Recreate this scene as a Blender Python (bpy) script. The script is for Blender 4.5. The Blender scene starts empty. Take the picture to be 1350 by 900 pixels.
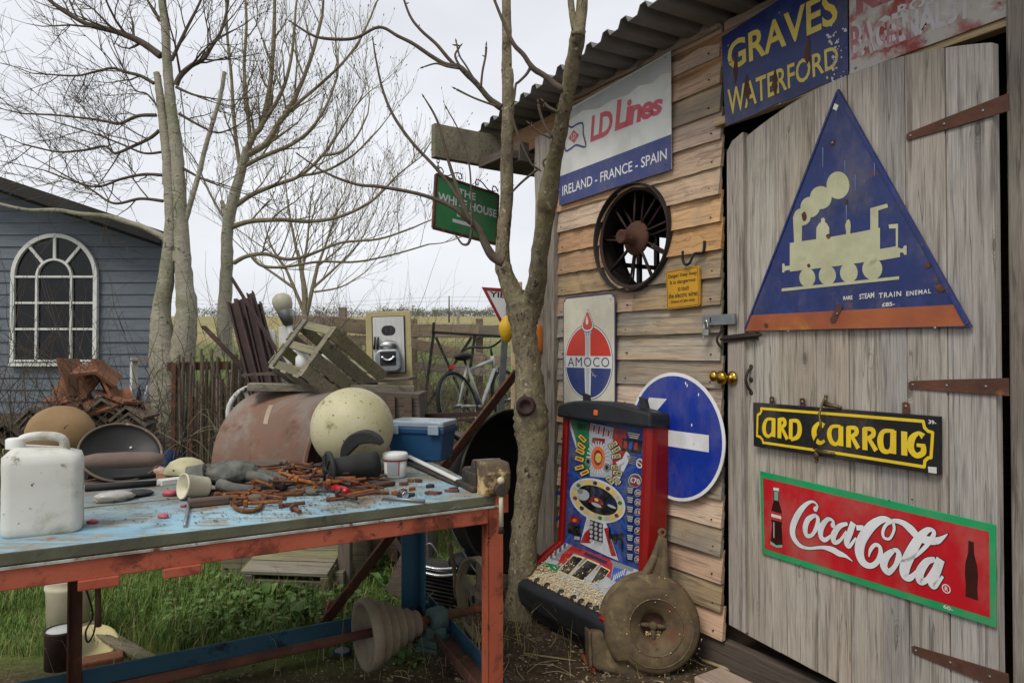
import bpy, bmesh, math, random
from mathutils import Vector as V, Matrix
R = math.radians
scene = bpy.context.scene
col = scene.collection

# ---------------------------------------------------------------- camera
CAM_H, FPX, PITCH = 1.4, 920.0, math.atan(14 / 920.0)
cam = bpy.data.objects.new('camera', bpy.data.cameras.new('camera'))
col.objects.link(cam)
cam.location = (0, 0, CAM_H)
cam.rotation_euler = (R(90) + PITCH, 0, 0)
cam.data.sensor_width = 36.0
cam.data.sensor_fit = 'HORIZONTAL'
cam.data.lens = FPX / 1350 * 36
cam.data.clip_start = 0.05
cam.data.clip_end = 3000
scene.camera = cam

# ---------------------------------------------------------------- sky, sun, exposure
SUN_EL, SUN_AZ = R(52), R(215)          # soft light from behind the camera's shoulder
world = bpy.data.worlds.new('World')
scene.world = world
world.use_nodes = True
wn, wl_ = world.node_tree.nodes, world.node_tree.links
wn.clear()
w_out = wn.new('ShaderNodeOutputWorld')
w_bg = wn.new('ShaderNodeBackground')
w_sky = wn.new('ShaderNodeTexSky')
w_sky.sky_type = 'NISHITA'
w_sky.sun_disc = False
w_sky.sun_elevation = SUN_EL
w_sky.sun_rotation = SUN_AZ
w_sky.dust_density = 4.0
w_co = wn.new('ShaderNodeTexCoord')
w_map = wn.new('ShaderNodeMapping'); w_map.inputs['Scale'].default_value = (1, 1, 2.6)
w_no = wn.new('ShaderNodeTexNoise'); w_no.inputs['Scale'].default_value = 1.9; w_no.inputs['Detail'].default_value = 5
w_cr = wn.new('ShaderNodeValToRGB')
w_cr.color_ramp.elements[0].position = .3; w_cr.color_ramp.elements[0].color = (5.5, 5.68, 6.0, 1)
w_cr.color_ramp.elements[1].position = .72; w_cr.color_ramp.elements[1].color = (7.0, 7.12, 7.4, 1)
w_mix = wn.new('ShaderNodeMixRGB'); w_mix.inputs[0].default_value = .93      # overcast deck over the clear sky
wl_.new(w_co.outputs['Generated'], w_map.inputs[0]); wl_.new(w_map.outputs[0], w_no.inputs['Vector'])
wl_.new(w_no.outputs[0], w_cr.inputs[0])
wl_.new(w_sky.outputs[0], w_mix.inputs[1]); wl_.new(w_cr.outputs[0], w_mix.inputs[2])
wl_.new(w_mix.outputs[0], w_bg.inputs['Color'])
w_bg.inputs['Strength'].default_value = 0.1
wl_.new(w_bg.outputs[0], w_out.inputs[0])
sun = bpy.data.objects.new('sun', bpy.data.lights.new('sun', 'SUN'))
col.objects.link(sun)
sun.data.energy = 1.5
sun.data.angle = R(22)
sun.data.color = (1.0, .96, .9)
sd = V((math.sin(SUN_AZ) * math.cos(SUN_EL), math.cos(SUN_AZ) * math.cos(SUN_EL), math.sin(SUN_EL)))
sun.rotation_euler = (-sd).to_track_quat('-Z', 'Y').to_euler()
vs = scene.view_settings
vs.view_transform = 'Standard'; vs.look = 'None'; vs.gamma = 1; vs.exposure = 0.5; vs.use_curve_mapping = False

# ---------------------------------------------------------------- helpers: measuring
_sp, _cp = math.sin(PITCH), math.cos(PITCH)
EYE = V((0, 0, CAM_H))
def ray(px, py):
    a, b = (px - 675) / FPX, (450 - py) / FPX
    d = V((a, _cp - b * _sp, _sp + b * _cp))
    return d / d.y
def at(px, py, depth): return EYE + ray(px, py) * depth
def onz(px, py, z=0.0):
    d = ray(px, py); return EYE + d * ((z - CAM_H) / d.z)
def ter(x, y):
    """height of the ground: level yard, then land that climbs gently to the horizon"""
    h = 0.0
    if y > 4.5: h += .07 * (min(y, 15) - 4.5)
    if y > 15: h += .055 * (min(y, 420) - 15)
    k = min(1, max(0, (y - 3) / 3)) * min(1, 30 / max(y, 1))
    return h + k * (.03 * math.sin(x * 1.3 + y * .4) + .03 * math.sin(y * 1.1 - x * .5))
def onground(px, py):
    d = ray(px, py); t = 1.0
    while t < 400:
        p = EYE + d * t
        if p.z <= ter(p.x, p.y): return p
        t += .02 if t < 30 else .5
    return EYE + d * t
def frame(o, r):
    r = V((r[0], r[1], 0)).normalized(); n = V((r.y, -r.x, 0)); up = V((0, 0, 1))
    m = Matrix.Identity(4)
    for i in range(3): m[i][0], m[i][1], m[i][2], m[i][3] = r[i], up[i], n[i], o[i]
    return m
def hit(fr, px, py, off=0.0):
    """pixel -> (right, up, out) in a wall frame"""
    n = fr.col[2].xyz; o = fr.col[3].xyz + n * off; d = ray(px, py)
    p = EYE + d * ((o - EYE).dot(n) / d.dot(n))
    q = fr.inverted() @ p
    return q
WALL = frame((.95, 3.1, 0), (.543, -.840))
DOOR = frame((1.001, 3.0206, 0), (.395, -.919))
T = Matrix.Translation
def RX(a): return Matrix.Rotation(R(a), 4, 'X')
def RY(a): return Matrix.Rotation(R(a), 4, 'Y')
def RZ(a): return Matrix.Rotation(R(a), 4, 'Z')
def MAT(x, y, z, o=(0, 0, 0)):
    m = Matrix.Identity(4)
    for i in range(3): m[i][0], m[i][1], m[i][2], m[i][3] = x[i], y[i], z[i], o[i]
    return m
def look_frame(p, yaw=0, tilt=0, roll=0):
    """upright frame at p whose local x is right, y up, z towards the viewer (turned by yaw, leaning back by tilt)"""
    a = math.atan2(p[0], p[1])
    m = frame(p, (math.cos(a), -math.sin(a)))
    return m @ Matrix.Rotation(R(yaw), 4, 'Y') @ Matrix.Rotation(R(-tilt), 4, 'X') @ Matrix.Rotation(R(roll), 4, 'Z')

# ---------------------------------------------------------------- helpers: meshes
def cat(pts, k=6, closed=False):
    """Catmull-Rom through tuples of any length"""
    n = len(pts); out = []
    if n < 3: return [tuple(p) for p in pts]
    def g(i): return pts[i % n] if closed else pts[max(0, min(n - 1, i))]
    for i in range(n if closed else n - 1):
        a, b, c, d = g(i - 1), g(i), g(i + 1), g(i + 2)
        for j in range(k):
            t = j / k
            out.append(tuple(.5 * (2 * q + (r - p) * t + (2 * p - 5 * q + 4 * r - s) * t * t + (3 * q - p - 3 * r + s) * t ** 3) for p, q, r, s in zip(a, b, c, d)))
    if not closed: out.append(tuple(pts[-1]))
    return out
class MB:
    def __init__(s): s.v = []; s.f = []; s.m = Matrix.Identity(4); s.sm = []
    def add(s, vs_, fs, smooth=False):
        b = len(s.v); s.v += [tuple(s.m @ V(p)) for p in vs_]
        s.f += [tuple(i + b for i in f) for f in fs]; s.sm += [smooth] * len(fs); return s
    def box(s, c, d, rot=None):
        x, y, z = d[0] / 2, d[1] / 2, d[2] / 2
        m = T(c) @ (rot or Matrix.Identity(4))
        s.add([m @ V(p) for p in ((-x, -y, -z), (x, -y, -z), (x, y, -z), (-x, y, -z), (-x, -y, z), (x, -y, z), (x, y, z), (-x, y, z))],
              [(0, 3, 2, 1), (4, 5, 6, 7), (0, 1, 5, 4), (1, 2, 6, 5), (2, 3, 7, 6), (3, 0, 4, 7)]); return s
    def bar(s, a, b, w, h, up=(0, 0, 1)):
        a, b = V(a), V(b); x = (b - a); L = x.length; x.normalize()
        u = V(up)
        if abs(u.dot(x)) > .97: u = V((1, 0, 0))
        y = u.cross(x).normalized(); z = x.cross(y)
        s.box((0, 0, 0), (0, 0, 0)) if False else None
        m = MAT(x, y, z, (a + b) / 2); o = s.m; s.m = o @ m
        s.box((0, 0, 0), (L, w, h)); s.m = o; return s
    def tube(s, path, rad, n=8, cap=True, closed=False, smooth=True, rj=0):
        P = [V(p[:3]) for p in path]; k = len(P)
        if not hasattr(rad, '__len__'): rad = [rad] * k
        t0 = (P[1] - P[0]).normalized(); u = t0.orthogonal().normalized(); vs_ = []
        for i in range(k):
            a = P[(i - 1) % k] if (closed or i) else P[0]; b = P[(i + 1) % k] if (closed or i < k - 1) else P[-1]
            t = (b - a)
            if t.length < 1e-9: t = t0.copy()
            t.normalize(); u = (u - t * u.dot(t))
            if u.length < 1e-6: u = t.orthogonal()
            u.normalize(); w = t.cross(u)
            for j in range(n):
                an = 2 * math.pi * j / n
                vs_.append(P[i] + (u * math.cos(an) + w * math.sin(an)) * rad[i] * (1 + (random.Random(i * 37 + j).uniform(-rj, rj) if rj else 0)))
        fs = []
        for i in range(k if closed else k - 1):
            for j in range(n):
                a, b = i * n + j, i * n + (j + 1) % n; c, d = ((i + 1) % k) * n + (j + 1) % n, ((i + 1) % k) * n + j
                fs.append((a, b, c, d))
        s.add(vs_, fs, smooth)
        if cap and not closed: s.add([vs_[j] for j in range(n)], [tuple(range(n))[::-1]]); s.add([vs_[(k - 1) * n + j] for j in range(n)], [tuple(range(n))])
        return s
    def lathe(s, prof, n=24, smooth=True, a0=0, a1=360, jit=0, seed=1):
        """prof of (radius, height) about local z"""
        k = len(prof); full = abs(a1 - a0 - 360) < 1e-6; m = n if full else n + 1; vs_ = []; rg = random.Random(seed)
        for (r, h) in prof:
            for j in range(m):
                a = R(a0 + (a1 - a0) * j / n); q = r * (1 + rg.uniform(-jit, jit))
                vs_.append((q * math.cos(a), q * math.sin(a), h))
        fs = []
        for i in range(k - 1):
            for j in range(n):
                a, b = i * m + j, i * m + (j + 1) % m
                fs.append((a, b, b + m, a + m))
        s.add(vs_, fs, smooth); return s
    def prism(s, poly, z0, z1):
        """polygon (x,y) extruded z0..z1"""
        n = len(poly)
        ar = sum(poly[i][0] * poly[(i + 1) % n][1] - poly[(i + 1) % n][0] * poly[i][1] for i in range(n))
        if ar < 0: poly = poly[::-1]
        vs_ = [(p[0], p[1], z0) for p in poly] + [(p[0], p[1], z1) for p in poly]
        s.add(vs_, [tuple(range(n))[::-1], tuple(range(n, 2 * n))] + [(i, (i + 1) % n, n + (i + 1) % n, n + i) for i in range(n)]); return s
    def plate(s, poly, z): s.add([(p[0], p[1], z) for p in poly], [tuple(range(len(poly)))]); return s
    def stroke(s, pts, z, k=6, closed=False, grow=0.0):
        """flat ribbon through (x, y, width)"""
        q = cat(pts, k, closed); n = len(q); L = []
        for i in range(n):
            a = q[(i - 1) % n] if (closed or i) else q[0]; b = q[(i + 1) % n] if (closed or i < n - 1) else q[-1]
            t = V((b[0] - a[0], b[1] - a[1])); t = t.normalized() if t.length > 1e-9 else V((1, 0))
            w = q[i][2] / 2 + grow; ext = V((0, 0))
            if not closed and grow and i in (0, n - 1): ext = t * (grow if i else -grow)
            L.append((q[i][0] - t.y * w + ext.x, q[i][1] + t.x * w + ext.y, z)); L.append((q[i][0] + t.y * w + ext.x, q[i][1] - t.x * w + ext.y, z))
        s.add(L, [(2 * i + 1, 2 * ((i + 1) % n) + 1, 2 * ((i + 1) % n), 2 * i) for i in range(n if closed else n - 1)]); return s
    def ball(s, c, r, nu=16, nv=10, sq=(1, 1, 1), jit=0, seed=1):
        rg = random.Random(seed); vs_ = []; c = V(c)
        for i in range(nv + 1):
            th = math.pi * i / nv
            for j in range(nu):
                ph = 2 * math.pi * j / nu; k = r * (1 + (rg.uniform(-jit, jit) if 0 < i < nv else 0))
                vs_.append(c + V((math.sin(th) * math.cos(ph) * sq[0], math.sin(th) * math.sin(ph) * sq[1], math.cos(th) * sq[2])) * k)
        s.add(vs_, [(i * nu + j, (i + 1) * nu + j, (i + 1) * nu + (j + 1) % nu, i * nu + (j + 1) % nu) for i in range(nv) for j in range(nu)], True); return s
    def mesh(s, name, mat=None):
        me = bpy.data.meshes.new(name); me.from_pydata(s.v, [], s.f)
        me.polygons.foreach_set('use_smooth', s.sm)
        if mat: me.materials.append(mat)
        me.validate(); me.update(); return me
    def build(s, name, mat, parent=None, mw=None, bev=0, seg=2, clean=True):
        me = s.mesh(name, mat)
        if clean and len(s.v) < 20000:
            bm = bmesh.new(); bm.from_mesh(me); bmesh.ops.remove_doubles(bm, verts=bm.verts, dist=1e-5)
            bmesh.ops.recalc_face_normals(bm, faces=bm.faces) if clean == True else None
            bm.to_mesh(me); bm.free()
        o = bpy.data.objects.new(name, me); col.objects.link(o)
        if parent: o.parent = parent
        if mw is not None: o.matrix_local = mw
        if bev:
            b = o.modifiers.new('edge', 'BEVEL'); b.width = bev; b.segments = seg; b.limit_method = 'ANGLE'; b.angle_limit = R(35); b.harden_normals = False
        return o
def tag(o, label=None, cat_=None, group=None, kind=None):
    if label: o['label'] = label
    if cat_: o['category'] = cat_
    if group: o['group'] = group
    if kind: o['kind'] = kind
    return o
def thing(name, label, cat_, m, group=None):
    o = bpy.data.objects.new(name, None); col.objects.link(o); o.empty_display_size = .1
    o.matrix_world = m if isinstance(m, Matrix) else T(m)
    return tag(o, label, cat_, group)
def copy_tree(o, parent=None):
    c = o.copy(); col.objects.link(c)
    if parent: c.parent = parent; c.matrix_local = o.matrix_local
    for ch in list(o.children): copy_tree(ch, c)
    return c
def circ(cx, cy, r, n=28, ry=None, a0=0, a1=360):
    full = abs(a1 - a0 - 360) < 1e-6
    return [(cx + r * math.cos(R(a0 + (a1 - a0) * i / (n if full else n - 1))), cy + (ry or r) * math.sin(R(a0 + (a1 - a0) * i / (n if full else n - 1)))) for i in range(n)]
def rrect(x0, x1, y0, y1, r, n=5):
    p = []
    for cx, cy, a in ((x1 - r, y1 - r, 0), (x0 + r, y1 - r, 90), (x0 + r, y0 + r, 180), (x1 - r, y0 + r, 270)):
        p += [(cx + r * math.cos(R(a + 90 * i / n)), cy + r * math.sin(R(a + 90 * i / n))) for i in range(n + 1)]
    return p
def lettering(txt, mat, parent, box, z, bold=0.0, shear=0.0, quad=None, name='lettering', spacing=1.0, thick=.0006):
    """text fitted into box (x0,x1,y0,y1), or bent into the four corners quad = TL, TR, BR, BL, of the parent's face"""
    cu = bpy.data.curves.new(name, 'FONT'); cu.body = txt; cu.size = 1; cu.offset = bold; cu.shear = shear; cu.resolution_u = 3; cu.extrude = 0; cu.space_character = spacing
    ob = bpy.data.objects.new(name, cu); col.objects.link(ob)
    dg = bpy.context.evaluated_depsgraph_get(); dg.update()
    me = bpy.data.meshes.new_from_object(ob.evaluated_get(dg)); bpy.data.objects.remove(ob); bpy.data.curves.remove(cu)
    xs = [v.co.x for v in me.vertices]; ys = [v.co.y for v in me.vertices]
    x0, x1, y0, y1 = min(xs), max(xs), min(ys), max(ys)
    for v in me.vertices:
        a, b = (v.co.x - x0) / (x1 - x0), (v.co.y - y0) / (y1 - y0)
        if quad:
            tl, tr, br, bl = [V(q[:2]) for q in quad]
            p = (bl.lerp(br, a)).lerp(tl.lerp(tr, a), b)
        else: p = V((box[0] + a * (box[1] - box[0]), box[2] + b * (box[3] - box[2])))
        v.co = (p.x, p.y, z)
    me.materials.clear(); me.materials.append(mat); me.name = name
    o = bpy.data.objects.new(name, me); col.objects.link(o); o.parent = parent
    return o
# ---------------------------------------------------------------- materials
def hx(h):
    h = h.lstrip('#'); c = [int(h[i:i + 2], 16) / 255 for i in (0, 2, 4)]
    return tuple(x / 12.92 if x <= .04045 else ((x + .055) / 1.055) ** 2.4 for x in c)
def C(c): return (*(hx(c) if isinstance(c, str) else c), 1)
class NT:
    def __init__(s, name):
        s.mat = bpy.data.materials.new(name); s.mat.use_nodes = True; t = s.mat.node_tree; s.n, s.l = t.nodes, t.links
        s.n.clear(); s.out = s.n.new('ShaderNodeOutputMaterial'); s.b = s.n.new('ShaderNodeBsdfPrincipled'); s.l.new(s.b.outputs[0], s.out.inputs[0])
        s.rn = None
    def set(s, sock, v):
        if isinstance(v, bpy.types.NodeSocket): s.l.new(v, sock)
        else: sock.default_value = v
    def coords(s, scale=(1, 1, 1), off=True, kind='Object', rot=(0, 0, 0)):
        c = s.n.new('ShaderNodeTexCoord'); m = s.n.new('ShaderNodeMapping'); m.inputs['Scale'].default_value = scale; m.inputs['Rotation'].default_value = rot
        s.l.new(c.outputs[kind], m.inputs[0])
        if off:
            o = s.n.new('ShaderNodeObjectInfo'); s.rn = o.outputs['Random']
            k = s.n.new('ShaderNodeVectorMath'); k.operation = 'MULTIPLY_ADD'; s.l.new(o.outputs['Random'], k.inputs[0]); k.inputs[1].default_value = (17, 29, 23); s.l.new(m.outputs[0], k.inputs[2])
            return k.outputs[0]
        return m.outputs[0]
    def noise(s, vec, scale, detail=5, rough=.55, dist=0):
        x = s.n.new('ShaderNodeTexNoise'); s.l.new(vec, x.inputs['Vector']); x.inputs['Scale'].default_value = scale; x.inputs['Detail'].default_value = detail
        x.inputs['Roughness'].default_value = rough; x.inputs['Distortion'].default_value = dist; return x.outputs[0]
    def voro(s, vec, scale, feat='F1'):
        x = s.n.new('ShaderNodeTexVoronoi'); x.feature = feat; s.l.new(vec, x.inputs['Vector']); x.inputs['Scale'].default_value = scale; return x.outputs['Distance']
    def ramp(s, fac, a, b, lo=0.0, hi=1.0):
        x = s.n.new('ShaderNodeMapRange'); x.interpolation_type = 'SMOOTHSTEP'; s.l.new(fac, x.inputs[0])
        x.inputs[1].default_value = a; x.inputs[2].default_value = b; x.inputs[3].default_value = lo; x.inputs[4].default_value = hi; return x.outputs[0]
    def mix(s, f, a, b, mode='MIX'):
        x = s.n.new('ShaderNodeMixRGB'); x.blend_type = mode
        s.set(x.inputs[0], f); s.set(x.inputs[1], a); s.set(x.inputs[2], b); return x.outputs[0]
    def math(s, op, a, b=0.0, c=None):
        x = s.n.new('ShaderNodeMath'); x.operation = op; s.set(x.inputs[0], a); s.set(x.inputs[1], b)
        if c is not None: s.set(x.inputs[2], c)
        return x.outputs[0]
    def bump(s, h, strength, dist=.01, prev=None):
        x = s.n.new('ShaderNodeBump'); x.inputs['Strength'].default_value = strength; x.inputs['Distance'].default_value = dist; s.l.new(h, x.inputs['Height'])
        if prev: s.l.new(prev, x.inputs['Normal'])
        return x.outputs[0]
    def vary(s, colr, amt, hue=0.0):
        x = s.n.new('ShaderNodeHueSaturation'); s.set(x.inputs['Color'], colr)
        s.set(x.inputs['Value'], s.math('MULTIPLY_ADD', s.rn, 2 * amt, 1 - amt))
        if hue: s.set(x.inputs['Hue'], s.math('MULTIPLY_ADD', s.math('FRACT', s.math('MULTIPLY', s.rn, 7.3)), hue, .5 - hue / 2))
        if hue: s.set(x.inputs['Saturation'], s.math('MULTIPLY_ADD', s.math('FRACT', s.math('MULTIPLY', s.rn, 13.7)), .45, .5))
        return x.outputs[0]
    def fin(s, colr, rough=.7, metal=0.0, normal=None, spec=.4, coat=0.0):
        s.set(s.b.inputs['Base Color'], colr); s.set(s.b.inputs['Roughness'], rough); s.set(s.b.inputs['Metallic'], metal)
        s.b.inputs['Specular IOR Level'].default_value = spec
        if coat: s.b.inputs['Coat Weight'].default_value = coat; s.b.inputs['Coat Roughness'].default_value = .15
        if normal: s.l.new(normal, s.b.inputs['Normal'])
        return s.mat
def mk(name, c1, c2=None, scale=8, stretch=(1, 1, 1), rough=.7, metal=0.0, bump=.15, bscale=60, bdist=.006, spots=(), rnd=0.0, hue=0.0, spec=.4, coat=0.0, rvar=.12, dust=0.0):
    """painted, rusty, stained ... : two tones in soft noise, then spots = (colour, scale, threshold, softness[, metal-free])"""
    t = NT(name); co = t.coords(stretch)
    n1 = t.noise(co, scale, 6, .6)
    colr = t.mix(t.ramp(n1, .3, .7), C(c1), C(c2 or c1))
    rg = t.math('MULTIPLY_ADD', n1, rvar, rough - rvar / 2)
    mt = metal; bh = t.noise(co, bscale, 4, .6)
    for sp in spots:
        m = t.ramp(t.noise(co, sp[1], 7, .65, .3), sp[2], sp[2] + sp[3])
        colr = t.mix(m, colr, C(sp[0])); rg = t.mix(m, rg, (.85, .85, .85, 1))
        if metal: mt = t.math('MULTIPLY', t.math('SUBTRACT', 1, m), mt)
        bh = t.math('MULTIPLY_ADD', m, -.6, bh)
    if dust:
        dm = t.math('MULTIPLY', t.ramp(t.noise(t.coords((1, .6, 1)), 5, 7, .7), .42, .72), dust); colr = t.mix(dm, colr, C('#8a8072')); rg = t.mix(dm, rg, (.8, .8, .8, 1))
        colr = t.mix(t.ramp(t.noise(co, 42, 4, .7), .705, .73), colr, C('#4a2e20'))
    if rnd: colr = t.vary(colr, rnd, hue)
    return t.fin(colr, rg, mt, t.bump(bh, bump, bdist), spec, coat)
def wood(name, c1, c2, axis=0, dark='#3a2c20', rnd=.18, hue=.012, moss=None, moss_thr=.6, grain=1.0, rough=.8, stain=None, stain_thr=.58, grey=None, end=None):
    t = NT(name)
    st = [26, 26, 26]; st[axis] = 1.1
    lo = [5, 5, 5]; lo[axis] = .8
    co = t.coords(tuple(st)); cl = t.coords(tuple(lo)); ci = t.coords((1, 1, 1))
    g = t.noise(co, 2.2 * grain, 9, .65, .25); g2 = t.noise(co, 7 * grain, 5, .6); l = t.noise(cl, 1.3, 4, .5, .4)
    colr = t.mix(t.ramp(l, .25, .75), C(c1), C(c2))
    if grey: colr = t.mix(t.ramp(t.noise(cl, .8, 3, .5), .42, .62), colr, C(grey))
    colr = t.mix(t.math('MULTIPLY', t.ramp(g, .49, .67), .57), colr, C(dark))
    colr = t.mix(t.math('MULTIPLY', t.ramp(g2, .35, .62, 1, 0), .28), colr, C(dark))
    # knots: long ovals with a dark heart
    ks = [1.0, 1.0, 1.0]; ks[axis] = .45
    ck = t.coords(tuple(ks)); v = t.voro(ck, 5.2)
    kn = t.ramp(v, .045, .085, 1, 0)
    ring = t.math('MULTIPLY', t.ramp(v, .07, .17, 1, 0), t.ramp(t.math('SINE', t.math('MULTIPLY', v, 240)), -.2, .8))
    colr = t.mix(t.math('MULTIPLY', ring, .35), colr, C(dark)); colr = t.mix(t.math('MULTIPLY', kn, .6), colr, C(dark))
    if stain: colr = t.mix(t.math('MULTIPLY', t.ramp(t.noise(ci, 3.1, 6, .6), stain_thr, stain_thr + .2), .8), colr, C(stain))
    if moss: colr = t.mix(t.math('MULTIPLY', t.ramp(t.noise(ci, 4.3, 7, .65), moss_thr, moss_thr + .18), .85), colr, C(moss))
    # fine cracks and nail-size specks
    cr = t.ramp(t.noise(t.coords(tuple(x * (1 if i != axis else .6) for i, x in enumerate(st))), 1.1, 2, .4), .492, .5)
    cr = t.math('MULTIPLY', cr, t.ramp(t.noise(t.coords(tuple(x * (1 if i != axis else .6) for i, x in enumerate(st))), 1.1, 2, .4), .5, .508, 1, 0))
    colr = t.mix(t.math('MULTIPLY', cr, .5), colr, C(dark))
    if rnd: colr = t.vary(colr, rnd, hue)
    b = t.bump(g, .7, .004); b = t.bump(t.math('MULTIPLY', cr, -1.0), .6, .002, b)
    return t.fin(colr, rough, 0, b, .25)
M_ = {}
M_['board'] = wood('weatherboard', '#b39668', '#9b8260', 0, '#43341f', .22, .008, stain='#7d7264', stain_thr=.48, grey='#9b907c')
M_['board_hi'] = wood('warm_weatherboard', '#c99a66', '#b98a58', 0, '#5a4028', .18, .012, stain='#927a62', stain_thr=.56)
M_['post'] = wood('grey_post', '#8c8479', '#756c62', 1, '#3d362f', .05, 0, grain=1.3, grey='#a29a8f')
M_['doorplank'] = wood('silvered_plank', '#b0a494', '#978b7b', 1, '#3c342c', .17, .010, stain='#7b765e', stain_thr=.6, grey='#aea598')
M_['sawn'] = wood('sawn_timber', '#b48a5c', '#9a744c', 0, '#4a3624', .1, .01, stain='#6d5b48', stain_thr=.55)
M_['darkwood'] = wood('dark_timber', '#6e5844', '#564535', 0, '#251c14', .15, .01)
M_['mossy'] = wood('mossy_timber', '#8d8263', '#6f6850', 0, '#332c20', .2, .015, moss='#727a3c', moss_thr=.5)
M_['railwood'] = wood('fence_rail', '#9a8468', '#7f6c54', 0, '#3d3124', .15, .01, moss='#76734a', moss_thr=.62)
M_['palewood'] = wood('pale_batten', '#c9ad72', '#b5965c', 0, '#6a5230', .1, .01)
M_['blacksheet'] = mk('black_iron', '#141313', '#0c0c0c', 6, rough=.6, bump=.2, spots=(('#2a2320', 5, .6, .2),))
M_['rust'] = mk('rust', '#5c3a2a', '#452c22', 7, rough=.85, bump=.45, bscale=45, spots=(('#8c5532', 9, .56, .15), ('#2e201a', 5, .6, .15)), rnd=.15)
M_['rust_orange'] = mk('orange_rust', '#8a4f22', '#5e3a20', 25, rough=.9, bump=.5, bscale=120, spots=(('#a86a2a', 30, .52, .15), ('#3a281c', 18, .55, .15)), rnd=.35)
M_['rust_dark'] = mk('dark_rust', '#3b2620', '#291d1a', 7, rough=.8, bump=.3, spots=(('#5a3a2c', 9, .56, .2),), rnd=.15)
M_['oldiron'] = mk('old_iron', '#3d3933', '#2a2724', 12, rough=.65, metal=.3, bump=.35, spots=(('#5c432f', 8, .55, .2),), rnd=.1)
M_['steel'] = mk('bright_steel', '#b6b6b4', '#8f8f8e', 10, rough=.32, metal=.95, bump=.05)
M_['zinc'] = mk('galvanised', '#8f9294', '#7a7d80', 14, rough=.45, metal=.8, bump=.08)
M_['chrome'] = mk('chrome', '#d8d8d8', '#c4c4c4', 10, rough=.15, metal=1, bump=.02)
M_['brass'] = mk('brass', '#c9a24a', '#a8822f', 9, rough=.22, metal=1, bump=.05, spots=(('#6b4f22', 7, .62, .15),))
M_['white'] = mk('white_enamel', '#d8d8d2', '#cfcfc8', 5, rough=.35, bump=.03, spots=(('#b9b7a8', 5, .62, .25),), dust=0.25)
M_['cream_enamel'] = mk('aged_white_enamel', '#d2cdbb', '#c6c0ac', 6, rough=.45, bump=.05, spots=(('#aba58f', 14, .6, .1), ('#8a7452', 30, .7, .05)), dust=0.25)
M_['navy'] = mk('navy_enamel', '#1c2c66', '#182656', 5, rough=.35, bump=.05, spots=(('#2f4180', 3, .5, .25), ('#5a3a28', 9, .65, .06), ('#8a90a8', 60, .71, .03)), dust=0.3)
M_['navy_flat'] = mk('navy_print', '#2b3a72', '#2b3a72', 5, rough=.5, bump=.02, dust=0.2)
M_['signblue'] = mk('traffic_blue', '#0b2f92', '#0a2b85', 4, rough=.35, bump=.02, spots=(('#c7cbd6', 26, .74, .03),), dust=0.22)
M_['signwhite'] = mk('sign_white', '#dcdcdc', '#d2d2d2', 5, rough=.45, bump=.02, spots=(('#a8a8a4', 16, .68, .1),), dust=0.3)
M_['ldred'] = mk('faded_red_print', '#c85a66', '#bf4f5c', 6, rough=.5, bump=.02, dust=0.2)
M_['ldblue'] = mk('faded_blue_print', '#3c467c', '#363f74', 5, rough=.45, bump=.02, dust=0.3)
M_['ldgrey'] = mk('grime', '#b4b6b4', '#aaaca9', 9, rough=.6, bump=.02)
M_['yellowletter'] = mk('yellow_enamel', '#d8c255', '#cdb54a', 8, rough=.45, bump=.03, spots=(('#8f6a33', 14, .62, .08), ('#2a2f5a', 20, .68, .05)), dust=0.2)
M_['cokered'] = mk('red_enamel', '#bd1c26', '#ad1620', 4, rough=.35, bump=.04, spots=(('#c4423e', 5, .6, .25), ('#7e201e', 16, .66, .06), ('#dcb8b0', 75, .72, .03)), dust=0.3)
M_['cokegreen'] = mk('green_trim', '#1f9a5e', '#1b8c54', 5, rough=.4, bump=.03, spots=(('#cfe6d8', 28, .74, .03),), dust=0.3)
M_['black'] = mk('black_paint', '#17171a', '#101013', 6, rough=.45, bump=.04, dust=0.22)
M_['yellow'] = mk('yellow_paint', '#e6c51e', '#d8b616', 8, rough=.45, bump=.02, dust=0.2)
M_['paleyellow'] = mk('train_cream', '#b9b897', '#a9a886', 12, rough=.5, bump=.04, spots=(('#8f8c6a', 8, .6, .15),), dust=0.25)
M_['amocored'] = mk('amoco_red', '#c83a2a', '#bf3526', 6, rough=.4, bump=.02, spots=(('#d8cfc0', 30, .72, .04),), dust=0.2)
M_['danger'] = mk('danger_yellow', '#c08f1e', '#b08018', 8, rough=.5, bump=.05, spots=(('#6e5620', 14, .64, .08),))
M_['ink'] = mk('ink', '#2a2114', '#1d170e', 8, rough=.7, bump=.02)
M_['signgreen'] = mk('sign_green', '#3c8c56', '#327d4a', 5, rough=.5, bump=.05, spots=(('#4a8a5a', 7, .6, .2),), dust=0.3)
M_['flakered'] = mk('flaking_red_sign', '#8a3a34', '#9a4a44', 5, rough=.7, bump=.3, bscale=30, spots=(('#b7b2aa', 3.4, .42, .12), ('#c4bfb8', 9, .55, .08), ('#7a4a38', 12, .64, .06)))
M_['palered'] = mk('faded_maroon_letter', '#9c5f62', '#a87276', 6, rough=.7, bump=.1, spots=(('#b9aeaa', 6, .52, .12),))
M_['greywhite'] = mk('chalky_letter', '#c9c4c4', '#bdb7b8', 6, rough=.7, bump=.1, spots=(('#a58f8f', 6, .6, .12),))
M_['rib'] = mk('roof_sheet', '#7d7b77', '#6e6c68', 5, rough=.55, metal=.3, bump=.08, spots=(('#3f3c38', 4, .58, .25),))
M_['bench_orange'] = mk('bench_orange', '#a8573f', '#96472f', 4, rough=.65, bump=.2, spots=(('#6b3322', 8, .52, .12), ('#33241c', 11, .58, .08), ('#c98a6a', 20, .7, .05)))
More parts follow.
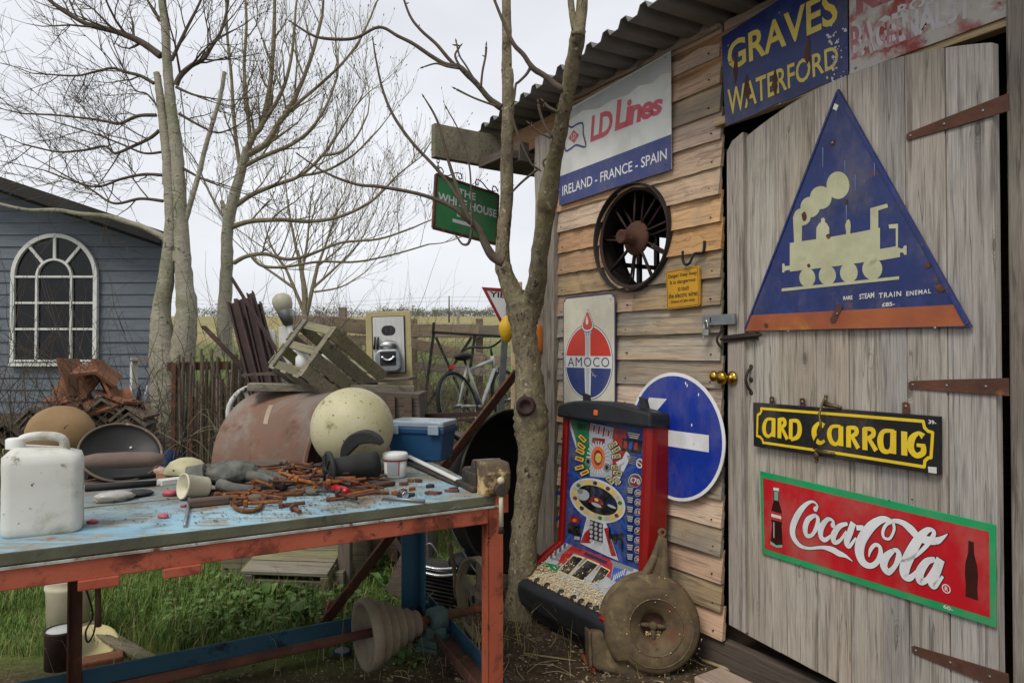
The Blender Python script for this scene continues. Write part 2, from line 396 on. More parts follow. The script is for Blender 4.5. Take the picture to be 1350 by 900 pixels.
M_['bench_blue'] = mk('bench_blue', '#2c5468', '#264a5c', 4, rough=.55, bump=.15, spots=(('#1c2c36', 6, .56, .12), ('#4d3626', 10, .64, .06)))
M_['shed_blue'] = mk('cabin_blue_grey', '#646b73', '#5a6169', 4, rough=.7, bump=.15, stretch=(1, 6, 6), rnd=.06)
M_['whitepaint'] = mk('white_paint', '#d2d2cd', '#c6c6c0', 6, rough=.55, bump=.05)
M_['rubber'] = mk('black_rubber', '#222120', '#191818', 10, rough=.7, bump=.1, spots=(('#3a3632', 8, .62, .15),))
M_['darkglass'] = mk('dark_glass', '#15181b', '#0c0e10', 3, rough=.12, bump=0.06, bscale=4, bdist=.02, spec=.3)
M_['tyre'] = mk('tyre', '#1b1b1b', '#141414', 10, rough=.85, bump=.2)
# ---------------------------------------------------------------- ground
def ground_mat():
    t = NT('ground'); co = t.coords((1, 1, 1), off=False)
    n = t.noise(co, 1.1, 6, .6); f = t.noise(co, 26, 6, .7); v = t.noise(co, 7, 4, .6)
    soil = t.mix(t.ramp(f, .3, .7), C('#3b3128'), C('#5a4c3c'))
    soil = t.mix(t.ramp(t.noise(co, 55, 3, .6), .60, .68), soil, C('#85786a'))
    soil = t.mix(t.ramp(v, .55, .75), soil, C('#2c2620'))
    grass = t.mix(t.ramp(f, .3, .7), C('#46522a'), C('#5f6b38'))
    sx = t.n.new('ShaderNodeSeparateXYZ'); t.l.new(co, sx.inputs[0])
    # soil near the shed and under the bench end, turf elsewhere, edges broken by noise
    edge = t.math('MULTIPLY_ADD', n, 1.6, sx.outputs['X'])
    edge = t.math('MULTIPLY_ADD', sx.outputs['Y'], -.16, edge)
    k = t.ramp(edge, -.32, .12)
    near = t.ramp(t.math('MULTIPLY_ADD', n, .8, sx.outputs['Y']), 3.3, 3.7, 1, 0)
    k = t.math('MAXIMUM', k, near)
    yard = t.ramp(sx.outputs['Y'], 6.2, 7.5, 1, 0)
    k = t.math('MULTIPLY', k, yard)
    colr = t.mix(k, grass, soil)
    far = t.ramp(t.math('MULTIPLY_ADD', n, 20.0, sx.outputs['Y']), 28, 60)
    colr = t.mix(far, colr, t.mix(t.ramp(t.noise(t.coords((.03, .1, 1), off=False), 1.0, 4, .6), .4, .6), C('#94865e'), C('#7d7a52')))
    return t.fin(colr, .95, 0, t.bump(f, .6, .03), .1)
def ground():
    xs = [-600, -300, -150, -80, -40, -20, -12] + [-9 + .3 * i for i in range(55)] + [8, 10, 15, 25, 40, 80, 150, 300, 600]
    ys = [-6, -3, -1] + [.25 * i for i in range(61)] + [17, 20, 25, 30, 40, 60, 90, 130, 200, 300, 420, 600, 1000]
    m = MB(); rg = random.Random(3)
    vs_ = []
    for y in ys:
        for x in xs:
            z = ter(x, y)
            if abs(x) < 6 and 0 < y < 9: z += rg.uniform(-.012, .008)
            vs_.append((x, y, z))
    w = len(xs)
    m.add(vs_, [(j * w + i, j * w + i + 1, (j + 1) * w + i + 1, (j + 1) * w + i) for j in range(len(ys) - 1) for i in range(w - 1)], True)
    tag(m.build('ground', ground_mat(), clean=False), kind='structure')
ground()
# ---------------------------------------------------------------- timber shed
M_['panblack0'] = mk('dark_wheel_iron', '#2a211c', '#1c1714', 8, rough=.7, bump=.3, spots=(('#4a3024', 8, .58, .15),))
SHED = thing('timber_shed', 'weatherboarded timber shed with a corrugated roof and enamel signs hung on it', 'shed', WALL)
WC = hit(WALL, 838, 314); WC = (WC.x, WC.y); WR = .272           # the iron wheel let into the wall
def shed():
    rg = random.Random(11)
    rows = [.13 + .1233 * k for k in range(23)]
    L0, L1 = -1.215, -.005
    hr = WR - .012
    for k, z0 in enumerate(rows):
        z1 = z0 + .145; wob = rg.uniform(-.004, .004)
        if z1 > 2.93: z1 = 2.93
        segs = [(L0, L1, None)]
        if abs((z0 + z1) / 2 - WC[1]) < hr + .07: segs = [(L0, None, -1), (None, L1, 1)]
        for (a, b, side) in segs:
            zs = [z0 + (z1 - z0) * i / 7 for i in range(8)]
            def xb(z):
                d = hr * hr - (z - WC[1]) ** 2
                return WC[0] + side * (math.sqrt(d) if d > 0 else 0.0)
            if side == -1: lo = [a] * 8; hi = [xb(z) for z in zs]
            elif side == 1: lo = [xb(z) for z in zs]; hi = [b + rg.uniform(-.006, .004)] * 8
            else: lo = [a] * 8; hi = [b + rg.uniform(-.006, .004)] * 8
            m = MB(); f = lambda z: .012 + .02 * (1 - (z - z0) / (z1 - z0)) + wob
            nseg = 10; vs_ = []; wv = [rg.uniform(-.0035, .0035) for _ in range(nseg + 1)]; wz = [rg.uniform(-.002, .002) for _ in range(nseg + 1)]
            for i, z in enumerate(zs):
                for j in range(nseg + 1):
                    u = j / nseg; vs_.append((lo[i] * (1 - u) + hi[i] * u, z + (wz[j] if i == 0 else 0), f(z) + wv[j]))
            nf = len(vs_)
            for i, z in enumerate(zs):
                for j in range(nseg + 1):
                    u = j / nseg; vs_.append((lo[i] * (1 - u) + hi[i] * u, z + (wz[j] if i == 0 else 0), f(z) + wv[j] - (.02 if i < 4 else .012)))
            w = nseg + 1; fs = []
            for i in range(7):
                for j in range(nseg):
                    q = (i * w + j, i * w + j + 1, (i + 1) * w + j + 1, (i + 1) * w + j); fs += [q, tuple(x + nf for x in q[::-1])]
                fs += [(i * w, (i + 1) * w, (i + 1) * w + nf, i * w + nf), (i * w + nseg + nf, (i + 1) * w + nseg + nf, (i + 1) * w + nseg, i * w + nseg)]
            for j in range(nseg):
                fs += [(j, j + nf, j + 1 + nf, j + 1), (7 * w + j + 1, 7 * w + j + 1 + nf, 7 * w + j + nf, 7 * w + j)]
            m.add(vs_, fs)
            m.build('board', M_['board_hi'] if z0 > 1.8 and rg.random() < .7 or rg.random() < .32 else M_['board'], SHED, clean=False)
    # boards to the right of the door frame
    for k, z0 in enumerate(rows):
        MB().box((1.75, z0 + .072, .008), (1.1, .143, .016), RX(-4)).build('board', M_['board'], SHED)
    # nails
    nm = MB()
    for k, z0 in enumerate(rows):
        for x in (-1.17, -.62, -.06):
            if abs(x - WC[0]) < .3 and abs(z0 - WC[1]) < .32: continue
            nm.prism(circ(x + rg.uniform(-.01, .01), z0 + .03 + rg.uniform(-.006, .006), .0035, 6), .02, .0325)
    tag(nm.build('nail_heads', M_['rust_dark'], SHED, clean=False), kind='stuff')
    # corner post
    m = MB(); n = 14
    prof = [(-.2, -.06), (-.2, .05), (-.18, .068), (-.09, .064), (-.05, .07), (-.02, .066), (0, .05), (0, -.06)]
    vs_ = []
    for i in range(n + 1):
        z = -.02 + 2.72 * i / n
        for (x, o) in prof: vs_.append((-1.218 + x * (1.12 - .2 * i / n) + rg.uniform(-.005, .005), z, o + rg.uniform(-.005, .004)))
    k = len(prof)
    m.add(vs_, [(i * k + j, i * k + (j + 1) % k, (i + 1) * k + (j + 1) % k, (i + 1) * k + j) for i in range(n) for j in range(k)])
    m.build('corner_post', M_['post'], SHED)
    # sill board under the door and the cladding
    MB().box((.0, .055, -.02), (2.9, .13, .05)).build('sill', M_['darkwood'], SHED, bev=.006)
    # wall plate, barge beam and the short bracket under it
    MB().box((-.1, 2.745, -.005), (3.35, .16, .05)).build('wall_plate', M_['sawn'], SHED, bev=.004)
    MB().box((-1.785, 2.705, .08), (.05, .21, .96)).build('barge_beam', M_['mossy'], SHED, bev=.004)
    MB().box((-1.6, 2.60, -.05), (.32, .05, .6)).box((-1.46, 2.62, .12), (.07, .12, .07)).build('soffit_bracket', M_['darkwood'], SHED, bev=.004)
    # corrugated roof of box ribs, eave a little askew
    m = MB(); pitch = .145; r0, r1 = -1.92, 2.6; x = r0; xs = []
    while x < r1:
        xs += [(x, 0), (x + .055, 0), (x + .075, .034), (x + .115, .034), (x + .135, 0)]; x += pitch
    ev = lambda x: .19 + .135 * (x + 1.75) + .0
    vs_ = []
    sl = .013
    offs = [1.0, .66, .33, 0, -.6, -1.4, -2.5]
    for q in offs:
        for (x, h) in xs:
            o = ev(x) * q if q > 0 else q
            vs_.append((x, 2.868 + h - .04 * max(0, o), o))
    w = len(xs)
    m.add(vs_, [(j * w + i, j * w + i + 1, (j + 1) * w + i + 1, (j + 1) * w + i) for j in range(len(offs) - 1) for i in range(w - 1)])
    o = m.build('roof_sheet', M_['rib'], SHED); s = o.modifiers.new('t', 'SOLIDIFY'); s.thickness = .003
    # inside: floor, side walls and a back wall with a window the wheel looks through
    B = -2.3
    inv = WALL.inverted(); e = inv @ EYE
    def side_hit(px, py):
        d = inv.to_3x3() @ ray(px, py); k = (-1.30 - e.x) / d.x; return e + d * k
    a, b = side_hit(819, 306), side_hit(888, 396)
    o0, o1, z0, z1 = max(B + .1, b.z), a.z, b.y, a.y
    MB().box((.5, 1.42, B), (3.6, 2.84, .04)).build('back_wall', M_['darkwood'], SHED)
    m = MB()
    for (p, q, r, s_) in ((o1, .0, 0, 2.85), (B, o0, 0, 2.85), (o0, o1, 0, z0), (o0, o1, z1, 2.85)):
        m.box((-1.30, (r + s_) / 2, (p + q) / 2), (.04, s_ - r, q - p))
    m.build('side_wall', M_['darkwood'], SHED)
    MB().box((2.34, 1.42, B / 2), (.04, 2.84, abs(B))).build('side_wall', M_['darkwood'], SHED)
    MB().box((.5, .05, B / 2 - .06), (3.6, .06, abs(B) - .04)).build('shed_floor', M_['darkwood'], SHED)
    m = MB()
    for i in range(1, 3): m.box((-1.3, (z0 + z1) / 2, o0 + (o1 - o0) * i / 3), (.03, z1 - z0, .025))
    m.box((-1.301, (z0 + z1) / 2, (o0 + o1) / 2), (.03, .025, o1 - o0))
    m.build('window_bars', M_['darkwood'], SHED)
    # head board over the door, lining the dark opening, and the battens behind the signs
    MB().box((.55, 2.42, .02), (1.15, .035, .05)).build('head_batten', M_['palewood'], SHED, bev=.003)
    MB().box((.62, 2.66, .005), (1.22, .42, .02)).build('head_board', M_['sawn'], SHED, bev=.003)
    MB().box((1.18, 1.3, .02), (.1, 2.7, .1)).build('door_post', M_['post'], SHED, bev=.005)
shed()

# the spoked wheel used as a porthole
def porthole():
    t = thing('porthole_wheel', 'round rusty iron wheel with paired spokes let into the boards as a porthole', 'wheel', WALL @ T((WC[0], WC[1], 0)))
    m = MB(); m.lathe([(WR + .004, -.16), (WR + .006, .05), (WR + .002, .056), (WR - .004, .05), (WR - .006, -.16), (WR + .004, -.16)], 48)
    m.build('rim', M_['panblack0'], t)
    m = MB(); m.lathe([(WR - .013, .01), (WR - .03, .012), (WR - .03, .02), (WR - .013, .022)], 48); m.build('rim_flange', M_['rust_dark'], t)
    hub = MB(); hub.lathe([(0.001, .10), (.022, .10), (.034, .105), (.036, .10), (.038, .03), (.055, .015), (.085, .005), (.09, -.004), (.085, -.015), (.04, -.02), (.036, -.10), (.0, -.10)], 28)
    hub.build('hub', M_['rust'], t)
    for i in range(9):
        for sgn in (-1, 1):
            a0 = R(40 * i + 12 + sgn * 9); a1 = R(40 * i + 12 + sgn * 2.5); zf = .0 if sgn > 0 else -.03
            m = MB(); m.tube([(.07 * math.cos(a0), .07 * math.sin(a0), zf), ((WR - .012) * math.cos(a1), (WR - .012) * math.sin(a1), -.06 if sgn < 0 else -.02)], .0065, 6)
            m.build('spoke', M_['rust_dark'], t)
porthole()

# ---------------------------------------------------------------- door of the shed
DOOR_L = WALL.inverted() @ DOOR
def door():
    rg = random.Random(5)
    d = bpy.data.objects.new('door', None); col.objects.link(d); d.parent = SHED; d.matrix_local = DOOR_L
    H = lambda x: 2.405 - .085 * ((x - .52) / .52) ** 2
    xs = [0.0, .158, .262, .345, .50, .585, .70, .835, .95, 1.075]
    px = [1027, 1075, 1118, 1160, 1195, 1248]
    xs = [.0] + [hit(DOOR, p, 300).x for p in px] + [1.06]
    for i in range(len(xs) - 1):
        a, b = xs[i] + .0012, xs[i + 1] - .0012; n = 5
        top = [(a + (b - a) * j / n, H(a + (b - a) * j / n)) for j in range(n + 1)]
        po = rg.uniform(-.003, .003)
        m = MB(); m.prism([(a, .19 + rg.uniform(-.002, .002)), (b, .19)] + top[::-1], -.03 + po, .002 + po)
        m.build('plank', M_['doorplank'], d, bev=.0025, seg=1)
    # closing strip that lies in the plane of the wall
    L = WALL; m = MB(); k = DOOR_L.inverted()
    q0, q1 = hit(WALL, 958, 400, .035), hit(WALL, 979.5, 400, .035)
    zt0, zt1 = 2.33, 2.335
    m.m = k; m.prism([(q0.x, .215), (q1.x, .205), (q1.x, 2.345), (q0.x + .03, 2.32), (q0.x, 2.28)], -.01, .032)
    m.build('closing_strip', M_['doorplank'], d, bev=.004)
    # strap hinges
    for (pl, pyl, pyr) in ((1195, 181, 150), (1198, 507, 509), (1202, 855, 885)):
        a, b = hit(DOOR, pl, pyl, .008), hit(DOOR, 1330, pyl + (pyr - pyl) * 1.5, .008)
        ca = V((a.x, a.y, 0)); cb = V((b.x, b.y, 0)); x = (cb - ca).normalized(); y = V((-x.y, x.x, 0)); L_ = (cb - ca).length
        m = MB(); m.m = MAT(x, y, (0, 0, 1), ca)
        m.prism([(0, -.008), (.008, -.013), (L_ * .4, -.019), (L_, -.026), (L_, .026), (L_ * .4, .019), (.008, .013), (0, .008)], .005, .0095)
        h = m.build('hinge', M_['rust'], d, bev=.001)
        for u in (.015, .13, .25):
            q = MB(); q.m = MAT(x, y, (0, 0, 1), ca) @ T((u, 0, .0095)); q.lathe([(.0045, -.002), (.0045, .001), (.003, .0022), (.0, .0022)], 10); q.build('screw_head', M_['zinc'], h)
    # pull handle
    q = hit(DOOR, 986, 500, .004); m = MB()
    m.tube(cat([(0, -.05, 0), (-.002, -.035, .015), (0, 0, .03), (-.002, .035, .015), (0, .05, 0)], 4), [.006] * 17, 8)
    m.lathe([(.011, -.002), (.011, .003), (0, .004)], 10)
    m.m = T((0, .055, 0)); m.lathe([(.01, -.003), (.01, .004), (0, .005)], 10); m.m = T((0, -.055, 0)); m.lathe([(.01, -.003), (.01, .004), (0, .005)], 10)
    m.build('pull_handle', M_['oldiron'], d, T((q.x + .02, q.y, .003)))
    # brass knob on its rose, and its neighbour
    for (pxx, pyy, sc) in ((964, 498, 1.0), (951, 496, .8)):
        q = DOOR_L.inverted() @ hit(WALL, pxx, pyy, .04)
        m = MB(); m.m = Matrix.Scale(sc, 4); m.lathe([(.03, -.01), (.03, .0), (.022, .006), (.012, .01), (.012, .028), (.024, .034), (.031, .045), (.03, .056), (.02, .064), (0, .066)], 16, smooth=True)
        m.build('door_knob', M_['brass'], d, T((q.x, q.y, q.z)) @ RY(-8))
    # sliding bolt: bar, keeper
    a = DOOR_L.inverted() @ hit(WALL, 958, 447, .04); b = hit(DOOR, 1000, 442, .01)
    m = MB(); m.bar((a.x - .02, a.y, a.z), (b.x, b.y, .016), .012, .03, (0, 1, 0)); m.tube([(a.x - .03, a.y, a.z + .008), (b.x + .03, b.y + .002, .024)], .006, 8)
    m.tube(cat([(a.x - .03, a.y - .04, a.z - .002), (a.x - .04, a.y - .02, a.z + .012), (a.x - .04, a.y, a.z + .02), (a.x - .035, a.y + .025, a.z + .012), (a.x - .025, a.y + .045, a.z)], 4), .006, 6)
    m.build('sliding_bolt', M_['rust_dark'], d)
    # hasp
    a = hit(WALL, 926, 421, .05); b = hit(WALL, 970, 413, .05)
    m = MB(); m.box(((a.x + b.x) / 2, a.y - .005, .048), (b.x - a.x, .046, .004)); m.box((b.x - .008, a.y - .005, .054), (.014, .046, .008))
    h = m.build('hasp', M_['zinc'], d, DOOR_L.inverted(), bev=.0015)
    q = MB(); q.box(((a.x * .75 + b.x * .25), a.y - .004, .0505), (.006, .022, .002)); q.build('hasp_slot', M_['black'], h)
    pl = thing('padlock', 'small open steel padlock hanging from the hasp of the shed door', 'padlock', WALL @ T((a.x + .025, a.y - .05, .056)))
    m = MB(); m.tube(cat([(-.008, .005, 0), (-.010, .03, 0), (0, .045, 0), (.01, .03, 0), (.012, .012, 0)], 4), .003, 6); m.build('shackle', M_['chrome'], pl)
    m = MB(); m.box((0.003, -.01, 0), (.034, .028, .014)); m.build('body', M_['steel'], pl, bev=.003)
    m = MB(); m.box((-.01, -.036, .004), (.008, .026, .002)); m.tube(cat([(-.01, -.02, .004), (-.018, -.012, .004), (-.01, -.006, .004), (-.004, -.014, .004)], 4, True), .0012, 5, closed=True); m.build('key', M_['steel'], pl)
door()
# doorstep plank
def step():
    p = onz(1010, 893, .07)
    t = thing('doorstep', 'pale wooden doorstep block on the ground below the grey door', 'step', WALL @ T((.09, 0, .22)))
    m = MB(); m.box((.35, .04, .0), (.72, .08, .16)); m.build('plank', M_['sawn'], t, bev=.008)
    tag(t)
step()
# coat hook of bent strap on the boards
def hook():
    q = hit(WALL, 918, 338, .035)
    t = thing('iron_hook', 'bent black iron strap hook screwed on the boards above the yellow sign', 'hook', WALL @ T((q.x, q.y, .034)))
    m = MB(); P = [(-.055, .03, .03), (-.057, .0, .03), (-.05, -.025, .03), (-.035, -.036, .03), (-.018, -.03, .025), (-.008, -.005, .02), (.0, .012, .012), (.022, .012, .008), (.045, .014, .006), (.05, .045, .004), (.05, .065, .003)]
    m.tube(cat(P, 4), .0065, 6); m.build('strap', M_['blacksheet'], t)
hook()
# ---------------------------------------------------------------- signs on the shed
def sign_frame(fr, px, py, off, spin=0):
    q = hit(fr, px, py, off)
    return fr @ T((q.x, q.y, off)) @ RZ(spin)
def loc(fm, px, py, z=0.0):
    """pixel -> x, y on the face of a sign whose frame is fm"""
    n = fm.col[2].xyz; o = fm.col[3].xyz + n * z; d = ray(px, py)
    p = fm.inverted() @ (EYE + d * ((o - EYE).dot(n) / d.dot(n)))
    return (p.x, p.y)
def screws(t, pts, z, mat='zinc', r=.005):
    for (x, y) in pts:
        m = MB(); m.m = T((x, y, z)); m.lathe([(r, -.001), (r, .001), (r * .6, .0022), (0, .0024)], 10); m.build('screw_head', M_[mat], t)

def ld_sign():
    fm = sign_frame(WALL, 811, 190, .045)
    t = thing('ferry_sign', 'white and blue ferry line sign with red lettering under the shed roof', 'sign', fm)
    L = lambda x, y: loc(fm, x, y, .003)
    tl, tr, br, bl = L(738, 150), L(884, 67), L(885, 223), L(737, 271)
    ml, mr = L(737, 233), L(885, 177)
    x0, x1 = bl[0], br[0]
    m = MB(); m.prism([tl, tr, br, bl], -.002, .002); m.build('panel', M_['white'], t, bev=.0006, seg=1)
    m = MB(); m.plate([ml, bl, br, mr], .0024); m.build('blue_band', M_['ldblue'], t)
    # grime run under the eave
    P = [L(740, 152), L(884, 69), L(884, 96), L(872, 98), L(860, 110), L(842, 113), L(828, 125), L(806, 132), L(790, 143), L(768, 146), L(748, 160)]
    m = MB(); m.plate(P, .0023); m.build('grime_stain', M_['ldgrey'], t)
    Z = lambda zx, zy: L(740 + zx / 5.625, 120 + zy / 5.625)
    def q4(a, b, c, d): return (Z(*a), Z(*b), Z(*c), Z(*d))
    lettering('LD', M_['ldred'], t, None, .003, .03, .0, q4((228, 185), (388, 130), (372, 318), (214, 382)), spacing=.9)
    lettering('Lines', M_['ldred'], t, None, .0032, .035, .12, q4((400, 70), (755, 5), (748, 165), (396, 302)), spacing=.88)
    lettering('IRELAND - FRANCE - SPAIN', M_['signwhite'], t, None, .003, .01, 0, q4((8, 705), (782, 425), (782, 505), (8, 778)))
    m = MB()
    for i, (a, b) in enumerate((((30, 272, ), (60, 268)), )): pass
    fl = [(32, 250), (75, 270), (120, 245), (158, 243), (163, 320), (180, 412), (110, 402), (70, 428), (30, 440), (22, 330)]
    m.stroke([(*Z(*p), .012) for p in fl], .003, 5, True); m.build('flag_outline', M_['ldblue'], t)
    m = MB(); m.plate([Z(90, 288), Z(130, 325), Z(95, 388), Z(52, 352)], .003); m.build('flag_diamond', M_['ldred'], t)
    lettering('LD', M_['signwhite'], t, None, .0036, 0, 0, q4((76, 325), (106, 312), (106, 350), (76, 363)))
    screws(t, [L(744, 164), L(877, 76), L(877, 217), L(800, 245), L(797, 112)], .002, 'rust', .004)
ld_sign()

def graves():
    fm = sign_frame(WALL, 1036, 90, .05)
    t = thing('blue_enamel_sign', 'rusting navy enamel sign with cream yellow letters over the shed door', 'sign', fm)
    L = lambda x, y: loc(fm, x, y, .003)
    bl, br = L(957, 166), L(1118, 98); h = .50
    tl, tr = L(951, 49), (br[0], br[1] + .44)
    P = [tl, tr, br] + [((br[0] * (1 - k) + bl[0] * k), br[1] * (1 - k) + bl[1] * k + random.Random(i).uniform(-.004, .004)) for i, k in enumerate((.2, .4, .55, .7, .85))] + [bl, (bl[0] - .006, bl[1] + .03), ((bl[0] + tl[0]) / 2 - .003, (bl[1] + tl[1]) / 2)]
    m = MB(); m.prism(P, -.002, .002); m.build('panel', M_['navy'], t)
    Z = lambda zx, zy: L(975 + zx / 3, zy / 3)
    def q4(*a): return tuple(Z(*p) for p in a)
    lettering('GRAVES', M_['yellowletter'], t, None, .003, .02, 0, q4((-50, 175), (385, -55), (388, 90), (-45, 285)))
    lettering('WATERFORD', M_['yellowletter'], t, None, .003, .012, 0, q4((-48, 355), (388, 175), (392, 262), (-45, 460)))
    # rust runs
    rg = random.Random(4); m = MB()
    for c in ((955 + 15, 90), (985, 120), (1022, 110), (1065, 70)):
        P = []
        for i in range(11):
            a = 2 * math.pi * i / 11; P.append(L(c[0] + rg.uniform(2, 5) * math.cos(a), c[1] + rg.uniform(6, 26) * math.sin(a)))
        m.plate(P, .0036)
    for c, r in (((1100, 60), 9), ((1108, 40), 7), ((1106, 80), 8), ((1095, 90), 6), ((1112, 25), 5)):
        pass
    tag(m.build('rust_stain', M_['rust'], t), kind='stuff')
    m = MB()
    for i in range(46):
        cx, cy, r = 1102 + rg.gauss(0, 7), 62 + rg.gauss(0, 22), rg.uniform(.6, 2.4)
        m.plate([L(cx + r * rg.uniform(.6, 1.2) * math.cos(2 * math.pi * k / 7), cy + r * rg.uniform(.6, 1.4) * math.sin(2 * math.pi * k / 7)) for k in range(7)], .0038 + i * .00002)
    tag(m.build('bare_chips', M_['greywhite'], t, clean=False), kind='stuff')
    screws(t, [L(1028, 137), L(1027, 17), L(960, 60), L(1112, 95)], .002)
    # second board
    fm2 = sign_frame(WALL, 1200, 50, .056)
    t = thing('faded_sign', 'flaking red and white painted sign at the top of the shed door', 'sign', fm2)
    L2 = lambda x, y: loc(fm2, x, y, .003)
    bl = L2(1120, 98); br = L2(1350, 6); br = (bl[0] + .72, bl[1] + .012)
    m = MB(); m.prism([(bl[0], bl[1] + .46), (br[0], br[1] + .46), br, bl], -.003, .002); m.build('panel', M_['flakered'], t)
    Z = lambda zx, zy: L2(1150 + zx / 7.504, zy / 7.504)
    def q5(*a): return tuple(Z(*p) for p in a)
    lettering('BAGENALST', M_['greywhite'], t, None, .003, .03, 0, q5((-205, 250), (1000, -90), (1000, 160), (-205, 590)), spacing=.9)
    lettering('BAGEN', M_['palered'], t, None, .0034, .02, 0, q5((-215, 262), (380, 155), (380, 400), (-215, 602)), spacing=.9)
    lettering('ROSS', M_['greywhite'], t, None, .003, .03, 0, q5((250, 60), (720, -130), (720, -20), (250, 170)))
    lettering('KE', M_['cokered'] if False else M_['palered'], t, None, .003, .05, 0, q5((-160, -160), (250, -330), (250, -20), (-160, 150)))
    screws(t, [L2(1128, 90), L2(1128, 20), L2(1220, 55)], .002)
graves()

def amoco():
    fm = sign_frame(WALL, 776, 462, .045)
    t = thing('amoco_sign', 'tall white enamel sign with a red torch roundel above the fruit machine', 'sign', fm)
    t.name = 'torch_sign'
    L = lambda x, y: loc(fm, x, y, .003)
    x0, x1 = L(742, 465)[0], L(811, 465)[0]; y1 = L(776, 389)[1]; y0 = y1 - .70
    m = MB(); m.prism(rrect(x0, x1, y0, y1, .04), -.003, .001); m.build('panel', M_['navy'], t, bev=.001)
    m = MB(); m.prism(rrect(x0 + .008, x1 - .008, y0 + .008, y1 - .008, .034), .001, .0016); m.build('face', M_['cream_enamel'], t)
    cx = (x0 + x1) / 2; cy = L(776, 477)[1]; r = (x1 - x0) * .46
    def seg(a0, a1, rr, n=20): return circ(cx, cy, rr, n, a0=a0, a1=a1)
    m = MB(); m.plate(circ(cx, cy, r, 40), .002); m.build('roundel_line', M_['navy_flat'], t)
    m = MB(); m.plate(circ(cx, cy, r - .004, 40), .0024); m.build('roundel', M_['white'], t)
    R1 = r - .012; ym = .033; am = math.degrees(math.asin(ym / R1)); sw = .022
    for sgn, mat, nm in ((1, 'amocored', 'red_field'), (-1, 'navy_flat', 'navy_field')):
        for side in (-1, 1):
            P = []
            aa = math.degrees(math.acos(sw / R1))
            for i in range(13):
                a = am + (aa - am) * i / 12; P.append((cx + side * R1 * math.cos(R(a)), cy + sgn * R1 * math.sin(R(a))))
            P.append((cx + side * sw * (1.3 if sgn < 0 else 1), cy + sgn * ym))
            m = MB(); m.plate(P, .0028); m.build(nm, M_[mat], t)
    m = MB(); m.prism([(cx - .011, cy + ym + .0), (cx + .011, cy + ym), (cx + .014, cy + r * .66), (cx - .014, cy + r * .66)], .0026, .003)
    m.prism([(cx - .014, cy - ym), (cx + .014, cy - ym), (cx + .014, cy - R1 * .98), (cx - .014, cy - R1 * .98)], .0026, .003); m.build('torch_handle', M_['ldgrey'], t)
    m = MB(); m.plate([(cx - .034, cy + r * .86), (cx + .034, cy + r * .86), (cx + .024, cy + r * .66), (cx - .024, cy + r * .66)], .0031); m.build('torch_cup', M_['white'], t)
    m = MB(); m.plate([(cx - .034, cy + r * .86), (cx + .034, cy + r * .86), (cx + .034, cy + r * .80), (cx - .034, cy + r * .80)], .0034)
    for i in range(4): x = cx - .022 + .0145 * i; m.plate([(x - .003, cy + r * .78), (x + .003, cy + r * .78), (x + .002, cy + r * .67), (x - .002, cy + r * .67)], .0034)
    m.build('torch_flutes', M_['navy_flat'], t)
    fl = [(0, .125), (.014, .09), (.027, .055), (.03, .03), (.022, .008), (0, .0), (-.022, .008), (-.03, .03), (-.027, .055), (-.014, .09)]
    fy = cy + r * .90
    for k, z, mt, nm in ((1.25, .0036, 'navy_flat', 'flame_line'), (1.17, .0039, 'white', 'flame_edge'), (1.0, .0042, 'amocored', 'flame')):
        m = MB(); m.plate(cat([(cx + a * k * 1.35, fy - .012 + (b * .82 - .05) * k + .05) for a, b in fl], 3, True), z); m.build(nm, M_[mt], t)
    m = MB(); m.plate(cat([(cx + a * .4 - .004, fy + (b - .05) * .4 + .038) for a, b in fl], 3, True), .0045); m.build('flame_gleam', M_['white'], t)
    lettering('AMOCO', M_['navy_flat'], t, (cx - r * .86, cx + r * .86, cy - .026, cy + .026), .0031, 0, 0, spacing=1.15)
    rg = random.Random(8)
    m = MB(); m.stroke([(cx + .03, cy - .055, .002), (cx + .045, cy - .06, .002), (cx + .04, cy - .075, .002), (cx + .055, cy - .066, .002), (cx + .06, cy - .08, .002), (cx + .075, cy - .07, .002)], .0034, 4); m.build('chalk_mark', M_['white'], t)
    screws(t, [(x0 + .02, y1 - .02), (x1 - .02, y1 - .02)], .001, 'rust', .004)
amoco()

def keep_left():
    fm = sign_frame(WALL, 889, 575, .055)
    t = thing('arrow_sign', 'round blue traffic sign with a white arrow leaning on the boards', 'sign', fm)
    r = .30
    m = MB(); m.prism(circ(0, 0, r, 64), -.004, .001); m.build('rim', M_['signwhite'], t, bev=.001)
    m = MB(); m.plate(circ(0, 0, r - .016, 64), .0016); m.build('face', M_['signblue'], t)
    L = lambda x, y: loc(fm, x, y, .002)
    # arrow: shaft and two barbs, pointing left
    cy = L(880, 577)[1]; xr = .21; h = .038
    m = MB(); m.plate([(xr, cy - h), (xr, cy + h), (-.10, cy + h), (-.145, cy + h + .055), (-.045, cy + .185), (-.115 - .05, cy + .185), (-.255, cy), (-.165, cy - .185), (-.045, cy - .185), (-.145, cy - h - .055), (-.10, cy - h)], .0022)
    m.build('arrow', M_['signwhite'], t)
    m = MB()
    for (x, y) in ((L(904, 505)), (L(906, 508)), (L(912, 560)), (L(921, 520))): m.plate(circ(x, y, .004, 6, .008), .0026)
    tag(m.build('scuff', M_['signwhite'], t, clean=False), kind='stuff')
keep_left()

